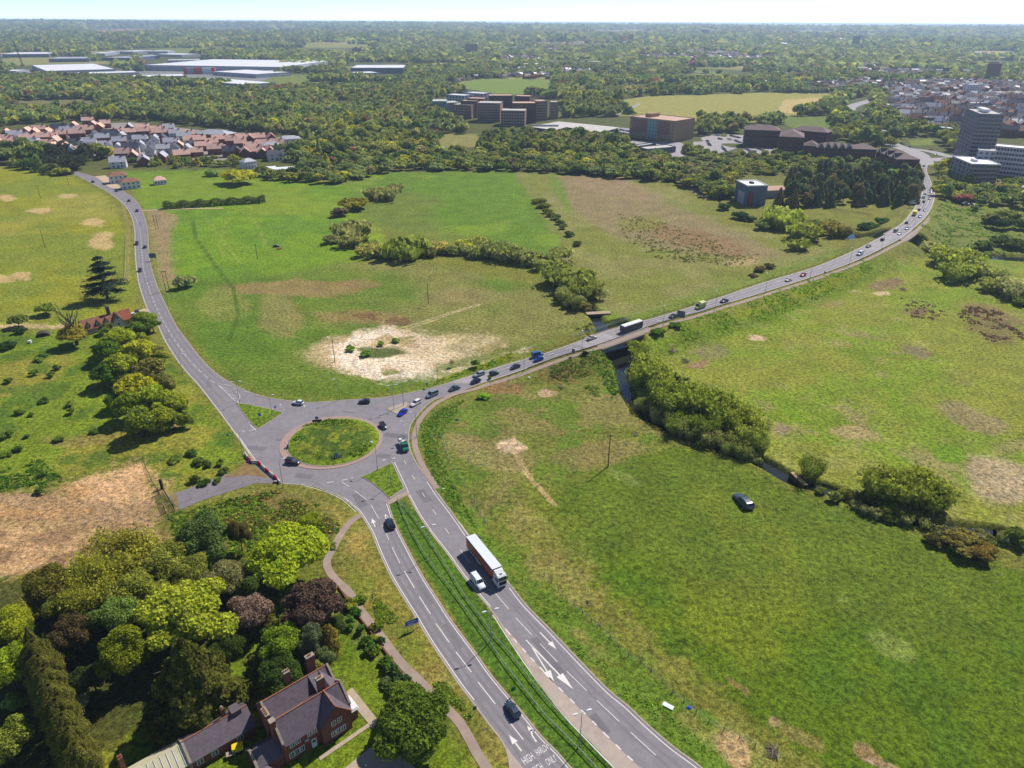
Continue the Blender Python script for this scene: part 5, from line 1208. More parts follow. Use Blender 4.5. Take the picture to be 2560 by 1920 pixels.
M_SLATEG = bm_('slate_with_glare', (184, 182, 190), rough=.5, var=.08, vscale=.3, spec=.6)  # grey slate with the whitish glare on the roofs mixed into its colour
M_SLATED = bm_('dark_slate', (78, 78, 92), rough=.6, var=.12, vscale=.3)
M_GLASS = bm_('window_glass', (48, 58, 70), rough=.12, spec=.7)
M_METAL = bm_('shed_roof', (236, 234, 236), rough=.6, var=.05, vscale=.1, spec=.4)
M_CLAD = bm_('grey_cladding', (170, 172, 184), rough=.6, var=.06, vscale=.1)
M_CLADD = bm_('blue_grey_cladding', (92, 106, 130), rough=.6, var=.08, vscale=.2)
M_RED = bm_('red_panel', (206, 40, 62), rough=.6); M_FLAT = bm_('flat_roof', (200, 194, 188), rough=.9, var=.1, vscale=.2)
M_PINKR = bm_('pinkish_roof', (206, 170, 150), rough=.9, var=.08, vscale=.2)
M_TEAL = bm_('teal_panel', (120, 164, 170), rough=.6); M_FRAME = bm_('buff_frame', (164, 136, 122), rough=.8, var=.08, vscale=.2)
M_DARK = bm_('dark_paint_and_shade', (44, 44, 54), rough=.8)  # dark paint and boards; also stands in for shade inside the car park
WINME = {}
def win_mesh(wd, ht, frame=True):
    key = (round(wd, 1), round(ht, 1), frame)
    if key in WINME: return WINME[key]
    w2, t = key[0]/2, .1
    g = MB(); g.add([(-w2, 0, 0), (w2, 0, 0), (w2, 0, key[1]), (-w2, 0, key[1])], [(0, 1, 2, 3)])
    me = bpy.data.meshes.new('window'); 
    if frame:
        f = MB(); h = key[1]; y0, y1 = -.05, .05
        f.box(-w2-t, -w2, y0, y1, -t, h+t); f.box(w2, w2+t, y0, y1, -t, h+t); f.box(-w2, w2, y0, y1, -t, 0); f.box(-w2, w2, y0, y1, h, h+t); f.box(-.04, .04, y0+.01, y1-.01, 0, h); f.box(-w2, -.04, y0+.012, y1-.012, h*.5-.04, h*.5+.04)
        n = len(g.v); g.v += f.v; nf = len(g.f); g.f += [tuple(i+n for i in q) for q in f.f]
    me.from_pydata(g.v, [], g.f); me.materials.append(M_GLASS); me.materials.append(M_WHITE)
    for i, p in enumerate(me.polygons): p.material_index = 0 if i == 0 else 1
    me.update(); WINME[key] = me; return me
def window(parent, x, y, z, rz, wd=1.0, ht=1.3, frame=True):
    o = link('window', win_mesh(wd, ht, frame), parent, (x, y, z)); o.rotation_euler = (0, 0, rz); return o
def gable_roof(L, D, eave, ridge, ov=.35, axis='x', x0=0, y0=0, thick=.18):
    m = MB()
    if axis == 'x':
        a, b, c, d = x0-ov, x0+L+ov, y0-ov, y0+D+ov; my = (c+d)/2; k = (ridge-eave)/(D/2)*ov
        m.add([(a, c, eave-k), (b, c, eave-k), (b, my, ridge), (a, my, ridge), (a, d, eave-k), (b, d, eave-k)], [(0, 1, 2, 3), (3, 2, 5, 4)])
        m.add([(a, c, eave-k-thick), (b, c, eave-k-thick), (b, my, ridge-thick), (a, my, ridge-thick), (a, d, eave-k-thick), (b, d, eave-k-thick)], [(3, 2, 1, 0), (4, 5, 2, 3)])
        n = len(m.v)-12; m.f += [tuple(i+n for i in q) for q in [(0, 6, 7, 1), (5, 11, 10, 4), (0, 3, 9, 6), (3, 4, 10, 9), (1, 7, 8, 2), (2, 8, 11, 5)]]
    else:
        a, b, c, d = x0-ov, x0+L+ov, y0-ov, y0+D+ov; mx = (a+b)/2; k = (ridge-eave)/(L/2)*ov
        m.add([(a, c, eave-k), (a, d, eave-k), (mx, d, ridge), (mx, c, ridge), (b, c, eave-k), (b, d, eave-k)], [(1, 0, 3, 2), (2, 3, 4, 5)])
        m.add([(a, c, eave-k-thick), (a, d, eave-k-thick), (mx, d, ridge-thick), (mx, c, ridge-thick), (b, c, eave-k-thick), (b, d, eave-k-thick)], [(0, 1, 2, 3), (3, 2, 5, 4)])
        n = len(m.v)-12; m.f += [tuple(i+n for i in q) for q in [(0, 6, 9, 3), (3, 9, 10, 4), (1, 2, 8, 7), (2, 5, 11, 8), (0, 1, 7, 6), (4, 10, 11, 5)]]
    return m
def gable_walls(L, D, eave, ridge, axis='x', x0=0, y0=0, zb=-.5):
    m = MB(); a, b, c, d = x0, x0+L, y0, y0+D
    if axis == 'x':
        my = (c+d)/2; m.add([(a, c, zb), (b, c, zb), (b, d, zb), (a, d, zb), (a, c, eave), (b, c, eave), (b, d, eave), (a, d, eave), (a, my, ridge-.2), (b, my, ridge-.2)],
              [(0, 1, 5, 4), (2, 3, 7, 6), (1, 2, 6, 9, 5), (3, 0, 4, 8, 7)])
    else:
        mx = (a+b)/2; m.add([(a, c, zb), (b, c, zb), (b, d, zb), (a, d, zb), (a, c, eave), (b, c, eave), (b, d, eave), (a, d, eave), (mx, c, ridge-.2), (mx, d, ridge-.2)],
              [(0, 1, 5, 8, 4), (1, 2, 6, 5), (2, 3, 7, 9, 6), (3, 0, 4, 7)])
    return m
def hip_roof(L, D, eave, ridge, ov=.5):
    a, b, c, d = -ov, L+ov, -ov, D+ov; q = min(D/2, L/2)*.98
    if L >= D: r0, r1 = (a+q, (c+d)/2), (b-q, (c+d)/2)
    else: r0, r1 = ((a+b)/2, c+q), ((a+b)/2, d-q)
    m = MB(); m.add([(a, c, eave), (b, c, eave), (b, d, eave), (a, d, eave), (*r0, ridge), (*r1, ridge)], [(0, 1, 5, 4), (1, 2, 5), (2, 3, 4, 5), (3, 0, 4), (0, 3, 2, 1)] if L >= D else [(0, 1, 4), (1, 2, 5, 4), (2, 3, 5), (3, 0, 4, 5), (0, 3, 2, 1)])
    return m

def block(name, label, cat, A, B, depth, h, wall, roof, kind='flat', floors=4, cols=8, side=3, atroof=True, group=None, rise=3.0, ww=None, wh=None, z0=0, frame=False, strip=None, C=None, extra=None):
    """A, B: left and right front corners of the facade in the picture, at roof height (atroof) or at the ground"""
    hh = h if atroof else 0
    a = P(*A, hh+z0); b = P(*B, hh+z0); d = b-a; L = float(np.hypot(d[0], d[1])); rz = math.atan2(d[1], d[0])
    if C is not None: c = P(*C, hh+z0); depth = float(np.hypot(*(c-a)[:2]))
    zb = T(a[0], a[1]) if z0 == 0 else z0
    rt = empty(name, (a[0], a[1], zb), rz, label, cat, group)
    if kind == 'gable':
        gable_walls(L, depth, h, h+rise).build('walls', wall, rt); gable_roof(L, depth, h, h+rise).build('roof', roof, rt)
    elif kind == 'hip':
        m = MB(); m.box(0, L, 0, depth, -1, h); m.build('walls', wall, rt); hip_roof(L, depth, h+.02, h+rise).build('roof', roof, rt)
    else:
        m = MB(); m.box(0, L, 0, depth, -1, h); m.build('walls', wall, rt)
        m = MB(); t = .35; m.box(.25, L-.25, .25, depth-.25, h, h+.12); m.build('roof', roof, rt)
        m = MB(); m.box(-.1, L+.1, -.1, .25, h, h+.7); m.box(-.1, L+.1, depth-.25, depth+.1, h, h+.7); m.box(-.1, .25, .25, depth-.25, h, h+.7); m.box(L-.25, L+.1, .25, depth-.25, h, h+.7); m.build('parapet', wall if strip is None else strip, rt)
    if floors and cols:
        fh = h/floors; sx = L/cols; w_ = ww or sx*.55; v_ = wh or fh*.5
        for i in range(floors):
            for j in range(cols):
                if floors*cols <= 96: window(rt, (j+.5)*sx, -.06, i*fh+fh*.3, 0, w_, v_, frame)
        if floors*cols > 96:
            for j in range(cols):
                m = MB()
                for i in range(floors): z = i*fh+fh*.3; m.add([((j+.5)*sx-w_/2, -.06, z), ((j+.5)*sx+w_/2, -.06, z), ((j+.5)*sx+w_/2, -.06, z+v_), ((j+.5)*sx-w_/2, -.06, z+v_)], [(0, 1, 2, 3)])
                m.build('window_bay', M_GLASS, rt)
        sy = depth/max(side, 1); left = a[0] > 0
        for i in range(floors):
            for j in range(side):
                if left: window(rt, -.06, (j+.5)*sy, i*fh+fh*.3, -math.pi/2, min(w_, sy*.6), v_, frame)
                else: window(rt, L+.06, (j+.5)*sy, i*fh+fh*.3, math.pi/2, min(w_, sy*.6), v_, frame)
    if extra:
        for (x0, x1, y0, y1, z0_, z1_, mt, nm) in extra:
            m = MB(); m.box(x0*L, x1*L, y0*depth, y1*depth, z0_, z1_); m.build(nm, mt, rt)
    return rt, L, depth

def build_big():
    g = 'flat-roofed apartment blocks in front of the park lawn'
    for a in [('blue glazed block at the left end of the flats',(1080,254),(1116,254),34,16,M_TEAL,M_FLAT,5,7),('long low glazed wing beside the blue block',(1116,258),(1150,257),30,13,M_CLAD,M_FLAT,4,8),('pale rooftop hall at the back left of the flats',(1115,237),(1161,240),22,18,M_CLAD,M_METAL,4,6),
      ('second pale rooftop hall behind the flats',(1162,232),(1208,235),22,19,M_CLAD,M_METAL,4,6),('brown block with roof terrace near the left end',(1132,262),(1178,264),26,17,M_FRAME,M_FLAT,5,7),('brown flat-roofed block behind the terrace',(1152,253),(1192,254),20,21,M_BRICKD,M_PINKR,6,6),
      ('pink-roofed block at the centre back',(1168,247),(1209,248),22,23,M_BRICKD,M_PINKR,6,6),('tallest centre front block with dark bays',(1193,258),(1250,259),28,23,M_FRAME,M_FLAT,7,9),('pink-roofed block right of the centre',(1222,240),(1282,240),26,26,M_BRICKD,M_PINKR,7,8),
      ('lower front block with terrace, right of the centre',(1252,277),(1312,278),26,18,M_FRAME,M_FLAT,5,9),('wide pink-roofed block on the right',(1282,259),(1340,259),26,24,M_BRICKD,M_PINKR,7,8),('brick block behind the right end',(1286,241),(1324,242),22,24,M_BRICKD,M_PINKR,6,6),
      ('block next to the right end',(1341,254),(1369,253.5),24,24,M_FRAME,M_PINKR,7,5),('rightmost block of the flats',(1377,256),(1396,256),20,21,M_FRAME,M_FLAT,6,4)]:
        block('apartment_block', a[0], 'apartment block', a[1], a[2], a[3], a[4], a[5], a[6], floors=a[7], cols=a[8], side=2, group=g)
    # multi-storey car park
    pts = [P(a, b, 8.2) for a, b in [(1323, 317), (1388, 326), (1416, 318), (1497, 333), (1550, 319), (1396, 304)]]; c = sum(pts)/6
    rt = empty('car_park_building', (c[0], c[1], 0), 0, 'open-sided concrete multi-storey car park with pale roof deck', 'car park')
    loc = [(p[0]-c[0], p[1]-c[1]) for p in pts]
    for i, z in enumerate((2.6, 5.3, 8.0)):
        m = MB(); m.prism(loc, z, z+.45); m.build('deck', M_FLAT if i == 2 else M_CLAD, rt)
    m = MB(); m.prism([(x*.93, y*.93) for x, y in loc], -.5, 7.9); m.build('shade_fill', M_DARK, rt)  # solid dark fill added for the shade between the open decks
    for i in range(6):
        a, b = np.array(loc[i]), np.array(loc[(i+1) % 6]); n = max(2, int(np.hypot(*(b-a))/9))
        for k in range(n): q = a+(b-a)*k/n; m = MB(); m.tube((q[0]*.985, q[1]*.985, -.5), (q[0]*.985, q[1]*.985, 8.3), .28, n=4); m.build('column', M_CLAD, rt)
    m = MB(); m.box(-46, -14, 8, 15, 8.5, 9.6); m.build('ramp_screen', M_CLADD, rt)
    block('office_building', 'six-storey office block of red panels and tan brick by the station', 'office', (1576, 292), (1688, 304), 40, 22, M_BRICKT, M_PINKR, floors=6, cols=14, side=6, ww=2.2, wh=1.7, frame=True,
          extra=[(.06, .40, -.001, 0, 7, 21, M_RED if False else bm_('red_panelling', (150, 84, 78), rough=.8), 'red_facade'), (.64, .9, -.001, 0, 7, 21, MATS['red_panelling'], 'red_facade'), (.42, .62, -.0013, 0, 1, 21.5, M_TEAL, 'stair_glazing'), (.2, .34, .3, .7, 22, 26, M_BRICKT, 'plant_room')])
    rt, L, D = block('office_building', 'long dark red brick office wing with hipped brown roof', 'office', (1864, 324), (1952, 327), 20, 17, M_BRICKD, bm_('brown_roof', (116, 92, 92), rough=.8, var=.1, vscale=.2), 'hip', floors=4, cols=16, side=3, rise=4.5, ww=1.6, wh=1.8)
    block('office_building', 'projecting brick wing with hipped roof in front of the long office wing', 'office', (1950, 341), (2010, 344), 34, 17, M_BRICKD, MATS['brown_roof'], 'hip', floors=4, cols=7, side=4, rise=5)
    block('office_building', 'rear right brick office wing with hipped roof', 'office', (1978, 324), (2068, 332), 18, 17, M_BRICKD, MATS['brown_roof'], 'hip', floors=4, cols=14, side=3, rise=4)
    for i, (A, B, D_, lab) in enumerate([((2010, 364), (2045, 366), 18, 'low brown-roofed link at the left end of the gabled brick range'), ((2044, 369), (2132, 372), 18, 'long gabled dark brick range with white-edged dormers behind the conifers'), ((2132, 372), (2192, 374), 20, 'middle of the gabled brick range with glazed roof strip'), ((2192, 378), (2243, 398), 20, 'right end of the gabled brick range beside the junction')]):
        rt, L, D = block('office_building', lab, 'office', A, B, D_, 11, M_BRICKD, MATS['brown_roof'], 'hip', floors=3, cols=10, side=2, rise=4)
        if i in (1, 3):
            n = 5 if i == 1 else 3
            for k in range(n):
                x = L*(k+.5)/n; m = MB(); m.add([(x-3.2, -.5, 10.9), (x+3.2, -.5, 10.9), (x, -.5, 15.2), (x, 8, 15.2)], [(0, 1, 2), (1, 3, 2), (0, 2, 3)]); m.build('dormer', MATS['brown_roof'], rt)
                m = MB(); m.tube((x-3.3, -.6, 10.8), (x, -.6, 15.3), .22, n=4); m.tube((x+3.3, -.6, 10.8), (x, -.6, 15.3), .22, n=4); m.build('barge_board', M_WHITE, rt)
    g = None
    M_TW = bm_('tower_cladding', (142, 134, 146), rough=.7, var=.12, vscale=.5)
    rt, L, D = block('tower_block', 'tall dark slab tower block at the right edge', 'tower block', (2450, 286), (2511, 288), 20, 50, M_TW, M_FLAT, floors=16, cols=6, side=5, C=(2437, 273), strip=M_CLADD, ww=2.6, wh=1.5, extra=[(.3, .6, .3, .7, 50.8, 53, M_METAL, 'roof_plant')])
    block('podium_building', 'square lower block with flat white roof in front of the tower', 'apartment block', (2429, 411), (2502, 413), 20, 19, M_TW, M_METAL, floors=6, cols=8, side=5, C=(2416, 393), strip=M_METAL, ww=2.4, wh=1.5, extra=[(.3, .42, .3, .5, 19.2, 21, M_WHITE, 'roof_plant')])
    block('podium_building', 'middle block with roof terrace at the foot of the tower', 'apartment block', (2447, 377), (2491, 380), 16, 25, M_CLAD, M_FLAT, floors=7, cols=3, side=4)
    block('apartment_building', 'long white apartment building right of the tower', 'apartment block', (2487, 366), (2600, 376), 16, 23, M_WALLW, M_METAL, floors=6, cols=14, side=0, ww=1.8, wh=2.0)
    # grey cube and neighbours
    rt, L, D = block('mill_building', 'blue grey cube building with white roof and red edged doorway', 'building', (1869, 466), (1920, 465), 20, 14, M_CLADD, M_METAL, floors=0, cols=0, C=(1841, 452), strip=M_METAL, extra=[(.18, .24, -.06, 0, 0, 10, M_RED, 'red_fin'), (.26, .36, -.01, 0, 0, 9.5, M_GLASS, 'glazing'), (.4, .55, .4, .6, 14.2, 15.2, M_DARK, 'roof_plant')])
    m = MB(); m.box(-.12, 0, 3, D*.7, .5, 9); m.build('pale_panel', M_CLAD, rt)
    block('shed', 'pale pitched hall right of the grey cube building', 'building', (1920, 476), (1966, 474), 12, 6, M_CLAD, M_PINKR, 'gable', floors=0, cols=0, rise=2)
    block('shed', 'small white flat-roofed building by the mill cut', 'building', (1778, 468), (1818, 467), 9, 4, M_CLADD, M_METAL, floors=1, cols=4, side=1)
    block('shed', 'little pavilion with glass roof by the plantation', 'building', (2022, 506), (2045, 506), 6, 3.2, M_BRICKD, M_TEAL, floors=0, cols=0)
    block('station_canopy', 'long flat station canopy by the red panel office', 'building', (1569, 371), (1640, 360), 8, 6, M_DARK, M_CLAD, floors=0, cols=0)
    block('station_building', 'flat pale station roof right of the canopy', 'building', (1618, 374), (1690, 368), 16, 5, M_CLADD, M_FLAT, floors=1, cols=9, side=2)
    block('station_building', 'small brick hut tower by the station', 'building', (1556, 350), (1572, 349), 8, 9, M_BRICKD, M_FLAT, floors=0, cols=0)
    block('shed', 'dark tarred barn in front of the flats', 'building', (1288, 378), (1338, 378), 12, 6, M_DARK, M_SLATED, 'gable', floors=0, cols=0, rise=2)
    block('shed', 'small dark shed in the trees right of the railway', 'building', (1706, 422), (1735, 420), 8, 4, M_BRICKD, M_TILEB, 'gable', floors=0, cols=0, rise=3)
    # white houses by the left road
    for (A, B, D_, h, lab, rf) in [((272, 441), (317, 437), 9, 6, 'white house with hipped brown roof by the road bend', M_TILEB), ((303, 457), (349, 452), 8, 5.5, 'second white house with hipped roof at the roadside', M_TILEB), ((611, 406), (640, 402), 9, 6, 'white villa with grey roof behind the golden oak', M_SLATEG),
            ((698, 349), (752, 346), 14, 9, 'large white villa with grey hipped roof right of the estate', M_SLATEG), ((658, 364), (698, 362), 9, 8, 'white house with grey roof at the right end of the estate', M_SLATEG), ((285, 402), (312, 400), 8, 5, 'grey-roofed white house in the trees below the estate', M_SLATEG), ((385, 452), (415, 449), 7, 3.5, 'low tiled outbuilding by the white roadside houses', M_TILET)]:
        block('house', lab, 'house', A, B, D_, h, M_WALLW, rf, 'hip', floors=2 if h > 4 else 1, cols=4, side=2, rise=2.6, ww=1.1, wh=1.3)
    # sheds of the industrial estate
    g = 'sheds of the industrial estate'
    for (A, B, D_, h, lab, wl, rf, kd) in [((116, 178), (289, 173), 150, 12, 'very wide white-roofed warehouse left of the red fronted one', M_CLAD, M_METAL, 'flat'), ((120, 188), (347, 181), 34, 8, 'long low white-roofed retail shed in front of the wide warehouse', M_CLAD, M_METAL, 'flat'), ((360, 163), (700, 168), 170, 13, 'largest grey warehouse with the red front', M_CLAD, M_METAL, 'flat'),
            ((256, 195), (462, 190), 36, 8, 'low shed with teal fascia in front of the red fronted warehouse', M_CLAD, M_METAL, 'flat'), ((362, 203), (470, 205), 30, 8, 'white roofed shed nearest the wood', M_CLAD, M_METAL, 'flat'), ((468, 200), (612, 212), 36, 7, 'long white roofed shed at the right of the nearest row', M_CLAD, M_METAL, 'flat'), ((530, 179), (640, 186), 50, 8, 'white shed right of the red front', M_CLAD, M_METAL, 'flat'), ((640, 158), (678, 158), 30, 12, 'tall shed at the right end of the estate', M_CLAD, M_METAL, 'flat'),
            ((686, 172), (802, 168), 40, 6, 'low pale sheds right of the tall one', M_CLAD, M_METAL, 'flat'), ((640, 180), (700, 180), 30, 7, 'white shed in front of the tall one', M_CLAD, M_METAL, 'flat'), ((692, 168), (724, 168), 22, 9, 'little shed among the low pale ones', M_CLAD, M_METAL, 'flat'), ((877, 170), (1008, 170), 70, 13, 'bright white roofed warehouse standing alone in the wood', M_CLADD, M_METAL, 'flat'), ((856, 193), (938, 191), 40, 8, 'dark blue shed in front of the lone warehouse', M_CLADD, M_CLAD, 'flat'), ((888, 184), (950, 182), 30, 6, 'low white shed between the lone warehouse and the dark blue one', M_CLAD, M_METAL, 'flat'),
            ((5, 139), (122, 138), 60, 10, 'far long shed at the left', M_CLADD, M_METAL, 'flat'), ((122, 149), (222, 148), 50, 9, 'far blue grey shed left', M_CLADD, M_CLAD, 'flat'), ((222, 137), (262, 137), 40, 8, 'far small shed one', M_CLAD, M_METAL, 'flat'), ((262, 134), (285, 134), 40, 8, 'far small shed with white roof', M_CLAD, M_METAL, 'flat'), ((286, 132), (335, 133), 40, 8, 'far white shed beside the white mast', M_CLAD, M_METAL, 'flat'),
            ((255, 146), (330, 147), 40, 8, 'far grey shed in the middle row', M_CLADD, M_CLAD, 'flat'), ((278, 156), (330, 156), 30, 8, 'dark grey shed left of the largest warehouse', M_CLADD, M_SLATED, 'flat'), ((350, 143), (400, 142), 40, 8, 'far grey shed right of the mast', M_CLADD, M_CLAD, 'flat'), ((370, 132), (420, 132), 30, 8, 'farthest shed at the right', M_CLAD, M_METAL, 'flat'), ((385, 138), (455, 140), 30, 7, 'far pale shed right', M_CLAD, M_METAL, 'flat'), ((420, 152), (500, 151), 30, 7, 'pale saw-tooth shed behind the largest warehouse', M_CLAD, M_METAL, 'flat'), ((0, 178), (40, 178), 30, 7, 'white shed at the left edge', M_CLAD, M_METAL, 'flat')]:
        block('warehouse', lab, 'warehouse', A, B, D_*(2.0 if A[1] > 150 else 3.0), h, wl, rf, kd, floors=1 if h > 7 else 0, cols=5, side=0, ww=5, wh=2.5, group=g)
    a = P(457, 170, 14); b = P(535, 170, 14); L = float(np.hypot(*(b-a)[:2])); rt = empty('store_front', (a[0], a[1], 0), math.atan2(*(b-a)[:2][::-1]), 'red and white portal front of the largest warehouse', 'shop front')
    for x0, x1, mt, nm in ((0, .12, M_RED, 'red_panel'), (.12, .32, M_CLAD, 'grey_panel'), (.32, .60, M_RED, 'red_panel'), (.60, .90, M_WHITE, 'white_panel'), (.90, 1, M_RED, 'red_panel')):
        m = MB(); m.box(x0*L, x1*L, 0, 12, -1, 14); m.build(nm, mt, rt)
    # distant blocks
    g = 'distant towers and long buildings'
    for (A, B, D_, h, lab, wl, rf, fl, cl) in [((1162, 112), (1184, 113), 18, 38, 'brown tower block in the far trees left of the centre', M_BRICKT, M_FLAT, 10, 4), ((1146, 143), (1174, 142), 20, 12, 'white flat block in the far trees', M_WALLW, M_METAL, 3, 6), ((1226, 124), (1268, 124), 30, 14, 'far brick building left of the white blue one', M_BRICKD, M_FLAT, 4, 8), ((1270, 122), (1322, 121), 25, 18, 'far white and blue building', M_WALLW, M_METAL, 5, 10),
            ((1372, 153), (1494, 155), 24, 12, 'long pale college building beyond the park', M_WALLW, M_METAL, 4, 18), ((1573, 94), (1584, 94), 16, 40, 'small brown tower block near the horizon', M_BRICKT, M_FLAT, 10, 3), ((1756, 83), (1772, 83), 18, 48, 'grey tower block near the horizon', M_CLADD, M_FLAT, 12, 3), ((2137, 96), (2151, 96), 16, 50, 'slim dark tower block on the right horizon', M_CLADD, M_FLAT, 14, 3), ((2471, 159), (2505, 160), 20, 38, 'dark red tower block at the upper right', bm_('maroon_cladding', (118, 56, 66), rough=.8, var=.1, vscale=.2), M_FLAT, 12, 5),
            ((2088, 173), (2166, 177), 16, 10, 'long brick building with flat roof beyond the avenue', M_BRICKT, M_FLAT, 2, 16), ((2386, 153), (2430, 155), 30, 10, 'white roofed hall at the upper right', M_CLAD, M_METAL, 1, 8), ((2464, 156), (2580, 158), 24, 14, 'long dark building at the upper right edge', M_BRICKD, M_FLAT, 3, 18), ((2427, 212), (2458, 212), 20, 14, 'white flat-roofed villa at the top of the town quarter', M_WALLW, M_METAL, 4, 5), ((2232, 187), (2268, 187), 16, 7, 'low pale building beyond the avenue', M_WALLW, M_METAL, 1, 6),
            ((1100, 62), (1108, 62), 10, 30, 'water tower shape on the horizon', M_CLADD, M_FLAT, 0, 0)]:
        block('distant_building', lab, 'building', A, B, D_, h, wl, rf, floors=fl, cols=cl, side=2 if fl else 0, group=g)
    block('distant_hall', 'white gabled hall left of the long college building', 'building', (1317, 163), (1352, 162), 30, 8, M_CLAD, M_METAL, 'gable', floors=0, cols=0, rise=4)
    # masts
    p = P(58, 166); rt = empty('crane_mast', (p[0], p[1], 0), 0, 'dark leaning lattice mast above the industrial estate', 'crane'); m = MB()
    for dx, dy in ((-1.6, -1.6), (1.6, -1.6), (0, 1.8)): m.tube((dx, dy, 0), (-8+dx*.4, dy*.4, 66), .8, .5, 4)
    for k in range(12): t = k/12; m.tube((-1.6-8*t, -1.6, 66*t), (1.6-8*t, -1.6, 66*(t+.08)), .35, n=4)
    m.build('mast', M_DARK, rt); m = MB(); m.box(-4, 4, -4, 4, 0, 5); m.build('base', bm_('orange_brown', (140, 90, 60)), rt)
    for (a, b, h, lab) in ((335, 146, 40, 'thin white mast in the middle of the industrial estate'), (10, 166, 66, 'pale blue mast at the left edge of the industrial estate')):
        p = P(a, b); rt = empty('mast', (p[0], p[1], 0), 0, lab, 'mast'); m = MB(); m.tube((0, 0, 0), (-1, 0, h), 2.2, .9, 6); m.build('pole', M_WHITE if h < 50 else M_CLAD, rt); m = MB(); m.box(-3, 3, -3, 3, 0, 2); m.build('footing', M_CONC, rt)

HC = {}
def house_proto(roof, wall, L, D, h, rise, key):
    rt = empty('house', (0, 0, 0)); gable_walls(L, D, h, h+rise, x0=-L/2, y0=-D/2).build('walls', wall, rt); gable_roof(L, D, h, h+rise, x0=-L/2, y0=-D/2).build('roof', roof, rt)
    m = MB(); m.box(L*.28, L*.28+.9, -.5, .5, h+rise-1.2, h+rise+1.1); m.build('chimney', M_BRICKD, rt)
    for x in (-.28, .25):
        window(rt, x*L, -D/2-.06, 1.0, 0, 1.4, 1.2, False); window(rt, x*L, -D/2-.06, 3.4, 0, 1.2, 1.1, False)
    window(rt, L/2+.06, -.8, 3.3, math.pi/2, 1.1, 1.1, False); window(rt, -L/2-.06, .8, 3.3, -math.pi/2, 1.1, 1.1, False)
    m = MB(); m.box(-.5, .5, -D/2-.08, -D/2, 0, 2.1); m.build('door', M_DARK, rt)
    return rt
def build_estates():
    rs = random.Random(8)
    EST = """60,1150,t,b 130,1155,g,w 190,1165,g,w 235,1130,t,b 300,1140,t,b 340,1105,t,b 410,1130,t,b 440,1165,t,b 515,1098,d,w 520,1150,t,b 640,1085,t,b 705,1105,t,b 745,1115,t,b 805,1068,t,b 860,1092,t,b 910,1060,t,b 1010,1130,t,b 1118,1098,g,b 1120,1132,t,b 1235,1092,t,b 1232,1125,t,b 1350,1112,t,b 1385,1142,t,b 1460,1098,g,w 1515,1140,g,w 1625,1150,t,b
30,1200,t,b 62,1222,t,b 180,1240,t,b 270,1228,g,w 332,1242,g,w 400,1240,t,b 465,1262,t,b 560,1272,t,b 620,1298,g,w 655,1232,d,b 712,1228,g,w 770,1228,g,w 812,1152,d,w 830,1272,d,b 885,1182,g,b 912,1248,g,w 952,1155,d,b 995,1175,d,b 1052,1172,g,w 1035,1212,g,b 1122,1192,d,w 1212,1192,g,w 1340,1202,g,w 1405,1192,d,b 1482,1218,g,w 1545,1252,t,b 1660,1205,t,w 1725,1205,t,b 1832,1225,t,b 1905,1192,g,b
928,1282,d,w 1020,1268,g,w 1130,1272,d,w 1215,1252,g,w 1300,1292,d,w 1412,1272,g,w 1512,1272,d,w 1060,1322,t,b 1150,1342,t,b 1620,1282,g,w 1240,1372,g,b 1400,1345,g,b 1570,1328,t,b 1700,1302,g,b 1862,1282,g,b 1980,1302,d,b 2050,1302,d,b 2120,1302,t,b 2200,1302,t,b 2000,1212,t,b 2080,1232,t,b 2165,1252,t,b 1020,1392,g,w 760,1030,t,b 670,1150,t,b 590,1120,g,w 1290,1240,d,w 1590,1165,g,w 1760,1250,g,b 0,1240,t,b 90,1270,d,b 240,1180,t,b 370,1180,t,b 720,1290,t,b 480,1215,t,b 2235,1185,t,b 2290,1245,g,w 2345,1180,t,b 2262,1305,t,b 2330,1300,t,b 2400,1235,g,w 2215,1240,t,b 2455,1290,t,b 2160,1190,t,b 2380,1330,d,w 2100,1180,g,b"""
    RM_ = {'t': M_TILET, 'g': M_SLATEG, 'd': M_SLATED}; WM_ = {'b': M_BRICK, 'w': M_WALLW}
    nm = {'t': 'terracotta tiled', 'g': 'pale grey', 'd': 'dark slate'}; wn_ = {'b': 'brick', 'w': 'white'}
    items = sorted([tuple(s.split(',')) for s in EST.split()], key=lambda s: (int(s[1])//55, int(s[0])))
    pro = {}; cnt = {}
    rows = {}
    for s in items:
        r_, w_ = s[2], s[3]; r_ = 't' if r_ == 'g' and int(s[0]) > 1650 else r_; row = int(s[1])//55; x, y = int(s[0])/3.456, int(s[1])/3.456
        third = 'left part' if x < 200 else 'middle' if x < 400 else 'right part'; rown = {18: 'farthest', 19: 'farthest', 20: 'second farthest', 21: 'third', 22: 'middle', 23: 'second nearest', 24: 'nearest', 25: 'nearest'}.get(row, 'middle')
        k = (r_, w_, rown, third); cnt[k] = cnt.get(k, 0)+1
        p = P(x, y+3, 4.5)
        key = (r_, w_)
        if key not in pro: rt = house_proto(RM_[r_], WM_[w_], 11.5, 8.2, 5.0, 3.4, key); pro[key] = rt
        else: rt = copy_tree(pro[key])
        rt.location = (p[0], p[1], -.1); rt.rotation_euler = (0, 0, rs.choice([.35, .35, .3, 1.9, .42, -1.2, 1.85])+rs.uniform(-.08, .08)); rt.scale = (rs.uniform(1.0, 1.45), rs.uniform(1.0, 1.2), rs.uniform(1.05, 1.3))
        ordn = ['', 'second ', 'third ', 'fourth ', 'fifth ', 'sixth ', 'seventh ', 'eighth ', 'ninth ', 'tenth '][min(cnt[k]-1, 9)]
        tag(rt, '%s%s house, %s roof, %s row, %s of left estate' % (ordn or 'first ', wn_[w_], nm[r_], rown, third), 'house', 'houses of the left estate')
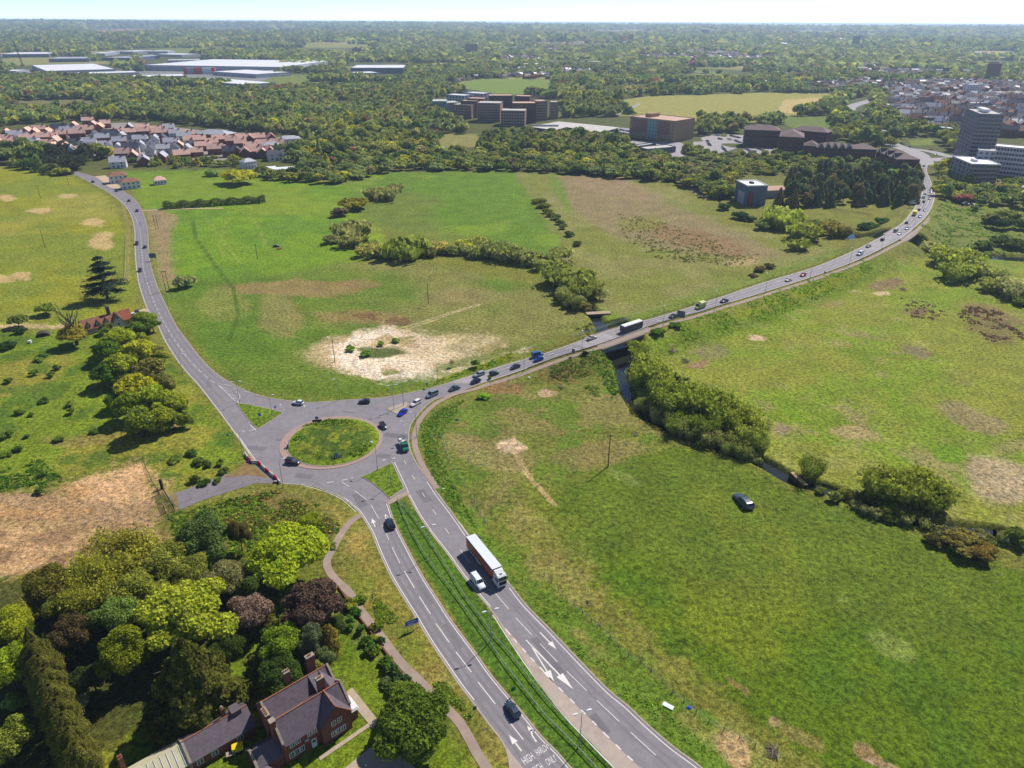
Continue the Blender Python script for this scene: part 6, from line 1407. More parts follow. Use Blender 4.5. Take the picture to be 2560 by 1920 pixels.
    # hipped care home
    block('care_home', 'large grey hipped-roof building among the estate houses', 'building', (489, 334), (562, 338), 20, 8, M_BRICK, M_SLATEG, 'hip', floors=2, cols=12, side=3, rise=4)
    # town quarter on the right
    poly = OPEN[10]; wp = [P(a, b)[:2] for a, b in poly]; xs = [q[0] for q in wp]; ys = [q[1] for q in wp]; C_ = []
    r2 = np.random.RandomState(5); y = min(ys)
    while y < max(ys):
        x = min(xs)
        while x < max(xs):
            qx, qy = x+r2.uniform(-3, 3), y+r2.uniform(-4, 4)
            if inpoly(np.array([qx]), np.array([qy]), wp)[0]: 
                a, b = proj(qx, qy, 0)
                if a < 2600 and not inpoly(np.array([a]), np.array([b]), OPEN[9])[0] and not (abs(b-234) < 5 and a > 2330): C_.append((float(b), qx, qy, float(a)))
            x += 19
        y += 24
    C_.sort(reverse=True); kinds = [(M_SLATED, M_BRICK, 'dark slate', 'brick'), (M_TILEB, M_BRICK, 'brown tiled', 'brick'), (M_SLATEG, M_WALLW, 'pale grey', 'white'), (M_SLATED, M_WALLC, 'dark slate', 'cream'), (bm_('mauve_tile', (132, 116, 124), rough=.85, var=.12, vscale=.3), M_WALLC, 'mauve grey', 'cream'), (MATS['mauve_tile'], M_BRICK, 'mauve grey', 'brick')]
    pro = {}; rest = []
    for i, (b, x, y, a) in enumerate(C_):
        if r2.uniform() < .10: continue
        if i > 175: rest.append((x, y)); continue
        k = r2.choice(6, p=[.16, .24, .14, .12, .16, .18])
        if k not in pro: rt = house_proto(kinds[k][0], kinds[k][1], 12.5, 9.0, 6.6, 3.2, k); pro[k] = rt
        else: rt = copy_tree(pro[k])
        rt.location = (x, y, -.1); rt.rotation_euler = (0, 0, r2.choice([-.35, 1.22, -.3, -.45])+r2.uniform(-.1, .1)); rt.scale = (r2.uniform(1.1, 1.75), r2.uniform(1.0, 1.3), r2.uniform(1.0, 1.55))
        tag(rt, '%s house with %s roof in the %s of the town quarter' % (kinds[k][3], kinds[k][2], 'near part' if i < 60 else 'middle' if i < 120 else 'far part'), 'house', '%s houses with %s roofs, %s of the town quarter' % (kinds[k][3], kinds[k][2], 'near part' if i < 60 else 'middle' if i < 120 else 'far part'))
    for (A, B, D_, h, wl, rf, lab) in [((2207, 246), (2236, 250), 12, 9, M_TEAL, M_METAL, 'teal fronted block at the left corner of the town quarter'), ((2203, 260), (2228, 264), 12, 9, M_CLAD, M_METAL, 'grey flat block with white roof at the left corner of the town quarter'), ((2205, 273), (2235, 276), 12, 8, M_TEAL, M_METAL, 'second teal block at the left corner of the town quarter'), ((2230, 256), (2250, 258), 10, 11, M_BRICK, M_FLAT, 'red block between teal blocks of the town quarter'),
            ((2260, 268), (2290, 270), 12, 10, M_BRICK, M_METAL, 'red block with white roof in the town quarter'), ((2297, 292), (2326, 296), 12, 12, M_BRICK, M_FLAT, 'tall red and cream block at the front of the town quarter'), ((2252, 301), (2296, 306), 12, 7, M_TEAL, M_METAL, 'low teal block at the front of the town quarter'), ((2336, 318), (2384, 323), 12, 10, M_TEAL, M_METAL, 'pale teal block with mono-pitch roof nearest the roundabout trees'), ((2440, 268), (2510, 271), 14, 12, M_TEAL, M_CLAD, 'teal topped block behind the tower'), ((2545, 275), (2590, 277), 12, 12, bm_('blue_render', (60, 120, 190)), M_METAL, 'bright blue block at the right edge')]:
        block('apartment_block', lab, 'apartment block', A, B, D_, h, wl, rf, floors=3, cols=5, side=2)
    # far housing as one mass
    r3 = np.random.RandomState(9); pts = list(rest)
    for r0, r1, n in ((1350, 2300, 1500), (2300, 4200, 3200), (4200, 7500, 2400)):
        rr = np.sqrt(r3.uniform(r0**2, r1**2, n*2)); aa = r3.uniform(R(-5), R(40), n*2); x = rr*np.sin(aa); y = rr*np.cos(aa); ok = fbm(x, y, 330, 44, 2) > .46
        a, b = proj(x, y, terrain(x, y))
        for q in OPEN+FARF: ok &= ~inpoly(a, b, q)
        pts += list(zip(x[ok], y[ok]))[:n]
    for (cx, cy, s, n) in ((60, 96, 50, 60), (900, 88, 60, 50), (720, 90, 50, 30), (1010, 83, 60, 70), (540, 100, 50, 20)):
        for _ in range(n): p = P(cx+r3.normal()*s*.5, cy+r3.normal()*2.0); pts.append((p[0], p[1]))
    pts = np.array(pts); n = len(pts); z = terrain(pts[:, 0], pts[:, 1]); rr = np.hypot(pts[:, 0], pts[:, 1]); far = rr > 2300
    L = r3.uniform(8, 15, n)*np.where(far, 1.7, 1); D = r3.uniform(7, 9, n)*np.where(far, 1.3, 1); h = r3.uniform(4.5, 6.5, n)*np.where(far, 1.25, 1); ro = h+r3.uniform(2.5, 3.6, n); rz = np.round(fbm(pts[:, 0], pts[:, 1], 200, 3, 1)*8)*.4+r3.choice([0, 1.57], n)
    base = np.array([(-.5, -.5, 0), (.5, -.5, 0), (.5, .5, 0), (-.5, .5, 0), (-.5, -.5, 1), (.5, -.5, 1), (.5, .5, 1), (-.5, .5, 1), (-.5, 0, 2), (.5, 0, 2)])
    V = np.zeros((n, 10, 3)); cx, sx = np.cos(rz), np.sin(rz)
    for i in range(10):
        lx, ly = base[i, 0]*L, base[i, 1]*D; V[:, i, 0] = pts[:, 0]+lx*cx-ly*sx; V[:, i, 1] = pts[:, 1]+lx*sx+ly*cx; V[:, i, 2] = z+(0 if base[i, 2] == 0 else 1)*np.where(base[i, 2] == 2, ro, h)
    vs = V.reshape(-1, 3); wf, rf, tint = [], [], []
    fq = [(0, 1, 5, 4), (1, 2, 6, 5), (2, 3, 7, 6), (3, 0, 4, 7), (4, 5, 9, 8), (6, 7, 8, 9), (5, 6, 9, 9), (7, 4, 8, 8)]
    F = []; mi = []
    for i in range(n):
        for k, f in enumerate(fq): F.append(tuple(dict.fromkeys(i*10+j for j in f))); mi.append((0 if k not in (4, 5) else 1+(i % 3)) if k not in (4, 5) or True else 0)
        for k in (4, 5): mi[i*8+k] = 2+(i*7 % 4)
        w_ = (i*5) % 2
        for k in (0, 1, 2, 3, 6, 7): mi[i*8+k] = w_
    me = bpy.data.meshes.new('distant_housing'); me.from_pydata(vs.tolist(), [], F)
    for m in (M_BRICK, M_WALLC, M_TILEB, M_SLATED, M_SLATEG, MATS['mauve_tile']): me.materials.append(m)
    me.polygons.foreach_set('material_index', np.array(mi, np.int32)); me.update(); o = link('distant_housing', me); tag(o, 'small roofs of the far town spreading among trees to the horizon', 'housing', kind='stuff')

def build_brick_house():
    O = np.array([-39.8, 81.9]); u = np.array([.755, .655]); v = np.array([-.655, .755]); rz = math.atan2(u[1], u[0])
    rt = empty('brick_house', (O[0], O[1], 0), rz, 'large red brick house with twin slate roofs and tall chimneys', 'house')
    def slab(m, pts): m.add(pts, [tuple(range(len(pts)))])
    m = MB(); m.box(.0, 13.3, 0, 11.2, -.5, 5.0)
    # gable ends: front range ridge at y=3.1, rear range ridge at y=8.2
    for x, s in ((0, -1), (13.3, 1)):
        f = [(x, 0, 5), (x, 3.1, 8.15), (x, 5.6, 6.0), (x, 8.2, 8.15), (x, 11.2, 5)]
        x2 = x+.35*(-s); f2 = [(x2, b, c) for _, b, c in f]
        m.add(f+f2, [(0, 1, 2, 3, 4)[::(-1 if s < 0 else 1)], (5, 6, 7, 8, 9)[::(1 if s < 0 else -1)]])
    m.build('walls', M_BRICK, rt)
    m = MB(); a, b = .3, 13.0
    for pts in ([(a, -.35, 4.75), (b, -.35, 4.75), (b, 3.1, 8.3), (a, 3.1, 8.3)], [(a, 3.1, 8.3), (b, 3.1, 8.3), (b, 5.6, 6.0), (a, 5.6, 6.0)], [(a, 5.6, 6.0), (b, 5.6, 6.0), (b, 8.2, 8.3), (a, 8.2, 8.3)], [(a, 8.2, 8.3), (b, 8.2, 8.3), (b, 11.55, 4.75), (a, 11.55, 4.75)]): slab(m, pts)
    m.build('main_roof', M_SLATE, rt)
    # front cross wing
    w0, w1, wf = 6.9, 12.7, -1.0
    m = MB(); m.box(w0, w1, wf, 0, -.5, 5.0); mx = (w0+w1)/2
    m.add([(w0, wf, 5), (w1, wf, 5), (mx, wf, 8.3)], [(0, 1, 2)]); m.build('cross_wing_walls', M_BRICK, rt)
    m = MB(); slab(m, [(w0-.3, wf-.3, 4.72), (mx, wf-.3, 8.5), (mx, 3.1, 8.5), (w0-.3, 3.1, 4.72)][::-1]); slab(m, [(w1+.3, wf-.3, 4.72), (mx, wf-.3, 8.5), (mx, 3.1, 8.5), (w1+.3, 3.1, 4.72)])
    slab(m, [(w0-.3, wf-.3, 4.6), (mx, wf-.3, 8.35), (mx, 3.1, 8.35), (w0-.3, 3.1, 4.6)]); m.build('cross_wing_roof', M_SLATE, rt)
    m = MB(); m.tube((.3, 3.1, 8.34), (13, 3.1, 8.34), .13, n=5); m.tube((.3, 8.2, 8.34), (13, 8.2, 8.34), .13, n=5); m.tube((mx, wf-.3, 8.55), (mx, 3.1, 8.55), .13, n=5)
    m.tube((w1+.3, wf-.32, 4.75), (mx, wf-.32, 8.52), .1, n=4); m.build('ridge_tiles', M_RIDGE, rt)
    # small cross roof between the ranges
    m = MB(); m.add([(9.2, 3.2, 6.6), (9.2, 8.2, 8.3), (11.3, 3.2, 8.2), (11.3, 8.2, 8.3), (13.2, 3.2, 6.6), (13.2, 8.2, 6.6)], [(0, 2, 3, 1), (2, 4, 5, 3), (0, 4, 2)]); m.build('link_roof', M_SLATE, rt)
    # stone copings on the gables
    m = MB()
    for x in (-.05, 13.05):
        for p, q in (((0, 4.95), (3.1, 8.3)), ((3.1, 8.3), (5.6, 6.15)), ((5.6, 6.15), (8.2, 8.3)), ((8.2, 8.3), (11.2, 4.95))):
            m.add([(x, p[0], p[1]+.02), (x+.4, p[0], p[1]+.02), (x+.4, q[0], q[1]+.02), (x, q[0], q[1]+.02), (x, p[0], p[1]+.32), (x+.4, p[0], p[1]+.32), (x+.4, q[0], q[1]+.32), (x, q[0], q[1]+.32)], [(4, 5, 6, 7), (0, 1, 5, 4), (1, 2, 6, 5), (2, 3, 7, 6), (3, 0, 4, 7)])
    m.build('gable_coping', M_STONE, rt)
    for i, (x, y, zt, sx, sy, pots) in enumerate([(10.7, 9.6, 11.2, 1.5, .8, 2), (5.9, 9.6, 10.6, 1.0, .8, 3), (9.9, 4.1, 10.8, 1.3, .8, 2), (-.25, 5.3, 8.8, .7, 2.0, 4), (-.2, 2.6, 9.2, .9, .9, 0)]):
        m = MB(); m.box(x-sx/2, x+sx/2, y-sy/2, y+sy/2, 2 if i != 3 else 0, zt); m.box(x-sx/2-.12, x+sx/2+.12, y-sy/2-.12, y+sy/2+.12, zt-.5, zt-.15); ch = m.build('chimney', M_BRICK, rt)
        m = MB(); m.box(x-sx/2-.1, x+sx/2+.1, y-sy/2-.1, y+sy/2+.1, zt, zt+.15); m.build('chimney_cap', M_STONE, ch)
        for k in range(pots):
            px_ = x+(k-(pots-1)/2)*.42 if sx >= sy else x; py_ = y if sx >= sy else y+(k-(pots-1)/2)*.45
            m = MB(); m.tube((px_, py_, zt+.1), (px_, py_, zt+.6), .15, .12, 8); m.build('chimney_pot', M_RIDGE, ch)
    for x in (1.6, 2.7, 4.9, 5.9): window(rt, x, -.07, 3.5, 0, .7, .95)
    for x in (1.2, 2.2, 3.2): window(rt, x, -.07, 1.0, 0, .7, 1.2)
    for x in (9.2, 10.4): window(rt, x, wf-.07, 3.6, 0, .7, 1.1)
    for x in (8.9, 9.9, 10.9): window(rt, x, wf-.07, 1.0, 0, .7, 1.2)
    m = MB(); m.box(5.0, 5.95, -.12, 0, 0, 2.2); d = m.build('front_door', M_WHITE, rt); m = MB(); m.box(5.15, 5.8, -.14, -.125, 1.3, 1.9); m.build('door_glass', M_GLASS, d)
    m = MB(); m.box(3.9, 4.6, -.2, 0, 2.7, 3.1); m.build('name_board', bm_('board_pale', (180, 190, 196)), rt)
    m = MB(); m.box(13.3, 14.6, .2, 3.4, -.5, 2.6); m.build('bay_walls', M_BRICK, rt); m = MB(); m.taper(13.25, 14.9, -.1, 3.7, 2.6, 3.0, .25, .3); m.build('bay_roof', M_WHITE, rt)
    m = MB(); m.box(13.25, 14.3, 3.8, 6.0, 2.4, 2.55); m.build('conservatory_roof', bm_('glass_roof', (150, 160, 170), rough=.3), rt); m = MB(); m.box(13.3, 14.2, 3.9, 5.9, -.5, 2.4); m.build('conservatory', M_GLASS, rt)
    m = MB(); m.tube((14.3, -.05, 2.7), (14.3, 3.6, 2.7), .06, n=5); m.build('gutter', M_WHITE, rt)
    # lower kitchen wing on the left
    m = MB(); m.box(-4.6, -.02, .3, 5.0, -.5, 2.9); m.add([(-4.6, .3, 2.9), (-4.6, 5, 2.9), (-4.6, 2.65, 4.9), (-.02, .3, 2.9), (-.02, 5, 2.9), (-.02, 2.65, 4.9)], [(0, 2, 1), (3, 4, 5)]); m.build('low_wing_walls', M_BRICK, rt)
    gable_roof(4.2, 4.7, 2.95, 5.0, .2, x0=-4.4, y0=.3).build('low_wing_roof', M_SLATE, rt)
    m = MB()
    for p, q in (((.2, 2.95), (2.65, 5.1)), ((2.65, 5.1), (5.1, 2.95))): m.add([(-4.95, p[0], p[1]), (-4.5, p[0], p[1]), (-4.5, q[0], q[1]), (-4.95, q[0], q[1]), (-4.95, p[0], p[1]+.25), (-4.5, p[0], p[1]+.25), (-4.5, q[0], q[1]+.25), (-4.95, q[0], q[1]+.25)], [(4, 5, 6, 7), (0, 1, 5, 4), (3, 0, 4, 7), (1, 2, 6, 5)])
    m.build('low_wing_coping', M_STONE, rt)
    m = MB(); m.box(-4.9, -2.8, -3.6, .1, -.5, 2.2); m.build('porch_walls', M_BRICK, rt); m = MB(); m.taper(-5.1, -2.6, -3.9, .2, 2.2, 3.0, .9, .3); m.build('porch_roof', M_SLATE, rt)
    # long slate-roofed outbuilding
    q = O+u*(-13.0)+v*9.4; rt = empty('outbuilding', (q[0], q[1], 0), rz, 'long brick outbuilding with slate roof left of the brick house', 'outbuilding')
    gable_walls(11.4, 6.4, 2.6, 4.6).build('walls', M_BRICK, rt); gable_roof(11.4, 6.4, 2.6, 4.7, .25).build('roof', M_SLATE, rt)
    m = MB(); m.tube((-.2, 3.2, 4.74), (11.6, 3.2, 4.74), .12, n=5); m.build('ridge_tiles', M_RIDGE, rt)
    m = MB(); m.box(7.2, 7.9, 3.4, 4.1, 3, 6.6); ch = m.build('chimney', M_BRICK, rt); m = MB(); m.tube((7.55, 3.75, 6.6), (7.55, 3.75, 7.1), .2, n=8); m.build('chimney_pot', M_STONE, ch)
    m = MB(); m.box(8.7, 10.4, 2.5, 4.5, 4.0, 5.3); m.build('roof_vent', M_SLATE, rt)
    for x in (1.4, 4.0, 8.6): window(rt, x, -.07, 1.0, 0, 1.0, 1.0)
    q = O+u*(-24.6)+v*9.6; rt = empty('glasshouse', (q[0], q[1], 0), rz, 'low range with cream ribbed glass roof at the bottom edge', 'outbuilding')
    gable_walls(11.3, 6.0, 2.3, 4.2).build('walls', M_BRICK, rt); M_CR = bm_('cream_sheet', (200, 192, 160), rough=.5, var=.12, vscale=1.0)
    gable_roof(11.2, 6.0, 2.35, 4.25, .2).build('roof', M_CR, rt)
    for k in range(11): m = MB(); x = .3+k*1.05; m.tube((x, -.2, 2.32), (x, 3.0, 4.33), .05, n=4); m.build('glazing_bar', M_WHITE, rt)
    m = MB(); m.box(2.0, 2.8, 5.2, 6.0, 1, 6.2); ch = m.build('chimney', M_BRICK, rt)
    for k in (2.2, 2.6): m = MB(); m.tube((k, 5.6, 6.2), (k, 5.6, 6.7), .14, n=8); m.build('chimney_pot', M_RIDGE, ch)
    m = MB(); m.box(11.3, 11.75, -.3, 6.3, -.3, 2.6); m.add([(11.3, -.3, 2.6), (11.75, -.3, 2.6), (11.75, 3, 4.7), (11.3, 3, 4.7), (11.75, 6.3, 2.6), (11.3, 6.3, 2.6)], [(0, 1, 2, 3), (3, 2, 4, 5), (0, 3, 5), (1, 4, 2)]); m.build('party_wall', M_STONE, rt)
    # yard pieces
    q = P(594, 1868, 1); rt = empty('yard_skip', (q[0], q[1], 0), .4, 'bright yellow box trailer in the yard between house and outbuilding', 'trailer')
    m = MB(); m.taper(-.9, .9, -.6, .6, .5, 1.5, -.1, -.06); m.build('body', bm_('yellow_paint', (240, 205, 30), rough=.5), rt, bevel=.05)
    for x in (-.5, .5):
        m = MB(); m.tube((x, -.62, .3), (x, -.5, .3), .3, n=10); m.build('wheel', M_DARK, rt)
    m = MB(); m.tube((-.9, 0, .55), (-1.9, 0, .4), .05, n=5); m.build('drawbar', M_DARK, rt)
    q = P(577, 1886, .5); rt = empty('garden_table', (q[0], q[1], 0), .4, 'grey garden table in the yard beside the yellow trailer', 'table'); m = MB(); m.box(-.8, .8, -.5, .5, .7, .78); m.build('tabletop', M_STONE, rt)
    for x in (-.7, .7):
        for y in (-.4, .4): m = MB(); m.tube((x, y, 0), (x, y, .7), .04, n=5); m.build('leg', M_STONE, rt)
    # paving
    s = Strips()
    s.poly([P(a, b, .1) for a, b in [(861, 1736), (880, 1718), (946, 1801), (932, 1822)]]); s.poly([P(a, b, .1) for a, b in [(797, 1893), (800, 1902), (925, 1816), (920, 1808)]])
    s.poly([P(a, b, .1) for a, b in [(862, 1920), (918, 1874), (925, 1868), (1000, 1888), (1045, 1925), (1070, 1990), (840, 1960)]]); s.build('garden_paving', bm_('garden_paving', (178, 160, 138), rough=.9, var=.12, vscale=.6))
    s = Strips(); c = lift([P(a, b) for a, b in [(857, 1463), (900, 1527), (944, 1583), (1001, 1660), (1038, 1704)]], 0); 
    m = MB()
    for a, b in zip(c[:-1], c[1:]):
        d = (b-a)[:2]; n_ = np.array([-d[1], d[0]])/np.hypot(*d); k = n_*(-1.15); w2 = n_*.12
        p = [a[:2]+k-w2, b[:2]+k-w2, b[:2]+k+w2, a[:2]+k+w2]; m.prism([tuple(x) for x in p], -.1, .55)
    o = m.build('garden_wall', M_BRICK); tag(o, 'low red brick garden wall along the footpath', 'wall')

def build_cottage():
    a = P(213.5, 839); b = P(333, 809); d = b-a; rz = math.atan2(d[1], d[0])
    rt = empty('cottage', (a[0], a[1], 0), rz, 'white cottage with red tiled roof and dormers beside the left road', 'house')
    m = gable_walls(15.6, 6, 2.6, 5.8); m.build('walls', M_WALLC, rt); gable_roof(15.2, 6, 2.6, 5.9, .3).build('roof', M_TILEB, rt)
    gable_walls(3.9, 5.6, 2.7, 6.0, x0=15.61, y0=.3).build('end_walls', M_WALLC, rt); gable_roof(3.8, 5.6, 2.75, 6.2, .25, x0=15.75, y0=.3).build('end_roof', M_TILER, rt)
    gable_walls(4.2, 3.4, 2.6, 5.9, 'y', 11.4, -.4).build('cross_gable', M_WALLW, rt); gable_roof(4.2, 3.4, 2.6, 6.1, .3, 'y', 11.4, -.4).build('cross_gable_roof', M_RIDGE, rt)
    for x in (1.6, 5.2, 8.6):
        gable_walls(1.5, 2.2, 4.0, 5.0, 'y', x, .35, 2.6).build('dormer', M_WHITE, rt); gable_roof(1.5, 2.4, 4.0, 5.1, .2, 'y', x, .3).build('dormer_roof', M_TILER, rt); window(rt, x+.75, .28, 3.2, 0, .8, .7)
    for x in (1.6, 2.5, 3.3, 6.6, 9.2): window(rt, x, -.07, .9, 0, .6, 1.3)
    window(rt, 13.4, -.48, 4.0, 0, .9, .9); window(rt, 13.4, -.48, 1.0, 0, .9, 1.0)
    m = MB(); m.box(7.6, 8.5, -.1, 0, 0, 2.1); m.build('door', M_DARK, rt)
    m = MB(); m.box(10.9, 12.1, 2.6, 3.8, 3, 9.0); m.box(10.8, 12.2, 2.5, 3.9, 8.4, 8.7); ch = m.build('chimney', bm_('old_brick', (96, 84, 72), var=.2, vscale=2), rt)
    for k in (11.2, 11.8): m = MB(); m.tube((k, 3.2, 9), (k, 3.2, 9.5), .16, n=8); m.build('chimney_pot', M_STONE, ch)
    p = P(107, 834, 1); rt = empty('garden_shed', (p[0], p[1], 0), .5, 'round-topped dark garden shed left of the half dead tree', 'shed'); m = MB()
    m.loft([[(math.cos(t)*2.6, y, max(0, math.sin(t)*1.9)) for t in np.linspace(0, math.pi, 9)]+[(-2.6, y, -.2), (2.6, y, -.2)] for y in (-1.6, 1.6)]); m.build('walls', bm_('tarred_boards', (72, 64, 58)), rt); m = MB(); m.box(-.6, .6, -1.68, -1.6, 0, 1.3); m.build('door', M_DARK, rt)
    p = P(75, 855, .5); rt = empty('beehive', (p[0], p[1], 0), 0, 'white box standing on the pasture left of the cottage', 'box'); m = MB(); m.taper(-.5, .5, -.5, .5, .2, 1.1, .05, .05); m.build('body', M_WHITE, rt); m = MB(); m.box(-.6, .6, -.6, .6, 1.1, 1.2); m.build('lid', M_WHITE, rt)
build_big(); build_estates(); build_brick_house(); build_cottage()
# ------------------------------------------------------------ vehicles
M_CARP = principled('car_paint', objcol=True, rough=.28, spec=.6); M_TYRE = bm_('tyre', (34, 34, 36), rough=.9); M_HUB = bm_('wheel_rim', (150, 152, 156), rough=.35, metal=.6)
M_HL = bm_('headlight_glass', (220, 224, 228), rough=.15, spec=.8); M_TL = bm_('tail_light', (150, 20, 24), rough=.3); M_PLAS = bm_('black_plastic', (30, 32, 36), rough=.6)
def wheel(rt, x, y, r, wd=.22):
    m = MB(); m.tube((x, y-wd/2, r), (x, y+wd/2, r), r, n=14); o = m.build('wheel', M_TYRE, rt)
    s = 1 if y > 0 else -1; m = MB(); m.tube((x, y+s*(wd/2-.02), r), (x, y+s*(wd/2+.015), r), r*.62, n=10); m.build('rim', M_HUB, o)
def ring(x, w, z0, z1, c=.12):
    return [(x, -w+c, z0), (x, w-c, z0), (x, w, z0+c), (x, w, z1-c*1.2), (x, w-c*1.2, z1), (x, -w+c*1.2, z1), (x, -w, z1-c*1.2), (x, -w, z0+c)]
CARS = {}
def car_proto(style):
    if style in CARS: return CARS[style]
    P_ = {'hatch': (4.1, .87, 1.48), 'saloon': (4.7, .9, 1.44), 'suv': (4.65, .94, 1.70), 'mpv': (5.0, .95, 1.95), 'van': (5.1, .96, 2.05), 'estate': (4.8, .9, 1.5)}[style]
    L, w, H = P_; rt = empty('car' if style not in ('van',) else 'van', (0, 0, 0)); l2 = L/2; m = MB()
    bt = .92 if style in ('hatch', 'saloon', 'estate') else 1.05; hood = bt-.12 if style != 'van' else 1.15
    rear = bt if style in ('saloon',) else bt
    st = [(-l2, w-.16, .38, rear-.14), (-l2+.12, w-.04, .28, rear-.02), (-l2+.8, w, .22, rear+.02), (0, w, .2, bt+.02), (l2*.45, w, .2, hood+.1), (l2-.55, w-.03, .22, hood-.06), (l2-.12, w-.14, .28, hood-.22), (l2, w-.3, .36, hood-.36)]
    m.loft([ring(*s) for s in st]); m.build('body', M_CARP, rt, True)
    cb, cf = {'hatch': (-l2+.12, l2*.42), 'saloon': (-l2+.85, l2*.40), 'suv': (-l2+.08, l2*.42), 'mpv': (-l2+.06, l2*.52), 'van': (-l2+.05, l2*.52), 'estate': (-l2+.12, l2*.40)}[style]
    rb, rf = {'hatch': (cb+.45, cf-.95), 'saloon': (cb+.75, cf-.95), 'suv': (cb+.28, cf-.8), 'mpv': (cb+.2, cf-.75), 'van': (cb+.12, cf-.65), 'estate': (cb+.35, cf-.95)}[style]
    wb, wt = w-.06, w-.24; zb, zt = bt-.02, H
    v = [(cb, -wb, zb), (cf, -wb, zb), (cf, wb, zb), (cb, wb, zb), (rb, -wt, zt-.06), (rf, -wt, zt-.06), (rf, wt, zt-.06), (rb, wt, zt-.06)]
    van = style == 'van'
    for nm, f in (('windscreen', (1, 2, 6, 5)), ('rear_window', (3, 0, 4, 7)), ('side_window', (0, 1, 5, 4)), ('side_window', (2, 3, 7, 6))):
        m = MB(); m.add([v[i] for i in f], [(0, 1, 2, 3)]); m.build(nm, M_CARP if van and nm != 'windscreen' else M_GLASS, rt)
    if van:
        for s in (-1, 1): m = MB(); x0, x1 = cf-1.0, cf-.35; m.add([(x0, s*(wb-.02), 1.15), (x1, s*(wb-.02), 1.15), (x1-.25, s*(wt+.06), 1.75), (x0, s*(wt+.06), 1.75)], [(0, 1, 2, 3) if s < 0 else (3, 2, 1, 0)]); m.build('door_window', M_GLASS, rt)
    m = MB(); m.loft([[(x, -wt+.02-(-.0), zt-.07), (x, wt-.02, zt-.07), (x, wt-.1, zt+dz), (x, -wt+.1, zt+dz)] for x, dz in ((rb-.03, -.05), (rb+.25, 0), ((rb+rf)/2, .03), (rf-.2, 0), (rf+.04, -.05))]); m.build('roof', M_CARP, rt, False)
    m = MB()
    for s in (-1, 1):
        for (i, j) in ((0, 4), (1, 5)) if s < 0 else ((3, 7), (2, 6)): m.tube(v[i], v[j], .045, n=4)
        xm = (rb+rf)/2; m.tube((xm, s*(wb+.0), zb), (xm, s*wt, zt-.06), .04, n=4)
    m.build('pillars', M_CARP, rt)
    for x in (-l2+.85, l2-.85):
        for s in (-1, 1): wheel(rt, x, s*(w-.1), .33)
    for s in (-1, 1):
        m = MB(); m.box(l2-.22, l2-.04, s*(w-.42)-.16, s*(w-.42)+.16, hood-.4, hood-.24); m.build('headlight', M_HL, rt)
        m = MB(); m.box(-l2-.02, -l2+.1, s*(w-.3)-.13, s*(w-.3)+.13, rear-.4, rear-.18); m.build('tail_light', M_TL, rt)
        m = MB(); m.box(cf-.55, cf-.4, s*(w+.08)-.09, s*(w+.08)+.09, bt-.02, bt+.14); m.build('mirror', M_CARP, rt)
    m = MB(); m.box(l2-.05, l2+.02, -.5, .5, .42, hood-.42); m.build('grille', M_PLAS, rt)
    m = MB(); m.box(-l2-.03, -l2, -.26, .26, .48, .6); m.build('number_plate', bm_('plate_yellow', (210, 190, 60)), rt)
    for ch in KIDS[rt.name]: ch.color = (.1, .1, .1, 1)
    CARS[style] = rt; USED[style] = False; return rt
USED = {}
def car(style, px, py, dx, dy, rgb, label, group=None, pos=None, ang=None, cat=None):
    pr = car_proto(style)
    if USED[style]: rt = copy_tree(pr)
    else: rt = pr; USED[style] = True
    a = onroad(px, py) if pos is None else pos
    if ang is None: b = onroad(px+dx, py+dy); ang = math.atan2(b[1]-a[1], b[0]-a[0])
    rt.location = (a[0], a[1], a[2]+.02); rt.rotation_euler = (0, 0, ang)
    recolor(rt, srgb(*rgb, .9)); tag(rt, label, cat or {'van': 'van', 'mpv': 'minivan'}.get(style, 'car'), group); return rt
def zcar(a): return a
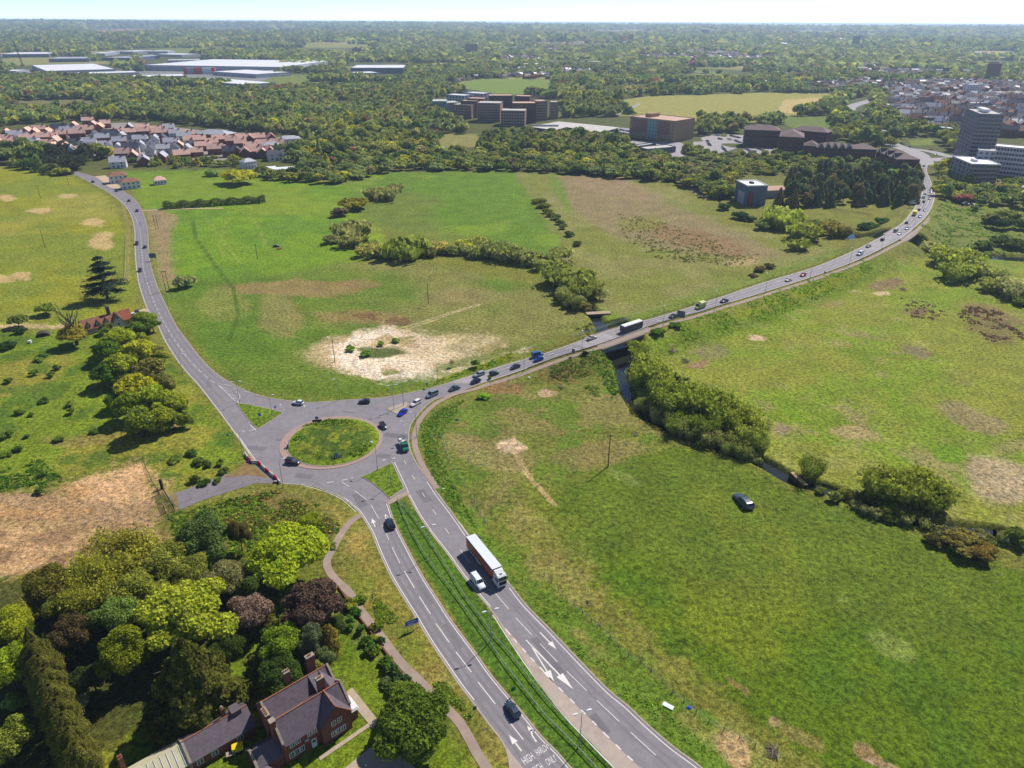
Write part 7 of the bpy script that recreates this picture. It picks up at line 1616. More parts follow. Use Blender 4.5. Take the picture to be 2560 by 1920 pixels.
def build_vehicles():
    g = 'cars driving on the roads'
    BLK, GRY, NAV, WHT, SIL, BLU = (34, 38, 46), (74, 82, 94), (28, 38, 66), (226, 228, 232), (150, 158, 168), (16, 66, 170)
    C = [('hatch',233,456,30,14,BLK,'dark car farthest up the left road by the white houses'),('saloon',292,478,25,18,NAV,'dark car beside the white parked one near the side turning'),('hatch',307,474,25,16,(190,196,206),'silver white car parked by the side turning of the left road'),
      ('hatch',323,503,-16,-20,(52,60,80),'navy car on the left road just below the side turning'),('saloon',343,528,-12,-22,(58,66,92),'bluish car on the left road by the farm track'),('suv',343,611,0,24,(44,40,50),'dark car in the left lane beside a second one on the left road'),('hatch',363,619,0,-24,(38,50,64),'dark car in the right lane by the back of the sign'),('hatch',351,678,4,26,(40,30,40),'dark car alone on the left road nearest the cedar'),
      ('hatch',745,1010,-20,-2,WHT,'white hatchback at the top of the roundabout leaving to the left'),('hatch',911,1007,-20,1,(34,44,56),'black hatchback at the top of the roundabout'),('hatch',958,1068,10,16,(26,34,46),'black small car on the right side of the roundabout'),('hatch',1006,1035,-12,8,(16,44,196),'bright blue hatchback entering the roundabout'),
      ('estate',1039,1011,-12,7,(224,222,218),'white estate car with a roof opening behind the blue hatchback'),('mpv',1080,990,-14,6,(128,140,154),'silver minivan approaching the roundabout'),('saloon',1136,974,-16,6,(62,76,92),'dark grey estate car behind the silver minivan'),('suv',733,1158,16,3,(44,50,66),'dark people carrier at the lower left of the roundabout'),
      ('suv',976,1313,-8,-18,(34,44,58),'dark car in the right turn lane below the roundabout'),('hatch',1281,1778,-16,-24,(44,62,82),'dark blue hatchback nearest the camera on the left carriageway'),
      ('estate',1197,939,-14,5,(156,166,176),'silver estate car, left of the group of three on the approach'),('hatch',1236,936,14,-5,(44,62,72),'dark saloon, right of the group of three on the approach'),('hatch',1189,956,-14,5,(28,44,72),'navy car, front of the group of three on the approach'),('hatch',1288,920,-14,5,(60,72,84),'dark grey car following toward the roundabout before the blue van'),
      ('mpv',1344,890,14,-5,(10,90,176),'bright blue van, upper of the two blue vehicles'),('hatch',1346,901,-14,5,(10,74,168),'bright blue car, lower of the two blue vehicles'),('saloon',1480,847,14,-5,(196,186,172),'pale beige saloon on the bridge'),('saloon',1683,793,-14,4,(44,66,76),'dark green saloon by the back of the big road sign'),
      ('saloon',1810,755,-14,4,(38,50,82),'navy saloon behind the ambulance'),('saloon',1971,702,14,-5,(232,224,220),'white car with reddish roof on the middle of the causeway'),('hatch',2007,690,-14,5,(178,22,40),'bright red car on the middle of the causeway'),('van',2149,637,-14,6,(214,222,228),'white van on the causeway before the second bridge'),
      ('saloon',2171,617,14,-7,(112,136,160),'grey blue car beside the second bridge approach'),('hatch',2206,601,14,-9,(70,38,50),'maroon car at the start of the second bridge'),('saloon',2248,586,-12,8,WHT,'white car on the right of the second bridge'),('mpv',2239,579,12,-8,(172,178,180),'silver minivan on the second bridge'),('saloon',2267,573,-12,9,(140,170,196),'pale blue car just past the second bridge'),
      ('hatch',2266,559,10,-12,(44,34,50),'dark car at the side turning beyond the second bridge'),('hatch',2299,543,-9,12,(62,136,190),'light blue car right of the yellow van'),('hatch',2297,526,7,-14,(54,42,60),'dark purple car above the yellow van'),('hatch',2311,527,-7,14,(96,150,184),'blue white car above the light blue one'),('hatch',2309,506,4,-14,(40,44,60),'dark car behind the white van in the queue'),
      ('van',2309,495,3,-14,(200,214,226),'white van in the queue near the green sign'),('saloon',2324,498,-4,14,(46,66,84),'dark teal car in the right lane near the green sign'),('hatch',2312,488,2,-14,(44,54,92),'navy car ahead of the white van in the queue'),('suv',2327,482,-2,14,(206,212,222),'white car in the right lane above the dark teal one'),('hatch',2311,473,0,-14,(180,190,200),'silver car in the queue beside the plantation'),
      ('mpv',2327,476,0,14,(90,104,130),'blue grey car in the right lane beside the plantation'),('hatch',2306,457,-1,-14,(150,176,196),'pale car at the head of the queue by the plantation'),('hatch',2309,416,0,-14,(170,160,176),'pale car at the neck of the junction'),('hatch',2284,413,-4,-12,(150,160,172),'parked pale car left of the junction neck'),
      ('hatch',2338,387,-14,3,(230,236,240),'white car on the far roundabout'),('hatch',2327,376,-14,-3,(170,60,70),'red car on the far roundabout'),('hatch',2274,368,-12,-6,(90,100,140),'blue car left of the far roundabout lawn'),('hatch',2152,281,6,-10,(60,70,90),'dark car on the far curved road'),('hatch',2146,288,6,-10,(230,236,244),'white car on the far curved road')]
    for a in C: car(*a, group=g)
    car('suv', 334, 791, 12, -3, WHT, 'white car parked at the end of the cottage'); car('suv', 345, 786, 8, 10, (34, 38, 48), 'black car parked in the cottage drive')
    car('estate', 1858, 1256, 0, 0, (62, 76, 92), 'dark estate car standing alone in the lush field', pos=P(1857, 1258), ang=math.atan2(*(P(1838, 1236)-P(1878, 1278))[:2][::-1])).scale = (1.55, 1.55, 1.45)
    p = G(692, 618); car('hatch', 0, 0, 0, 0, (44, 56, 66), 'dark car standing in the bright left meadow', pos=p, ang=.3)
    p = G(695, 624); rt = empty('log_heap', p, .2, 'heap of orange brown logs beside the car in the left meadow', 'heap'); rs = random.Random(2)
    m = MB()
    for k in range(16): y = rs.uniform(-1, 1); z = rs.uniform(.1, .6); x = rs.uniform(-1, .2); m.tube((x, y, z), (x+rs.uniform(1.2, 2.6), y+rs.uniform(-.5, .5), z+rs.uniform(-.1, .2)), .16, n=6)
    m.build('logs', bm_('cut_wood', (190, 140, 96), var=.3), rt)
    # parked cars at the station and the offices
    cols = [(200, 204, 210), (60, 66, 80), (90, 100, 130), (150, 156, 166), (150, 60, 60), (40, 44, 54), (220, 224, 228), (100, 130, 170)]
    rs = random.Random(6); n = 0
    rows = [((1768, 352), (1776, 366), 5), ((1783, 338), (1800, 340), 3), ((1795, 347), (1805, 350), 2), ((1826, 340), (1850, 346), 6), ((1838, 352), (1852, 358), 5), ((1806, 368), (1816, 380), 5), ((1862, 372), (1882, 382), 5), ((1890, 370), (1910, 378), 5), ((1548, 325), (1575, 330), 7), ((1550, 332), (1574, 338), 7), ((1546, 340), (1570, 346), 6), ((1334, 336), (1380, 338), 8), ((1390, 338), (1412, 341), 4), ((1540, 416), (1560, 420), 3), ((1420, 400), (1436, 402), 2), ((2240, 354), (2258, 362), 4), ((2400, 512), (2440, 515), 3), ((2480, 452), (2530, 456), 5)]
    names = ['left side of the office car park', 'back of the office car park', 'middle of the office car park', 'upper right of the office car park', 'right side of the office car park', 'lower edge of the office car park', 'foot of the long brick office', 'front of the projecting brick wing', 'back row beside the deck car park', 'middle row beside the deck car park', 'front row beside the deck car park', 'ground left of the deck car park', 'ground by the deck car park ramp', 'lane below the station', 'lane behind the tree line', 'road above the far roundabout', 'yard below the tower', 'foot of the white apartments']
    cn = {(200, 204, 210): 'silver', (60, 66, 80): 'dark', (90, 100, 130): 'blue grey', (150, 156, 166): 'grey', (150, 60, 60): 'red', (40, 44, 54): 'black', (220, 224, 228): 'white', (100, 130, 170): 'light blue'}
    for (a, b, k), nm in zip(rows, names):
        A, B = P(*a), P(*b); d = math.atan2(B[1]-A[1], B[0]-A[0])+math.pi/2
        for j in range(k):
            c = rs.choice(cols); p = A+(B-A)*((j+.5)/k); car(rs.choice(['hatch', 'saloon', 'suv']), 0, 0, 0, 0, c, '%s car %s, %s in row' % (cn[c], nm.replace('back row beside', 'in the back row by').replace('ground', 'on the ground').replace('left side', 'on the left side').replace('middle of', 'in the middle of').replace('middle row beside', 'in the middle row by').replace('front row beside', 'in the front row by').replace('back of the office', 'at the back of the office').replace('upper right', 'at the upper right').replace('right side', 'on the right side').replace('lower edge', 'at the lower edge').replace('foot', 'at the foot').replace('front of', 'in front of').replace('lane', 'in the lane').replace('road', 'on the road').replace('yard', 'in the yard'), ['first', 'second', 'third', 'fourth', 'fifth', 'sixth', 'seventh', 'eighth'][j]), 'parked cars, '+nm, pos=p+np.array([0, 0, .15]), ang=d)
    # articulated lorry
    r0 = P(1165.2, 1342.2, 4.0); f0 = P(1230.9, 1424.2, 4.0); d = (f0-r0)[:2]; ang = math.atan2(d[1], d[0]); L = 13.6
    d = d/np.hypot(*d); n_ = np.array([-d[1], d[0]]); base = r0[:2]+n_*1.27+ (0)*d
    rt = empty('articulated_lorry', (base[0], base[1], .03), ang, 'white articulated lorry with orange and blue sided trailer on the right carriageway', 'lorry')
    M_TRR = bm_('trailer_roof', (226, 230, 236), rough=.5); 
    M_SIDE = bpy.data.materials.new('printed_trailer_side'); M_SIDE.use_nodes = True; nt = M_SIDE.node_tree; b = nt.nodes['Principled BSDF']; b.inputs['Roughness'].default_value = .5
    tc = nt.nodes.new('ShaderNodeTexCoord'); sp = nt.nodes.new('ShaderNodeSeparateXYZ'); nt.links.new(tc.outputs['Object'], sp.inputs[0])
    no = nt.nodes.new('ShaderNodeTexNoise'); no.inputs['Scale'].default_value = 1.1; no.inputs['Detail'].default_value = 3; nt.links.new(tc.outputs['Object'], no.inputs['Vector'])
    rp = nt.nodes.new('ShaderNodeValToRGB'); e = rp.color_ramp.elements; e[0].position = .36; e[0].color = (*srgb(52, 56, 110, 1), 1); e[1].position = .66; e[1].color = (*srgb(120, 130, 40, 1), 1)
    x = rp.color_ramp.elements.new(.47); x.color = (*srgb(206, 104, 36, 1), 1); x = rp.color_ramp.elements.new(.56); x.color = (*srgb(150, 60, 34, 1), 1); nt.links.new(no.outputs['Fac'], rp.inputs['Fac'])
    ad = nt.nodes.new('ShaderNodeMath'); ad.operation = 'MULTIPLY_ADD'; ad.inputs[1].default_value = .9; nt.links.new(no.outputs['Fac'], ad.inputs[0]); nt.links.new(sp.outputs['Z'], ad.inputs[2])
    gt = nt.nodes.new('ShaderNodeMath'); gt.operation = 'GREATER_THAN'; gt.inputs[1].default_value = 3.85; nt.links.new(ad.outputs[0], gt.inputs[0])
    mx = nt.nodes.new('ShaderNodeMix'); mx.data_type = 'RGBA'; nt.links.new(gt.outputs[0], mx.inputs[0]); nt.links.new(rp.outputs[0], mx.inputs[6]); mx.inputs[7].default_value = (*srgb(44, 52, 130, 1), 1); nt.links.new(mx.outputs[2], b.inputs['Base Color'])
    m = MB(); m.box(0, L, -1.25, 1.25, 1.15, 3.94); tr = m.build('trailer_body', M_SIDE, rt)
    m = MB(); m.box(0, L, -1.27, 1.27, 3.94, 4.0)
    for k in range(20): m.box(.3+k*.67, .42+k*.67, -1.2, 1.2, 4.0, 4.04)
    m.build('trailer_roof', M_TRR, tr)
    m = MB(); m.box(.2, 7.5, -1.24, -1.2, .45, 1.1); m.box(.2, 7.5, 1.2, 1.24, .45, 1.1); m.build('side_skirt', M_WHITE, rt)
    m = MB(); m.box(.3, 13.0, -.5, .5, .8, 1.14); m.build('chassis', M_PLAS, rt)
    for x in (1.8, 3.1, 4.4, 11.9, 15.2):
        for s in (-1, 1): wheel(rt, x, s*1.08, .5, .32)
    m = MB(); c0 = 13.95; m.loft([[(x, -w_, z0), (x, w_, z0), (x, w_, z1-.25), (x, w_-.2, z1), (x, -w_+.2, z1), (x, -w_, z1-.25)] for x, w_, z0, z1 in ((c0, 1.2, .9, 3.3), (c0+.4, 1.24, .45, 3.45), (c0+1.7, 1.25, .4, 3.4), (c0+2.15, 1.22, .4, 3.1), (c0+2.35, 1.12, .45, 2.2))]); m.build('cab', M_WHITE, rt)
    m = MB(); m.add([(c0, -1.1, 3.3), (c0, 1.1, 3.3), (c0+1.5, 1.0, 3.35), (c0+1.5, -1.0, 3.35), (c0, -1.1, 3.95), (c0, 1.1, 3.95), (c0+.5, 1.05, 3.85), (c0+.5, -1.05, 3.85)], [(4, 7, 6, 5), (7, 3, 2, 6), (0, 3, 7, 4), (2, 1, 5, 6), (0, 4, 5, 1)]); m.build('wind_deflector', M_WHITE, rt)
    m = MB(); m.box(c0+1.05, c0+1.6, -.35, .35, 3.42, 3.47); m.build('roof_hatch', M_GLASS, rt)
    m = MB(); m.add([(c0+2.37, -1.08, 2.15), (c0+2.37, 1.08, 2.15), (c0+2.20, 1.12, 3.02), (c0+2.20, -1.12, 3.02)], [(0, 1, 2, 3)]); m.build('windscreen', M_GLASS, rt)
    for s in (-1, 1):
        m = MB(); m.box(c0+1.0, c0+1.9, s*1.265-.01, s*1.265+.01, 2.1, 2.8); m.build('side_window', M_GLASS, rt); m = MB(); m.box(c0+2.2, c0+2.3, s*1.4-.12, s*1.4+.12, 2.1, 2.8); m.build('mirror', M_PLAS, rt)
        m = MB(); m.box(c0+2.3, c0+2.42, s*.85-.2, s*.85+.2, .6, .85); m.build('headlight', M_HL, rt)
    m = MB(); m.box(c0+2.36, c0+2.42, -.95, .95, .95, 1.9); m.build('grille', M_PLAS, rt); m = MB(); m.box(c0-.9, c0+.2, -1.15, 1.15, .5, 1.0); m.build('side_tank', M_WHITE, rt)
    # white panel van beside the lorry
    a = P(1176.5, 1440, 1.9); b = P(1203, 1462, 1.9); p = P(1192, 1463); q = P(1207, 1480)
    car('van', 0, 0, 0, 0, (228, 232, 236), 'white panel van beside the lorry on the right carriageway', pos=P(1195, 1461)+np.array([0, 0, .03]), ang=ang)
    # green tipper truck
    p = P(1009, 1118); q = P(1019, 1140); ang2 = math.atan2(*(q-p)[:2][::-1]); rt = empty('tipper_truck', (p[0], p[1], .03), ang2, 'green flatbed truck carrying white bags, leaving the roundabout', 'truck')
    M_GRN = bm_('truck_green', (16, 120, 88), rough=.35, spec=.5)
    m = MB(); m.loft([[(x, -w_, .55), (x, w_, .55), (x, w_, z1-.2), (x, w_-.15, z1), (x, -w_+.15, z1), (x, -w_, z1-.2)] for x, w_, z1 in ((.9, 1.0, 2.25), (1.2, 1.05, 2.4), (2.1, 1.03, 2.35), (2.75, 1.0, 1.5), (3.4, .9, 1.2), (3.5, .8, .9))]); m.build('cab', M_GRN, rt)
    m = MB(); m.add([(2.16, -.9, 2.28), (2.16, .9, 2.28), (2.76, .92, 1.52), (2.76, -.92, 1.52)], [(0, 3, 2, 1)]); m.build('windscreen', M_GLASS, rt)
    for s in (-1, 1): m = MB(); m.box(1.3, 2.1, s*1.06-.01, s*1.06+.01, 1.5, 2.1); m.build('side_window', M_GLASS, rt); m = MB(); m.box(3.42, 3.52, s*.6-.15, s*.6+.15, .8, 1.0); m.build('headlight', M_HL, rt)
    m = MB(); m.box(-3.1, .85, -1.1, 1.1, .85, 1.0); m.box(-3.1, .85, -1.1, -1.03, 1.0, 1.4); m.box(-3.1, .85, 1.03, 1.1, 1.0, 1.4); m.box(-3.1, -3.03, -1.1, 1.1, 1.0, 1.4); m.build('flatbed', M_CLAD, rt)
    m = MB(); m.box(.7, .85, -1.1, 1.1, 1.0, 2.4); m.tube((-3.0, -1.0, 1), (-3.0, -1.0, 2.2), .05); m.tube((-3.0, 1.0, 1), (-3.0, 1.0, 2.2), .05); m.tube((-3, -1, 2.2), (-3, 1, 2.2), .05); m.build('headboard', M_PLAS, rt)
    for k, (x, y) in enumerate(((-2.3, -.4), (-1.2, .3), (-.2, -.3))): m = MB(); m.taper(x-.5, x+.5, y-.5, y+.5, 1.0, 1.75, .08, .08); m.build('bulk_bag', M_WHITE, rt)
    for x in (-2.0, 2.5):
        for s in (-1, 1): wheel(rt, x, s*.92, .38, .26)
    # single-decker bus
    p = onroad(1578, 824); q = onroad(1592, 819); ang3 = math.atan2(*(q-p)[:2][::-1]); rt = empty('bus', (p[0], p[1], p[2]+.02), ang3, 'single-decker bus with white roof and dark blue sides on the bridge', 'bus')
    M_BUS = bm_('bus_blue', (40, 60, 96), rough=.4, spec=.5)
    m = MB(); m.box(-5.6, 5.6, -1.25, 1.25, .3, 2.85); m.build('body', M_BUS, rt, bevel=.08); m = MB(); m.taper(-5.6, 5.6, -1.25, 1.25, 2.86, 3.1, .2, .2); m.build('roof', M_WHITE, rt)
    for s in (-1, 1):
        for k in range(7): m = MB(); m.box(-5.2+k*1.5, -3.9+k*1.5, s*1.265-.01, s*1.265+.01, 1.3, 2.4); m.build('side_window', M_GLASS, rt)
        for x in (-3.3, 3.6): wheel(rt, x, s*1.12, .48, .28)
    for x, nm in ((-5.62, 'windscreen'), (5.61, 'rear_window')): m = MB(); m.box(x, x+.01, -1.1, 1.1, 1.2, 2.6); m.build(nm, M_GLASS, rt)
    # ambulance
    p = onroad(1750, 770); q = onroad(1736, 775); ang4 = math.atan2(*(q-p)[:2][::-1]); rt = empty('ambulance', (p[0], p[1], p[2]+.02), ang4, 'yellow and green chequered ambulance on the causeway', 'ambulance')
    M_YL = bm_('fluorescent_yellow', (206, 208, 130), rough=.4); M_AG = bm_('battenburg_green', (24, 120, 60), rough=.4)
    m = MB(); m.box(-3.0, 1.2, -1.05, 1.05, .4, 2.7); m.build('body', M_YL, rt, bevel=.06); m = MB(); m.loft([[(x, -w_, .4), (x, w_, .4), (x, w_-.05, z1), (x, -w_+.05, z1)] for x, w_, z1 in ((1.2, 1.03, 2.5), (1.7, 1.0, 2.4), (2.5, .98, 1.35), (3.1, .88, 1.1))]); m.build('cab', M_YL, rt)
    m = MB(); m.add([(1.76, -.9, 2.32), (1.76, .9, 2.32), (2.46, .9, 1.42), (2.46, -.9, 1.42)], [(0, 3, 2, 1)]); m.build('windscreen', M_GLASS, rt)
    for s in (-1, 1):
        for k in range(8):
            if k % 2 == 0 or True: z0 = .8+.4*(k % 2); m = MB(); m.box(-2.9+k*.6, -2.3+k*.6, s*1.065-.012, s*1.065+.012, z0, z0+.4) if k < 7 else m.box(1.3, 1.9, s*1.05-.01, s*1.05+.01, .8, 1.2); m.build('green_square', M_AG, rt)
        for x in (-2.0, 2.2): wheel(rt, x, s*.95, .36, .25)
    m = MB(); m.box(.7, 1.1, -.8, .8, 2.72, 2.9); m.build('light_bar', M_BUS, rt)
    p = onroad(2286, 538); rt = empty('box_van', (p[0], p[1], p[2]), math.atan2(*(onroad(2297, 524)-p)[:2][::-1]), 'bright yellow box van beyond the second bridge', 'van')
    m = MB(); m.box(-3.2, 1.4, -1.1, 1.1, .8, 3.1); m.build('box_body', bm_('yellow_box', (230, 204, 30), rough=.5), rt); m = MB(); m.loft([[(x, -w_, .4), (x, w_, .4), (x, w_-.05, z1), (x, -w_+.05, z1)] for x, w_, z1 in ((1.45, 1.0, 2.2), (2.1, 1.0, 2.1), (2.8, .95, 1.2), (3.2, .85, 1.0))]); m.build('cab', M_WHITE, rt)
    m = MB(); m.add([(2.16, -.9, 2.05), (2.16, .9, 2.05), (2.78, .9, 1.25), (2.78, -.9, 1.25)], [(0, 3, 2, 1)]); m.build('windscreen', M_GLASS, rt)
    for x in (-2.2, 2.3):
        for s in (-1, 1): wheel(rt, x, s*.95, .38, .26)

# ------------------------------------------------------------ street furniture
M_STEEL = bm_('galvanised_steel', (160, 164, 166), rough=.5, metal=.2); M_WOODP = bm_('weathered_pole', (92, 78, 66), rough=.9, var=.2, vscale=3); M_LHEAD = bm_('lamp_housing', (226, 230, 236), rough=.4)
LP = {}
def lamp_proto(twin, h):
    k = (twin, h)
    if k in LP: return copy_tree(LP[k])
    rt = empty('street_lamp', (0, 0, 0)); m = MB(); m.tube((0, 0, 0), (0, 0, 1.3), .12, .12, 8); m.tube((0, 0, 1.3), (0, 0, h), .09, .055, 8); m.build('pole', M_STEEL, rt)
    for s in ((1, -1) if twin else (1,)):
        m = MB(); m.tube((0, 0, h-.05), (s*1.0, 0, h+.25), .04, n=6); m.build('arm', M_STEEL, rt)
        m = MB(); m.loft([[(s*x, -w_, h+.25+dz), (s*x, w_, h+.25+dz), (s*x, w_*.7, h+.25+t), (s*x, -w_*.7, h+.25+t)][::s] for x, w_, dz, t in ((.85, .06, -.04, .05), (1.1, .19, -.06, .10), (1.55, .2, -.05, .10), (1.85, .1, -.02, .05))]); m.build('lamp_head', M_LHEAD, rt)
    LP[k] = rt; return rt
def build_furniture():
    L1 = [(681,1040,0,8,0,'lamp on the grass island left of the roundabout'),(850,998,0,8,200,'lamp on the verge at the top of the roundabout'),(985,1022,1,9,20,'taller lamp on the small paved island'),(1009,1013,1,9,20,'second lamp on the small paved island'),(1042,1093,0,9,180,'lamp at the right side of the roundabout behind the footway'),
      (944,1174,0,9,150,'lamp on the upper edge of the triangular island'),(978,1216,1,9,20,'twin-headed lamp on the triangular island'),(708,1217,0,9,30,'lamp beside the red and white barriers'),(1075,1388,1,9,20,'twin-headed lamp between the guard rails, upper one'),(1227,1605,1,9,20,'twin-headed lamp between the guard rails, middle one'),(1449,1865,1,9,20,'twin-headed lamp between the guard rails nearest the camera'),
      (609,1145,0,9,20,'lamp left of the roundabout above the closed side road'),(457,934,0,8,0,'lamp on the left verge beside the tree belt'),(599,1006,1,8,10,'twin-armed lamp at the tip of the left grass island'),(1310,930,0,9,90,'causeway lamp nearest the roundabout'),(1454,884,0,9,90,'causeway lamp before the bridge'),(1657,818,0,9,90,'causeway lamp at the end of the bridge'),(1787,777,0,9,90,'causeway lamp behind the ambulance'),
      (1913,731,0,9,90,'causeway lamp before the white and red cars'),(2025,695,0,9,90,'causeway lamp beside the red car'),(2123,662,0,9,90,'causeway lamp beside the white van'),(2203,625,0,9,90,'causeway lamp at the second bridge'),(2282,578,0,9,90,'causeway lamp past the second bridge'),(2240,562,0,9,270,'lamp on the left side of the second bridge'),(2262,538,0,9,270,'lamp at the side turning'),(2345,505,0,9,180,'lamp at the head of the causeway'),
      (1094,957,0,8,90,'slim green lamp post on the verge above the three cars'),(2306,520,0,9,0,'lamp between lanes by the green sign')]
    for a, b, tw, h, rot, lab in L1:
        rt = lamp_proto(tw, h); p = onroad(a, b) if a > 1250 and b < 1000 else P(a, b, .1); rt.location = (p[0], p[1], p[2]-.15); rt.rotation_euler = (0, 0, R(rot)); tag(rt, lab, 'street lamp', 'street lamps along the roads')
    # poles
    def pole(px, py, h, lab, r=.16, cross=False, grp='wooden poles in the fields'):
        p = G(px, py); rt = empty('utility_pole', p, random.uniform(-.3, .3), lab, 'pole', grp); m = MB(); m.tube((0, 0, -.3), (0, 0, h), r, r*.7, 8); m.build('pole', M_WOODP, rt)
        m = MB(); m.box(-.9 if cross else -.35, .9 if cross else .35, -.06, .06, h-.5, h-.35); m.build('crossarm', M_WOODP, rt)
        for s in (-.3, .3): m = MB(); m.tube((s, 0, h-.35), (s, 0, h-.12), .05, n=6); m.build('insulator', M_STEEL, rt)
        return rt
    pole(1520, 1167, 11.2, 'dark wooden pole casting a shadow in the right-hand field', .19, True); pole(1071, 761, 10.5, 'wooden pole in the middle of the central meadow'); pole(837, 904, 9, 'wooden pole at the left edge of the sandy patch'); pole(644, 648, 8.5, 'wooden pole in the bright left meadow')
    pole(113, 618, 10, 'leaning wooden pole in the upper left field'); pole(102, 497, 9.5, 'farther wooden pole in the upper left field'); pole(172, 462, 8, 'pole by the dark belt at the top left')
    for (a, b, h, lab) in ((393, 574, 9, 'H-shaped double pole on the brown strip by the road'), (419, 726, 10, 'H-shaped double pole beside the grey green bush')):
        p = G(a, b); rt = empty('double_pole', p, .2, lab, 'pole'); 
        for s in (-.8, .8): m = MB(); m.tube((s, 0, -.2), (s, 0, h), .16, .12, 7); m.build('pole', M_WOODP, rt)
        m = MB(); m.box(-1.4, 1.4, -.08, .08, h-.5, h-.3); m.box(-.8, .8, -.05, .05, h-3, h-2.85); m.build('crossarm', M_WOODP, rt)
    # signs
    M_SB = bm_('sign_blue', (36, 84, 180), rough=.5); M_SG = bm_('sign_green', (14, 96, 66), rough=.5); M_SK = bm_('sign_back', (96, 108, 112), rough=.6)
    def sign(a, b, wd, ht, z, rot, front, back, lab, two=True, deco=None):
        p = (onroad(a, b) if 1240 < a and b < 1000 else G(a, b)); rt = empty('road_sign', p, R(rot), lab, 'road sign')
        for s in ((-wd*.36, wd*.36) if two else (0,)): m = MB(); m.tube((s, .06, -.2), (s, .06, z+ht*.9), .05, n=6); m.build('post', M_STEEL, rt)
        m = MB(); m.box(-wd/2, wd/2, -.02, .02, z, z+ht); m.build('sign_back_panel', back, rt)
        m = MB(); m.box(-wd/2+.02, wd/2-.02, -.035, -.022, z+.02, z+ht-.02); f = m.build('sign_face', front, rt)
        if deco: deco(rt, wd, ht, z)
        return rt
    def lines(rt, wd, ht, z):
        for k in range(2): m = MB(); m.box(-wd*.35, wd*(.3-.15*k), -.045, -.036, z+ht*(.62-.3*k), z+ht*(.72-.3*k)); m.build('lettering_line', M_WHITE, rt)
        m = MB(); m.box(-wd/2+.03, wd/2-.03, -.042, -.036, z+.03, z+ht*.22); m.build('white_band', M_WHITE, rt)
    sign(1031, 1574, 3.0, 1.7, 1.2, 28, M_SB, M_SK, 'blue sign board on two posts on the verge of the left carriageway', deco=lines)
    sign(1187, 1784, .8, 1.0, 1.0, 28, M_SG, M_SK, 'small green sign on the verge at the lower left carriageway', False); sign(1283, 1738, 1.0, 1.1, 1.2, 28, M_SG, M_SK, 'small green sign in the central reserve', False)
    sign(1700, 806, 3.4, 3.0, 2.2, 150, M_SG, M_SK, 'big sign seen from behind beside the causeway bridge end'); sign(1433, 889, 1.2, 1.6, 1.2, 150, M_SG, M_SK, 'small grey backed sign before the bridge', False)
    sign(384, 652, 3.6, 2.6, 1.6, 190, M_SG, M_SK, 'large sign seen from behind right of the left road'); sign(2280, 518, 5.0, 3.4, 2.5, 10, M_SG, M_SG, 'large green direction sign beside the plantation', deco=lines)
    sign(2097, 640, .9, 1.2, 1.4, 10, M_SB, M_SK, 'small blue sign left of the causeway', False); sign(1408, 859, .8, 1.0, 1.5, 330, M_SB, M_SK, 'small sign on the verge before the bridge handrail', False); sign(1722, 762, .8, 1.6, 1.6, 330, M_SB, M_SK, 'small dark sign above the causeway verge', False)
    sign(2061, 688, .8, .9, 1.0, 150, M_SK, M_SK, 'little sign by the causeway footpath', False); sign(1068, 972, .8, .9, 1.5, 150, M_SK, M_SK, 'small sign on the verge at the top right of the roundabout', False)
    def rsign(a, b, lab, rot, ch=False, z=1.0):
        p = P(a, b, .2); rt = empty('roundabout_sign', p, R(rot), lab, 'road sign')
        m = MB(); m.tube((0, .05, -.1), (0, .05, z+1.0), .05, n=6); m.build('post', M_STEEL, rt)
        m = MB(); m.tube((0, -.02, z+.7), (0, .02, z+.7), .55, n=20); d = m.build('blue_disc', M_SB, rt)
        m = MB()
        for k in range(3):
            t = k*2.1+.5; p0 = (math.cos(t)*.32, -.03, z+.7+math.sin(t)*.32); p1 = (math.cos(t+1.4)*.32, -.03, z+.7+math.sin(t+1.4)*.32); m.tube(p0, p1, .05, n=4)
        m.build('white_arrows', M_WHITE, d)
        if ch:
            m = MB(); m.box(-1.5, 1.5, .06, .1, .3, 1.1); c = m.build('chevron_board', M_PLAS, rt)
            for k in range(4): m = MB(); x = -1.3+k*.7; m.add([(x, .05, .35), (x+.3, .05, .35), (x+.5, .05, .7), (x+.3, .05, 1.05), (x, .05, 1.05), (x+.2, .05, .7)], [(0, 1, 2, 5), (5, 2, 3, 4)]); m.build('white_chevron', M_WHITE, c)
    rsign(842, 1148, 'blue roundabout sign with chevron board at the lower edge of the island', 20, True); rsign(793, 1056, 'back of the roundabout sign at the upper left rim of the island', 190, True)
    rsign(650, 1044, 'blue keep left sign on the left grass island', 0, False, .4); rsign(689, 1024, 'small post sign at the right tip of the left grass island', 60, False, .4); rsign(724, 1115, 'sign at the left rim of the roundabout island', 100, True)
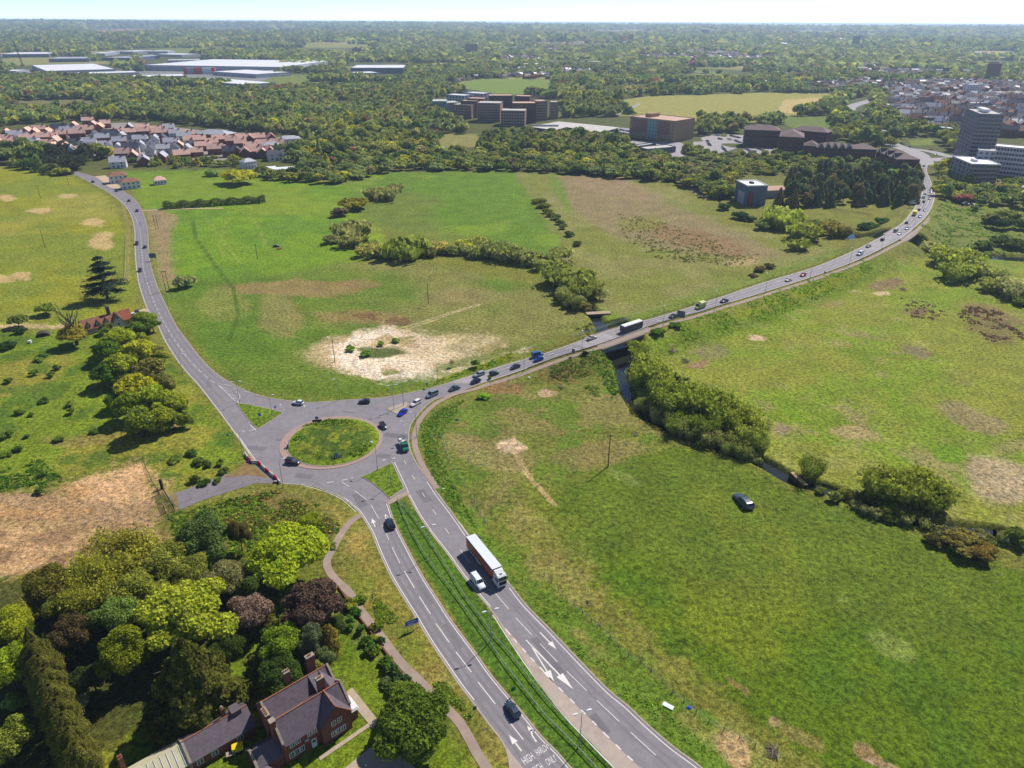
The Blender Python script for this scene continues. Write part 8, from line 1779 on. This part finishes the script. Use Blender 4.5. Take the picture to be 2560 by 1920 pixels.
    # rails
    def rail(pts, h, zs, post, mat, name, lab, cat, grp=None, pr=.05, rr=.04, maxp=90, flat=False, pmat=None, world=False):
        c = pts if world else [G(a, b) for a, b in pts]; c = crom(c, 4); c = [np.array(q) for q in c]
        rt = empty(name, tuple(c[0]), 0, lab, cat, grp); o = c[0]; c = [q-o for q in c]; D = resample(c, 2.0)
        for z in zs:
            m = MB()
            if flat:
                A, B = ribbon_pts(D, .03, -.03); n = len(A); vs = [(p[0], p[1], p[2]+z-.1) for p in A]+[(p[0], p[1], p[2]+z+.1) for p in A]+[(p[0], p[1], p[2]+z+.1) for p in B]+[(p[0], p[1], p[2]+z-.1) for p in B]
                fs = []
                for i in range(n-1):
                    for q in range(4): a_ = q*n+i; b_ = ((q+1) % 4)*n+i; fs.append((a_, a_+1, b_+1, b_))
                m.add(vs, fs)
            else:
                for p, q in zip(D[:-1], D[1:]): m.tube((p[0], p[1], p[2]+z), (q[0], q[1], q[2]+z), rr, n=4, cap=False)
            m.build('rail', mat, rt)
        E = resample(c, post); Ls = sum(np.hypot(*(b-a)[:2]) for a, b in zip(c[:-1], c[1:])); E = resample_n(c, max(2, min(maxp, int(Ls/post)+1)))
        pm = MB(); pm.tube((0, 0, -.3), (0, 0, h), pr, n=5); me = bpy.data.meshes.new('post'); me.from_pydata(pm.v, [], pm.f); me.materials.append(pmat or mat)
        for p in E: link('post', me, rt, tuple(p))
        return rt
    RA = [(994,1251),(1016,1304),(1045,1359),(1074,1406),(1100,1440),(1132,1480),(1175,1541),(1225,1611),(1280,1688),(1309,1724),(1352,1779),(1396,1825),(1442,1871),(1488,1920),(1550,1985)]
    RB = [(994,1251),(1025,1284),(1054,1325),(1091,1380),(1129,1440),(1155,1483),(1190,1530),(1227,1582),(1280,1643),(1309,1680),(1352,1735),(1396,1784),(1454,1845),(1526,1920),(1580,1975)]
    rail(RA, .75, (.6,), 3.2, M_STEEL, 'guard_rail', 'left-hand steel crash barrier in the central reserve', 'crash barrier', flat=True); rail(RB, .75, (.6,), 3.2, M_STEEL, 'guard_rail', 'right-hand steel crash barrier in the central reserve', 'crash barrier', flat=True)
    off = lambda src, d, i0, i1: lift(ribbon_pts(src, d, d)[0][i0:i1], 0)
    rail(off(cz_t, .9, 18, 62), .8, (.6,), 3.5, bm_('weathered_rail', (126, 112, 100), rough=.8), 'guard_rail', 'crash barrier along the far side of the causeway', 'crash barrier', flat=True, world=True)
    rail(off(cz_b, -.8, 16, 46), .8, (.6,), 3.5, MATS['weathered_rail'], 'guard_rail', 'crash barrier between causeway road and footway by the bridge', 'crash barrier', flat=True, world=True)
    rail(off(cz_b, -.8, 60, 76), .8, (.6,), 3.5, MATS['weathered_rail'], 'guard_rail', 'crash barrier on the right of the second bridge', 'crash barrier', flat=True, world=True); rail(off(cz_t, .9, 62, 74), .8, (.6,), 3.5, MATS['weathered_rail'], 'guard_rail', 'crash barrier on the left of the second bridge', 'crash barrier', flat=True, world=True)
    rail([P(1430, 843, 4.0), P(1500, 822, 4.8), P(1578, 797, 5.0)], 1.15, (.25, .5, .75, 1.0, 1.15), 1.6, bm_('pale_handrail', (170, 178, 176), rough=.6), 'handrail', 'pale tall handrail on the far side of the bridge', 'handrail', world=True, rr=.03)
    rail([P(2166, 601, 4.8), P(2190, 586, 5.0), P(2206, 578, 5)], 1.1, (.3, .7, 1.1), 1.6, MATS['pale_handrail'], 'handrail', 'handrail left of the second bridge', 'handrail', world=True, rr=.03)
    rail([(752,1210),(780,1212),(820,1226),(860,1246),(884,1266)], 1.0, (.5, 1.0), 2.0, M_WHITE, 'pedestrian_rail', 'white pedestrian railing at the kerb below the roundabout', 'railing', rr=.03)
    rail([(762,1226),(792,1258),(815,1280),(832,1310),(838,1328),(826,1346),(815,1356)], 1.1, (.4, 1.1), 2.2, bm_('green_rail', (120, 146, 116), rough=.7), 'field_fence', 'light green mesh fence curving beside the footpath', 'fence', rr=.025)
    F1 = [(1361,1440),(1419,1501),(1459,1538),(1517,1588),(1569,1640),(1598,1657),(1656,1706),(1708,1755),(1731,1773),(1792,1819),(1888,1865)]
    rail(F1, 1.1, (.35, .7, 1.05), 2.8, M_STEEL, 'field_fence', 'long post and wire fence between verge and lush field', 'fence', pmat=M_WOODP, rr=.018, pr=.07)
    rail([(1103,1082),(1114,1122),(1126,1157),(1149,1197),(1184,1252),(1219,1316)], 1.1, (.35, .7, 1.05), 2.8, M_STEEL, 'field_fence', 'post and wire fence right of the footway above the lorry', 'fence', pmat=M_WOODP, rr=.018, pr=.06)
    rail([(358,1150),(368,1178),(382,1208),(397,1236)], 1.0, (.4, .9), 2.6, M_WOODP, 'field_fence', 'dark fence along the right edge of the bare triangle', 'fence', rr=.05, pr=.09); rail([(190,1196),(240,1182),(300,1170),(350,1152)], .9, (.4, .8), 3, M_WOODP, 'field_fence', 'dark fence along the upper edge of the bare triangle', 'fence', rr=.05)
    rail([(434,1266),(500,1240),(560,1222),(620,1208),(650,1204)], .95, (.9,), 4.0, M_STEEL, 'pedestrian_rail', 'thin railing along the closed side road', 'railing', rr=.035)
    rail([(316,590),(314,650),(312,700)], 1.0, (.5, 1.0), 3, bm_('pale_fence', (170, 160, 136)), 'field_fence', 'pale fence left of the left road', 'fence', rr=.06, pr=.08)
    # field gates at the closed side road
    for (A, B, lab) in (((398, 1237), (414, 1284), 'dark steel field gate, left leaf by the closed side road'), ((408, 1226), (436, 1278), 'dark steel field gate, right leaf by the closed side road')):
        a, b = G(*A), G(*B); d = b-a; L = float(np.hypot(*d[:2])); rt = empty('field_gate', a, math.atan2(d[1], d[0]), lab, 'gate', 'gates at the closed side road')
        for z in (.3, .65, 1.0, 1.4): m = MB(); m.tube((0, 0, z), (L, 0, z), .06, n=5); m.build('bar', M_DARK, rt)
        for x in (0, L/2, L): m = MB(); m.tube((x, 0, 0), (x, 0, 1.5 if x == L/2 else 2.6), .12 if x != L/2 else .05, n=6); m.build('gate_post', M_DARK, rt)
    p = G(406, 1222); rt = empty('gate_pillar', p, 0, 'black square pillar at the closed side road gates', 'pillar'); m = MB(); m.box(-.3, .3, -.3, .3, 0, 3.0); m.build('shaft', M_DARK, rt); m = MB(); m.taper(-.36, .36, -.36, .36, 3.0, 3.3, .2, .2); m.build('cap', M_DARK, rt)
    # red and white barriers
    bp = [(613,1137),(622,1150),(635,1156),(646,1161),(656,1170),(665,1180),(676,1190),(688,1200),(697,1205)]
    sg = [(613,1136),(620,1147),(629,1158),(645,1158),(654,1166),(664,1176),(674,1184),(685,1193),(694,1201),(701,1210)]
    nm = ['top white barrier','red barrier beside the blue bag','long white barrier','red barrier third from the top','white barrier in the middle','middle red barrier','white barrier below the middle','lowest red barrier','small white barrier at the lower end']
    M_BR = bm_('barrier_red', (204, 36, 56), rough=.5); M_BW = bm_('barrier_white', (222, 216, 200), rough=.6, var=.1, vscale=2)
    for i in range(9):
        a, b = P(*sg[i]), P(*sg[i+1]); d = b-a; L = float(np.hypot(*d[:2])); rt = empty('road_barrier', tuple((a+b)/2), math.atan2(d[1], d[0]), '%s of the row closing the side road' % nm[i], 'barrier', 'red and white plastic barriers closing the side road')
        m = MB(); l2 = L/2-.04; m.loft([[(x, -.3*k, 0), (x, .3*k, 0), (x, .28*k, .3), (x, .13, .62), (x, .11, 1.0), (x, -.11, 1.0), (x, -.13, .62), (x, -.28*k, .3)] for x, k in ((-l2, .9), (-l2+.1, 1), (l2-.1, 1), (l2, .9))]); m.build('body', M_BR if i % 2 else M_BW, rt)
        m = MB(); m.tube((-l2*.4, 0, 1.0), (-l2*.4, 0, 1.06), .06, n=8); m.build('filler_cap', M_PLAS, rt)
    p = P(691, 1206); rt = empty('road_barrier', p, .1, 'dark red barrier fallen over at the lower end of the row', 'barrier', 'red and white plastic barriers closing the side road'); m = MB(); m.loft([[(x, -.5, 0), (x, .3, 0), (x, .3, .25), (x, 0, .5), (x, -.3, .55)] for x in (-.8, .8)]); m.build('body', bm_('dirty_red', (120, 48, 50)), rt)
    m = MB(); m.box(-.6, .6, -.2, .1, .5, .56); m.build('white_strip', M_BW, rt)
    p = P(620, 1156); rt = empty('rubbish_bag', p, 0, 'blue rubbish bag dumped against the barriers', 'bag')
    def blob(rx, ry, rz_, seed):
        rs = random.Random(seed); m = MB(); rings = []
        for i in range(6):
            t = i/5*math.pi*.5+.02; rr = math.cos(t) if i < 5 else .12
            rings.append([(math.cos(a)*rx*rr*(1+rs.uniform(-.12, .12)), math.sin(a)*ry*rr*(1+rs.uniform(-.12, .12)), math.sin(t)*rz_) for a in np.linspace(0, 2*math.pi, 9)[:-1]])
        return m.loft(rings)
    blob(.55, .5, .6, 1).build('sack', bm_('blue_plastic', (40, 44, 150), rough=.4), rt); m = MB(); m.tube((0, 0, .55), (.05, 0, .75), .1, .05, 6); m.build('knot', MATS['blue_plastic'], rt)
    for (a, b, c, r_, lab) in ((1723, 1770, (30, 90, 200), .6, 'blue sack caught at the field fence'), (1322, 944, (236, 236, 232), .6, 'white sack on the grass below the causeway'), (1107, 1222, (230, 226, 210), .4, 'pale piece of litter beside the footway'), (1143, 1050, (60, 70, 70), .7, 'dark rubbish sack on the brown slope'), (570, 1088, (40, 90, 90), .6, 'teal sack among bushes left of the road')):
        p = G(a, b); rt = empty('rubbish_bag', p, 0, lab, 'bag'); mt = bm_('plastic_%d_%d' % (a, b), c, rough=.45); blob(r_, r_*.7, r_*.6, a).build('sack', mt, rt); m = MB(); m.tube((0, 0, r_*.5), (.05, 0, r_*.8), .08, .04, 6); m.build('knot', mt, rt)
    p = G(1670, 1766); rt = empty('mattress', p, -.6, 'white mattress dumped on the grass beside the carriageway', 'mattress'); m = MB(); m.box(-1.1, 1.1, -.5, .5, .05, .25); m.build('cover', M_WHITE, rt, bevel=.05)
    for (x, y) in ((-.3, -.1), (.1, -.2), (.35, -.05)): m = MB(); m.box(x-.08, x+.08, y-.06, y+.06, .25, .256); m.build('stain', M_CLAD, rt)
    # heaps of dead branches
    rs = random.Random(12)
    for (a, b, L, lab, n) in ((1935, 1885, 3.2, 'tangled heap of dead branches at the lower right of the fence', 60), (1590, 1090, 3.0, 'heap of felled pale trunks in the field left of the willows', 22), (1405, 972, 3.5, 'heap of cut poles below the bridge slope', 30), (1715, 905, 4.5, 'pile of dead grey branches right of the willows', 40), (1680, 880, 4, 'brown brushwood patch below the causeway', 40), (1470, 1509, 1.2, 'small grey stump heap beside the fence', 14), (1500, 1565, 1.2, 'second small grey stump heap beside the fence', 14), (1510, 962, 2.5, 'pale rubble and sticks by the stream bank', 20), (426, 1292, 1.6, 'brushwood heap at the gate', 20), (484, 1160, 1.8, 'bleached white branch in the left pasture', 9), (2260, 725, 5, 'heap of grey brushwood on the wet meadow', 40), (1745, 835, 2.5, 'grey sticks on the causeway slope', 14)):
        p = G(a, b); rt = empty('branch_heap', p, rs.uniform(0, 3), lab, 'branches'); m = MB(); m2 = MB()
        for k in range(n):
            x, y = rs.uniform(-L*.4, L*.4), rs.uniform(-L*.25, L*.25); t = rs.uniform(-.6, .6)+(0 if n < 35 else rs.choice([0, 1.5])); l = rs.uniform(.5, 1)*L*.6; z = rs.uniform(.05, .5)
            (m if k % 3 else m2).tube((x, y, z), (x+math.cos(t)*l, y+math.sin(t)*l, z+rs.uniform(-.05, .4)), .07, .02, 4)
        m.build('sticks', bm_('dead_wood', (168, 152, 136), rough=.9, var=.2), rt); m2.build('logs', M_BARK, rt)
    # small structures by the water
    def bridge(pc, half, lab, i0=None):
        near = [i for i, p in enumerate(cz_c) if math.hypot(p[0]-pc[0], p[1]-pc[1]) < half+6]
        T_, B_ = ribbon_pts(cz_t, 1.6, 1.6)[0], ribbon_pts(cz_b, -4.6, -4.6)[0]; n = 24
        a = resample_n(T_[near[0]:near[-1]+1], n); b = resample_n(B_[near[0]:near[-1]+1], n)
        mid = [(p+q)/2 for p, q in zip(a, b)]; keep = [i for i in range(n) if math.hypot(mid[i][0]-pc[0], mid[i][1]-pc[1]) < half]; a = [a[i] for i in keep]; b = [b[i] for i in keep]; k = len(a)
        rt = empty('road_bridge', (0, 0, 0), 0, lab, 'bridge'); m = MB()
        z0, z1 = -.06, -1.15
        vs = [(p[0], p[1], p[2]+z0) for p in a]+[(p[0], p[1], p[2]+z0) for p in b]+[(p[0], p[1], p[2]+z1) for p in b]+[(p[0], p[1], p[2]+z1) for p in a]
        fs = []
        for i in range(k-1):
            for q in range(4): x = q*k+i; y = ((q+1) % 4)*k+i; fs.append((x, x+1, y+1, y))
        fs += [(0, k, 2*k, 3*k), (k-1, 4*k-1, 3*k-1, 2*k-1)]; m.add(vs, fs); m.build('deck', M_CONC, rt)
        s = MB(); A2 = [np.array([p[0], p[1], p[2]]) for p in b]
        for p, q in zip(A2[:-1], A2[1:]): s.tube((p[0], p[1], p[2]+.05), (q[0], q[1], q[2]+.05), .16, n=4, cap=False)
        s.build('edge_beam', M_CONC, rt)
        for i, sgn in ((0, 1), (k-1, -1)):
            p, q = a[i][:2], b[i][:2]; dd = (mid[keep[min(i+1, k-1)]]-mid[keep[max(i-1, 0)]])[:2]; dd = dd/np.hypot(*dd)*sgn
            m = MB(); m.prism([tuple(p), tuple(q), tuple(q+dd*1.2), tuple(p+dd*1.2)], -2.5, float(min(a[i][2], b[i][2]))-1.1); m.build('abutment', M_CONC, rt)
    bridge(P(1568, 845, 4.4)[:2] if False else BR1, 15.5, 'concrete road bridge carrying the causeway over the stream'); bridge(BR2, 16, 'second concrete road bridge over the wide river at the right')
    p = G(1495, 793, 0); rt = empty('footbridge', (p[0], p[1], .1), .15, 'little timber decked sluice bridge over the stream behind the causeway', 'footbridge')
    m = MB()
    for k in range(14): m.box(-5.6+k*.8, -5.6+k*.8+.72, -1.6, 1.6, .5, .62)
    m.build('deck', bm_('silvered_timber', (178, 156, 132), var=.2, vscale=2), rt); m = MB(); m.box(-5.5, 5.5, -1.7, -1.5, -1.6, .5); m.box(-5.5, 5.5, 1.5, 1.7, -1.6, .5); m.build('side_wall', M_DARK, rt)
    a, b = P(1976, 1184, .4), P(2010, 1216, .4); d = b-a; rt = empty('timber_revetment', (a[0], a[1], 0), math.atan2(d[1], d[0]), 'pale timber revetment on the stream bank left of the great willow', 'revetment'); L = float(np.hypot(*d[:2]))
    m = MB(); m.box(0, L, -.2, .1, -1.8, .7); m.build('boards', M_WOODP, rt); m = MB(); m.box(0, L, -.1, 1.3, .7, .85); m.build('top_planks', bm_('yellow_timber', (190, 160, 104), var=.25, vscale=3), rt)
    for k in range(8): m = MB(); m.tube((k*L/7, -.3, -1.8), (k*L/7, -.3, 1.0), .09, n=6); m.build('post', M_WOODP, rt)
    # hoarding and green fence by the mill
    rail([(2030, 520), (2100, 528), (2180, 540)], 1.4, (.5, 1.0, 1.4), 3, bm_('hedge_rail', (90, 100, 60)), 'field_fence', 'fence along the lawn below the plantation', 'fence', rr=.05)
    # lawn and yards on the far side
    def pad(poly, mat, name, dz=.1):
        s = Strips(); s.poly([np.array([*P(a, b)[:2], dz]) for a, b in poly]); s.build(name, mat)
    pad([(1737, 348), (1790, 336), (1862, 338), (1858, 366), (1800, 384), (1745, 372), (1732, 360)], M_ASPH2, 'car_park'); pad([(1858, 368), (1940, 368), (1930, 384), (1860, 386)], M_ASPH2, 'car_park'); pad([(1540, 318), (1580, 322), (1576, 350), (1480, 350), (1430, 340), (1330, 340), (1330, 330)], M_ASPH2, 'car_park')
    pad([(1580, 352), (1700, 356), (1736, 372), (1720, 392), (1600, 392), (1560, 372)], M_ASPH2, 'station_yard', .08); pad([(2400, 505), (2470, 508), (2600, 480), (2600, 450), (2500, 455)], M_ASPH2, 'yard', .08)
    M_YARD = bm_('estate_paving', (150, 140, 134), rough=.9, var=.15, vscale=.05)
    pad([(-60, 338), (180, 312), (330, 306), (540, 330), (660, 350), (672, 390), (560, 402), (420, 398), (300, 396), (170, 384), (-60, 372)], M_YARD, 'estate_ground', .06)
    pad([(-500, 150), (120, 132), (500, 128), (640, 150), (690, 160), (690, 190), (610, 216), (450, 205), (250, 200), (110, 186), (-500, 190)], bm_('industrial_yard', (132, 132, 128), rough=.9, var=.2, vscale=.02), 'industrial_yard', .06)
    pad([(2205, 228), (2300, 216), (2430, 214), (2640, 222), (2640, 340), (2480, 338), (2400, 326), (2330, 322), (2255, 305)], M_YARD, 'town_ground', .06)
    pad([(640, 418), (700, 414), (750, 418), (700, 424), (650, 424)], M_METAL, 'villa_terrace', .1)
build_vehicles(); build_furniture()

# ------------------------------------------------------------ air
def build_haze():
    m = bpy.data.materials.new('haze'); m.use_nodes = True; nt = m.node_tree; nt.nodes.clear(); o = nt.nodes.new('ShaderNodeOutputMaterial'); v = nt.nodes.new('ShaderNodeVolumePrincipled')
    v.inputs['Color'].default_value = (.62, .79, 1.0, 1); v.inputs['Density'].default_value = HAZE; v.inputs['Anisotropy'].default_value = .2
    nt.links.new(v.outputs[0], o.inputs['Volume']); b = MB(); b.box(-17500, 17500, -600, 17500, -3.3, 123); h = b.build('haze', m); h['kind'] = 'stuff'; h['label'] = 'thin blue haze over the whole plain'
    h.display_type = 'WIRE'
HAZE = 9.5e-5
build_haze()
S.cycles.volume_bounces = 0
S.cycles.max_bounces = 6; S.cycles.transparent_max_bounces = 4
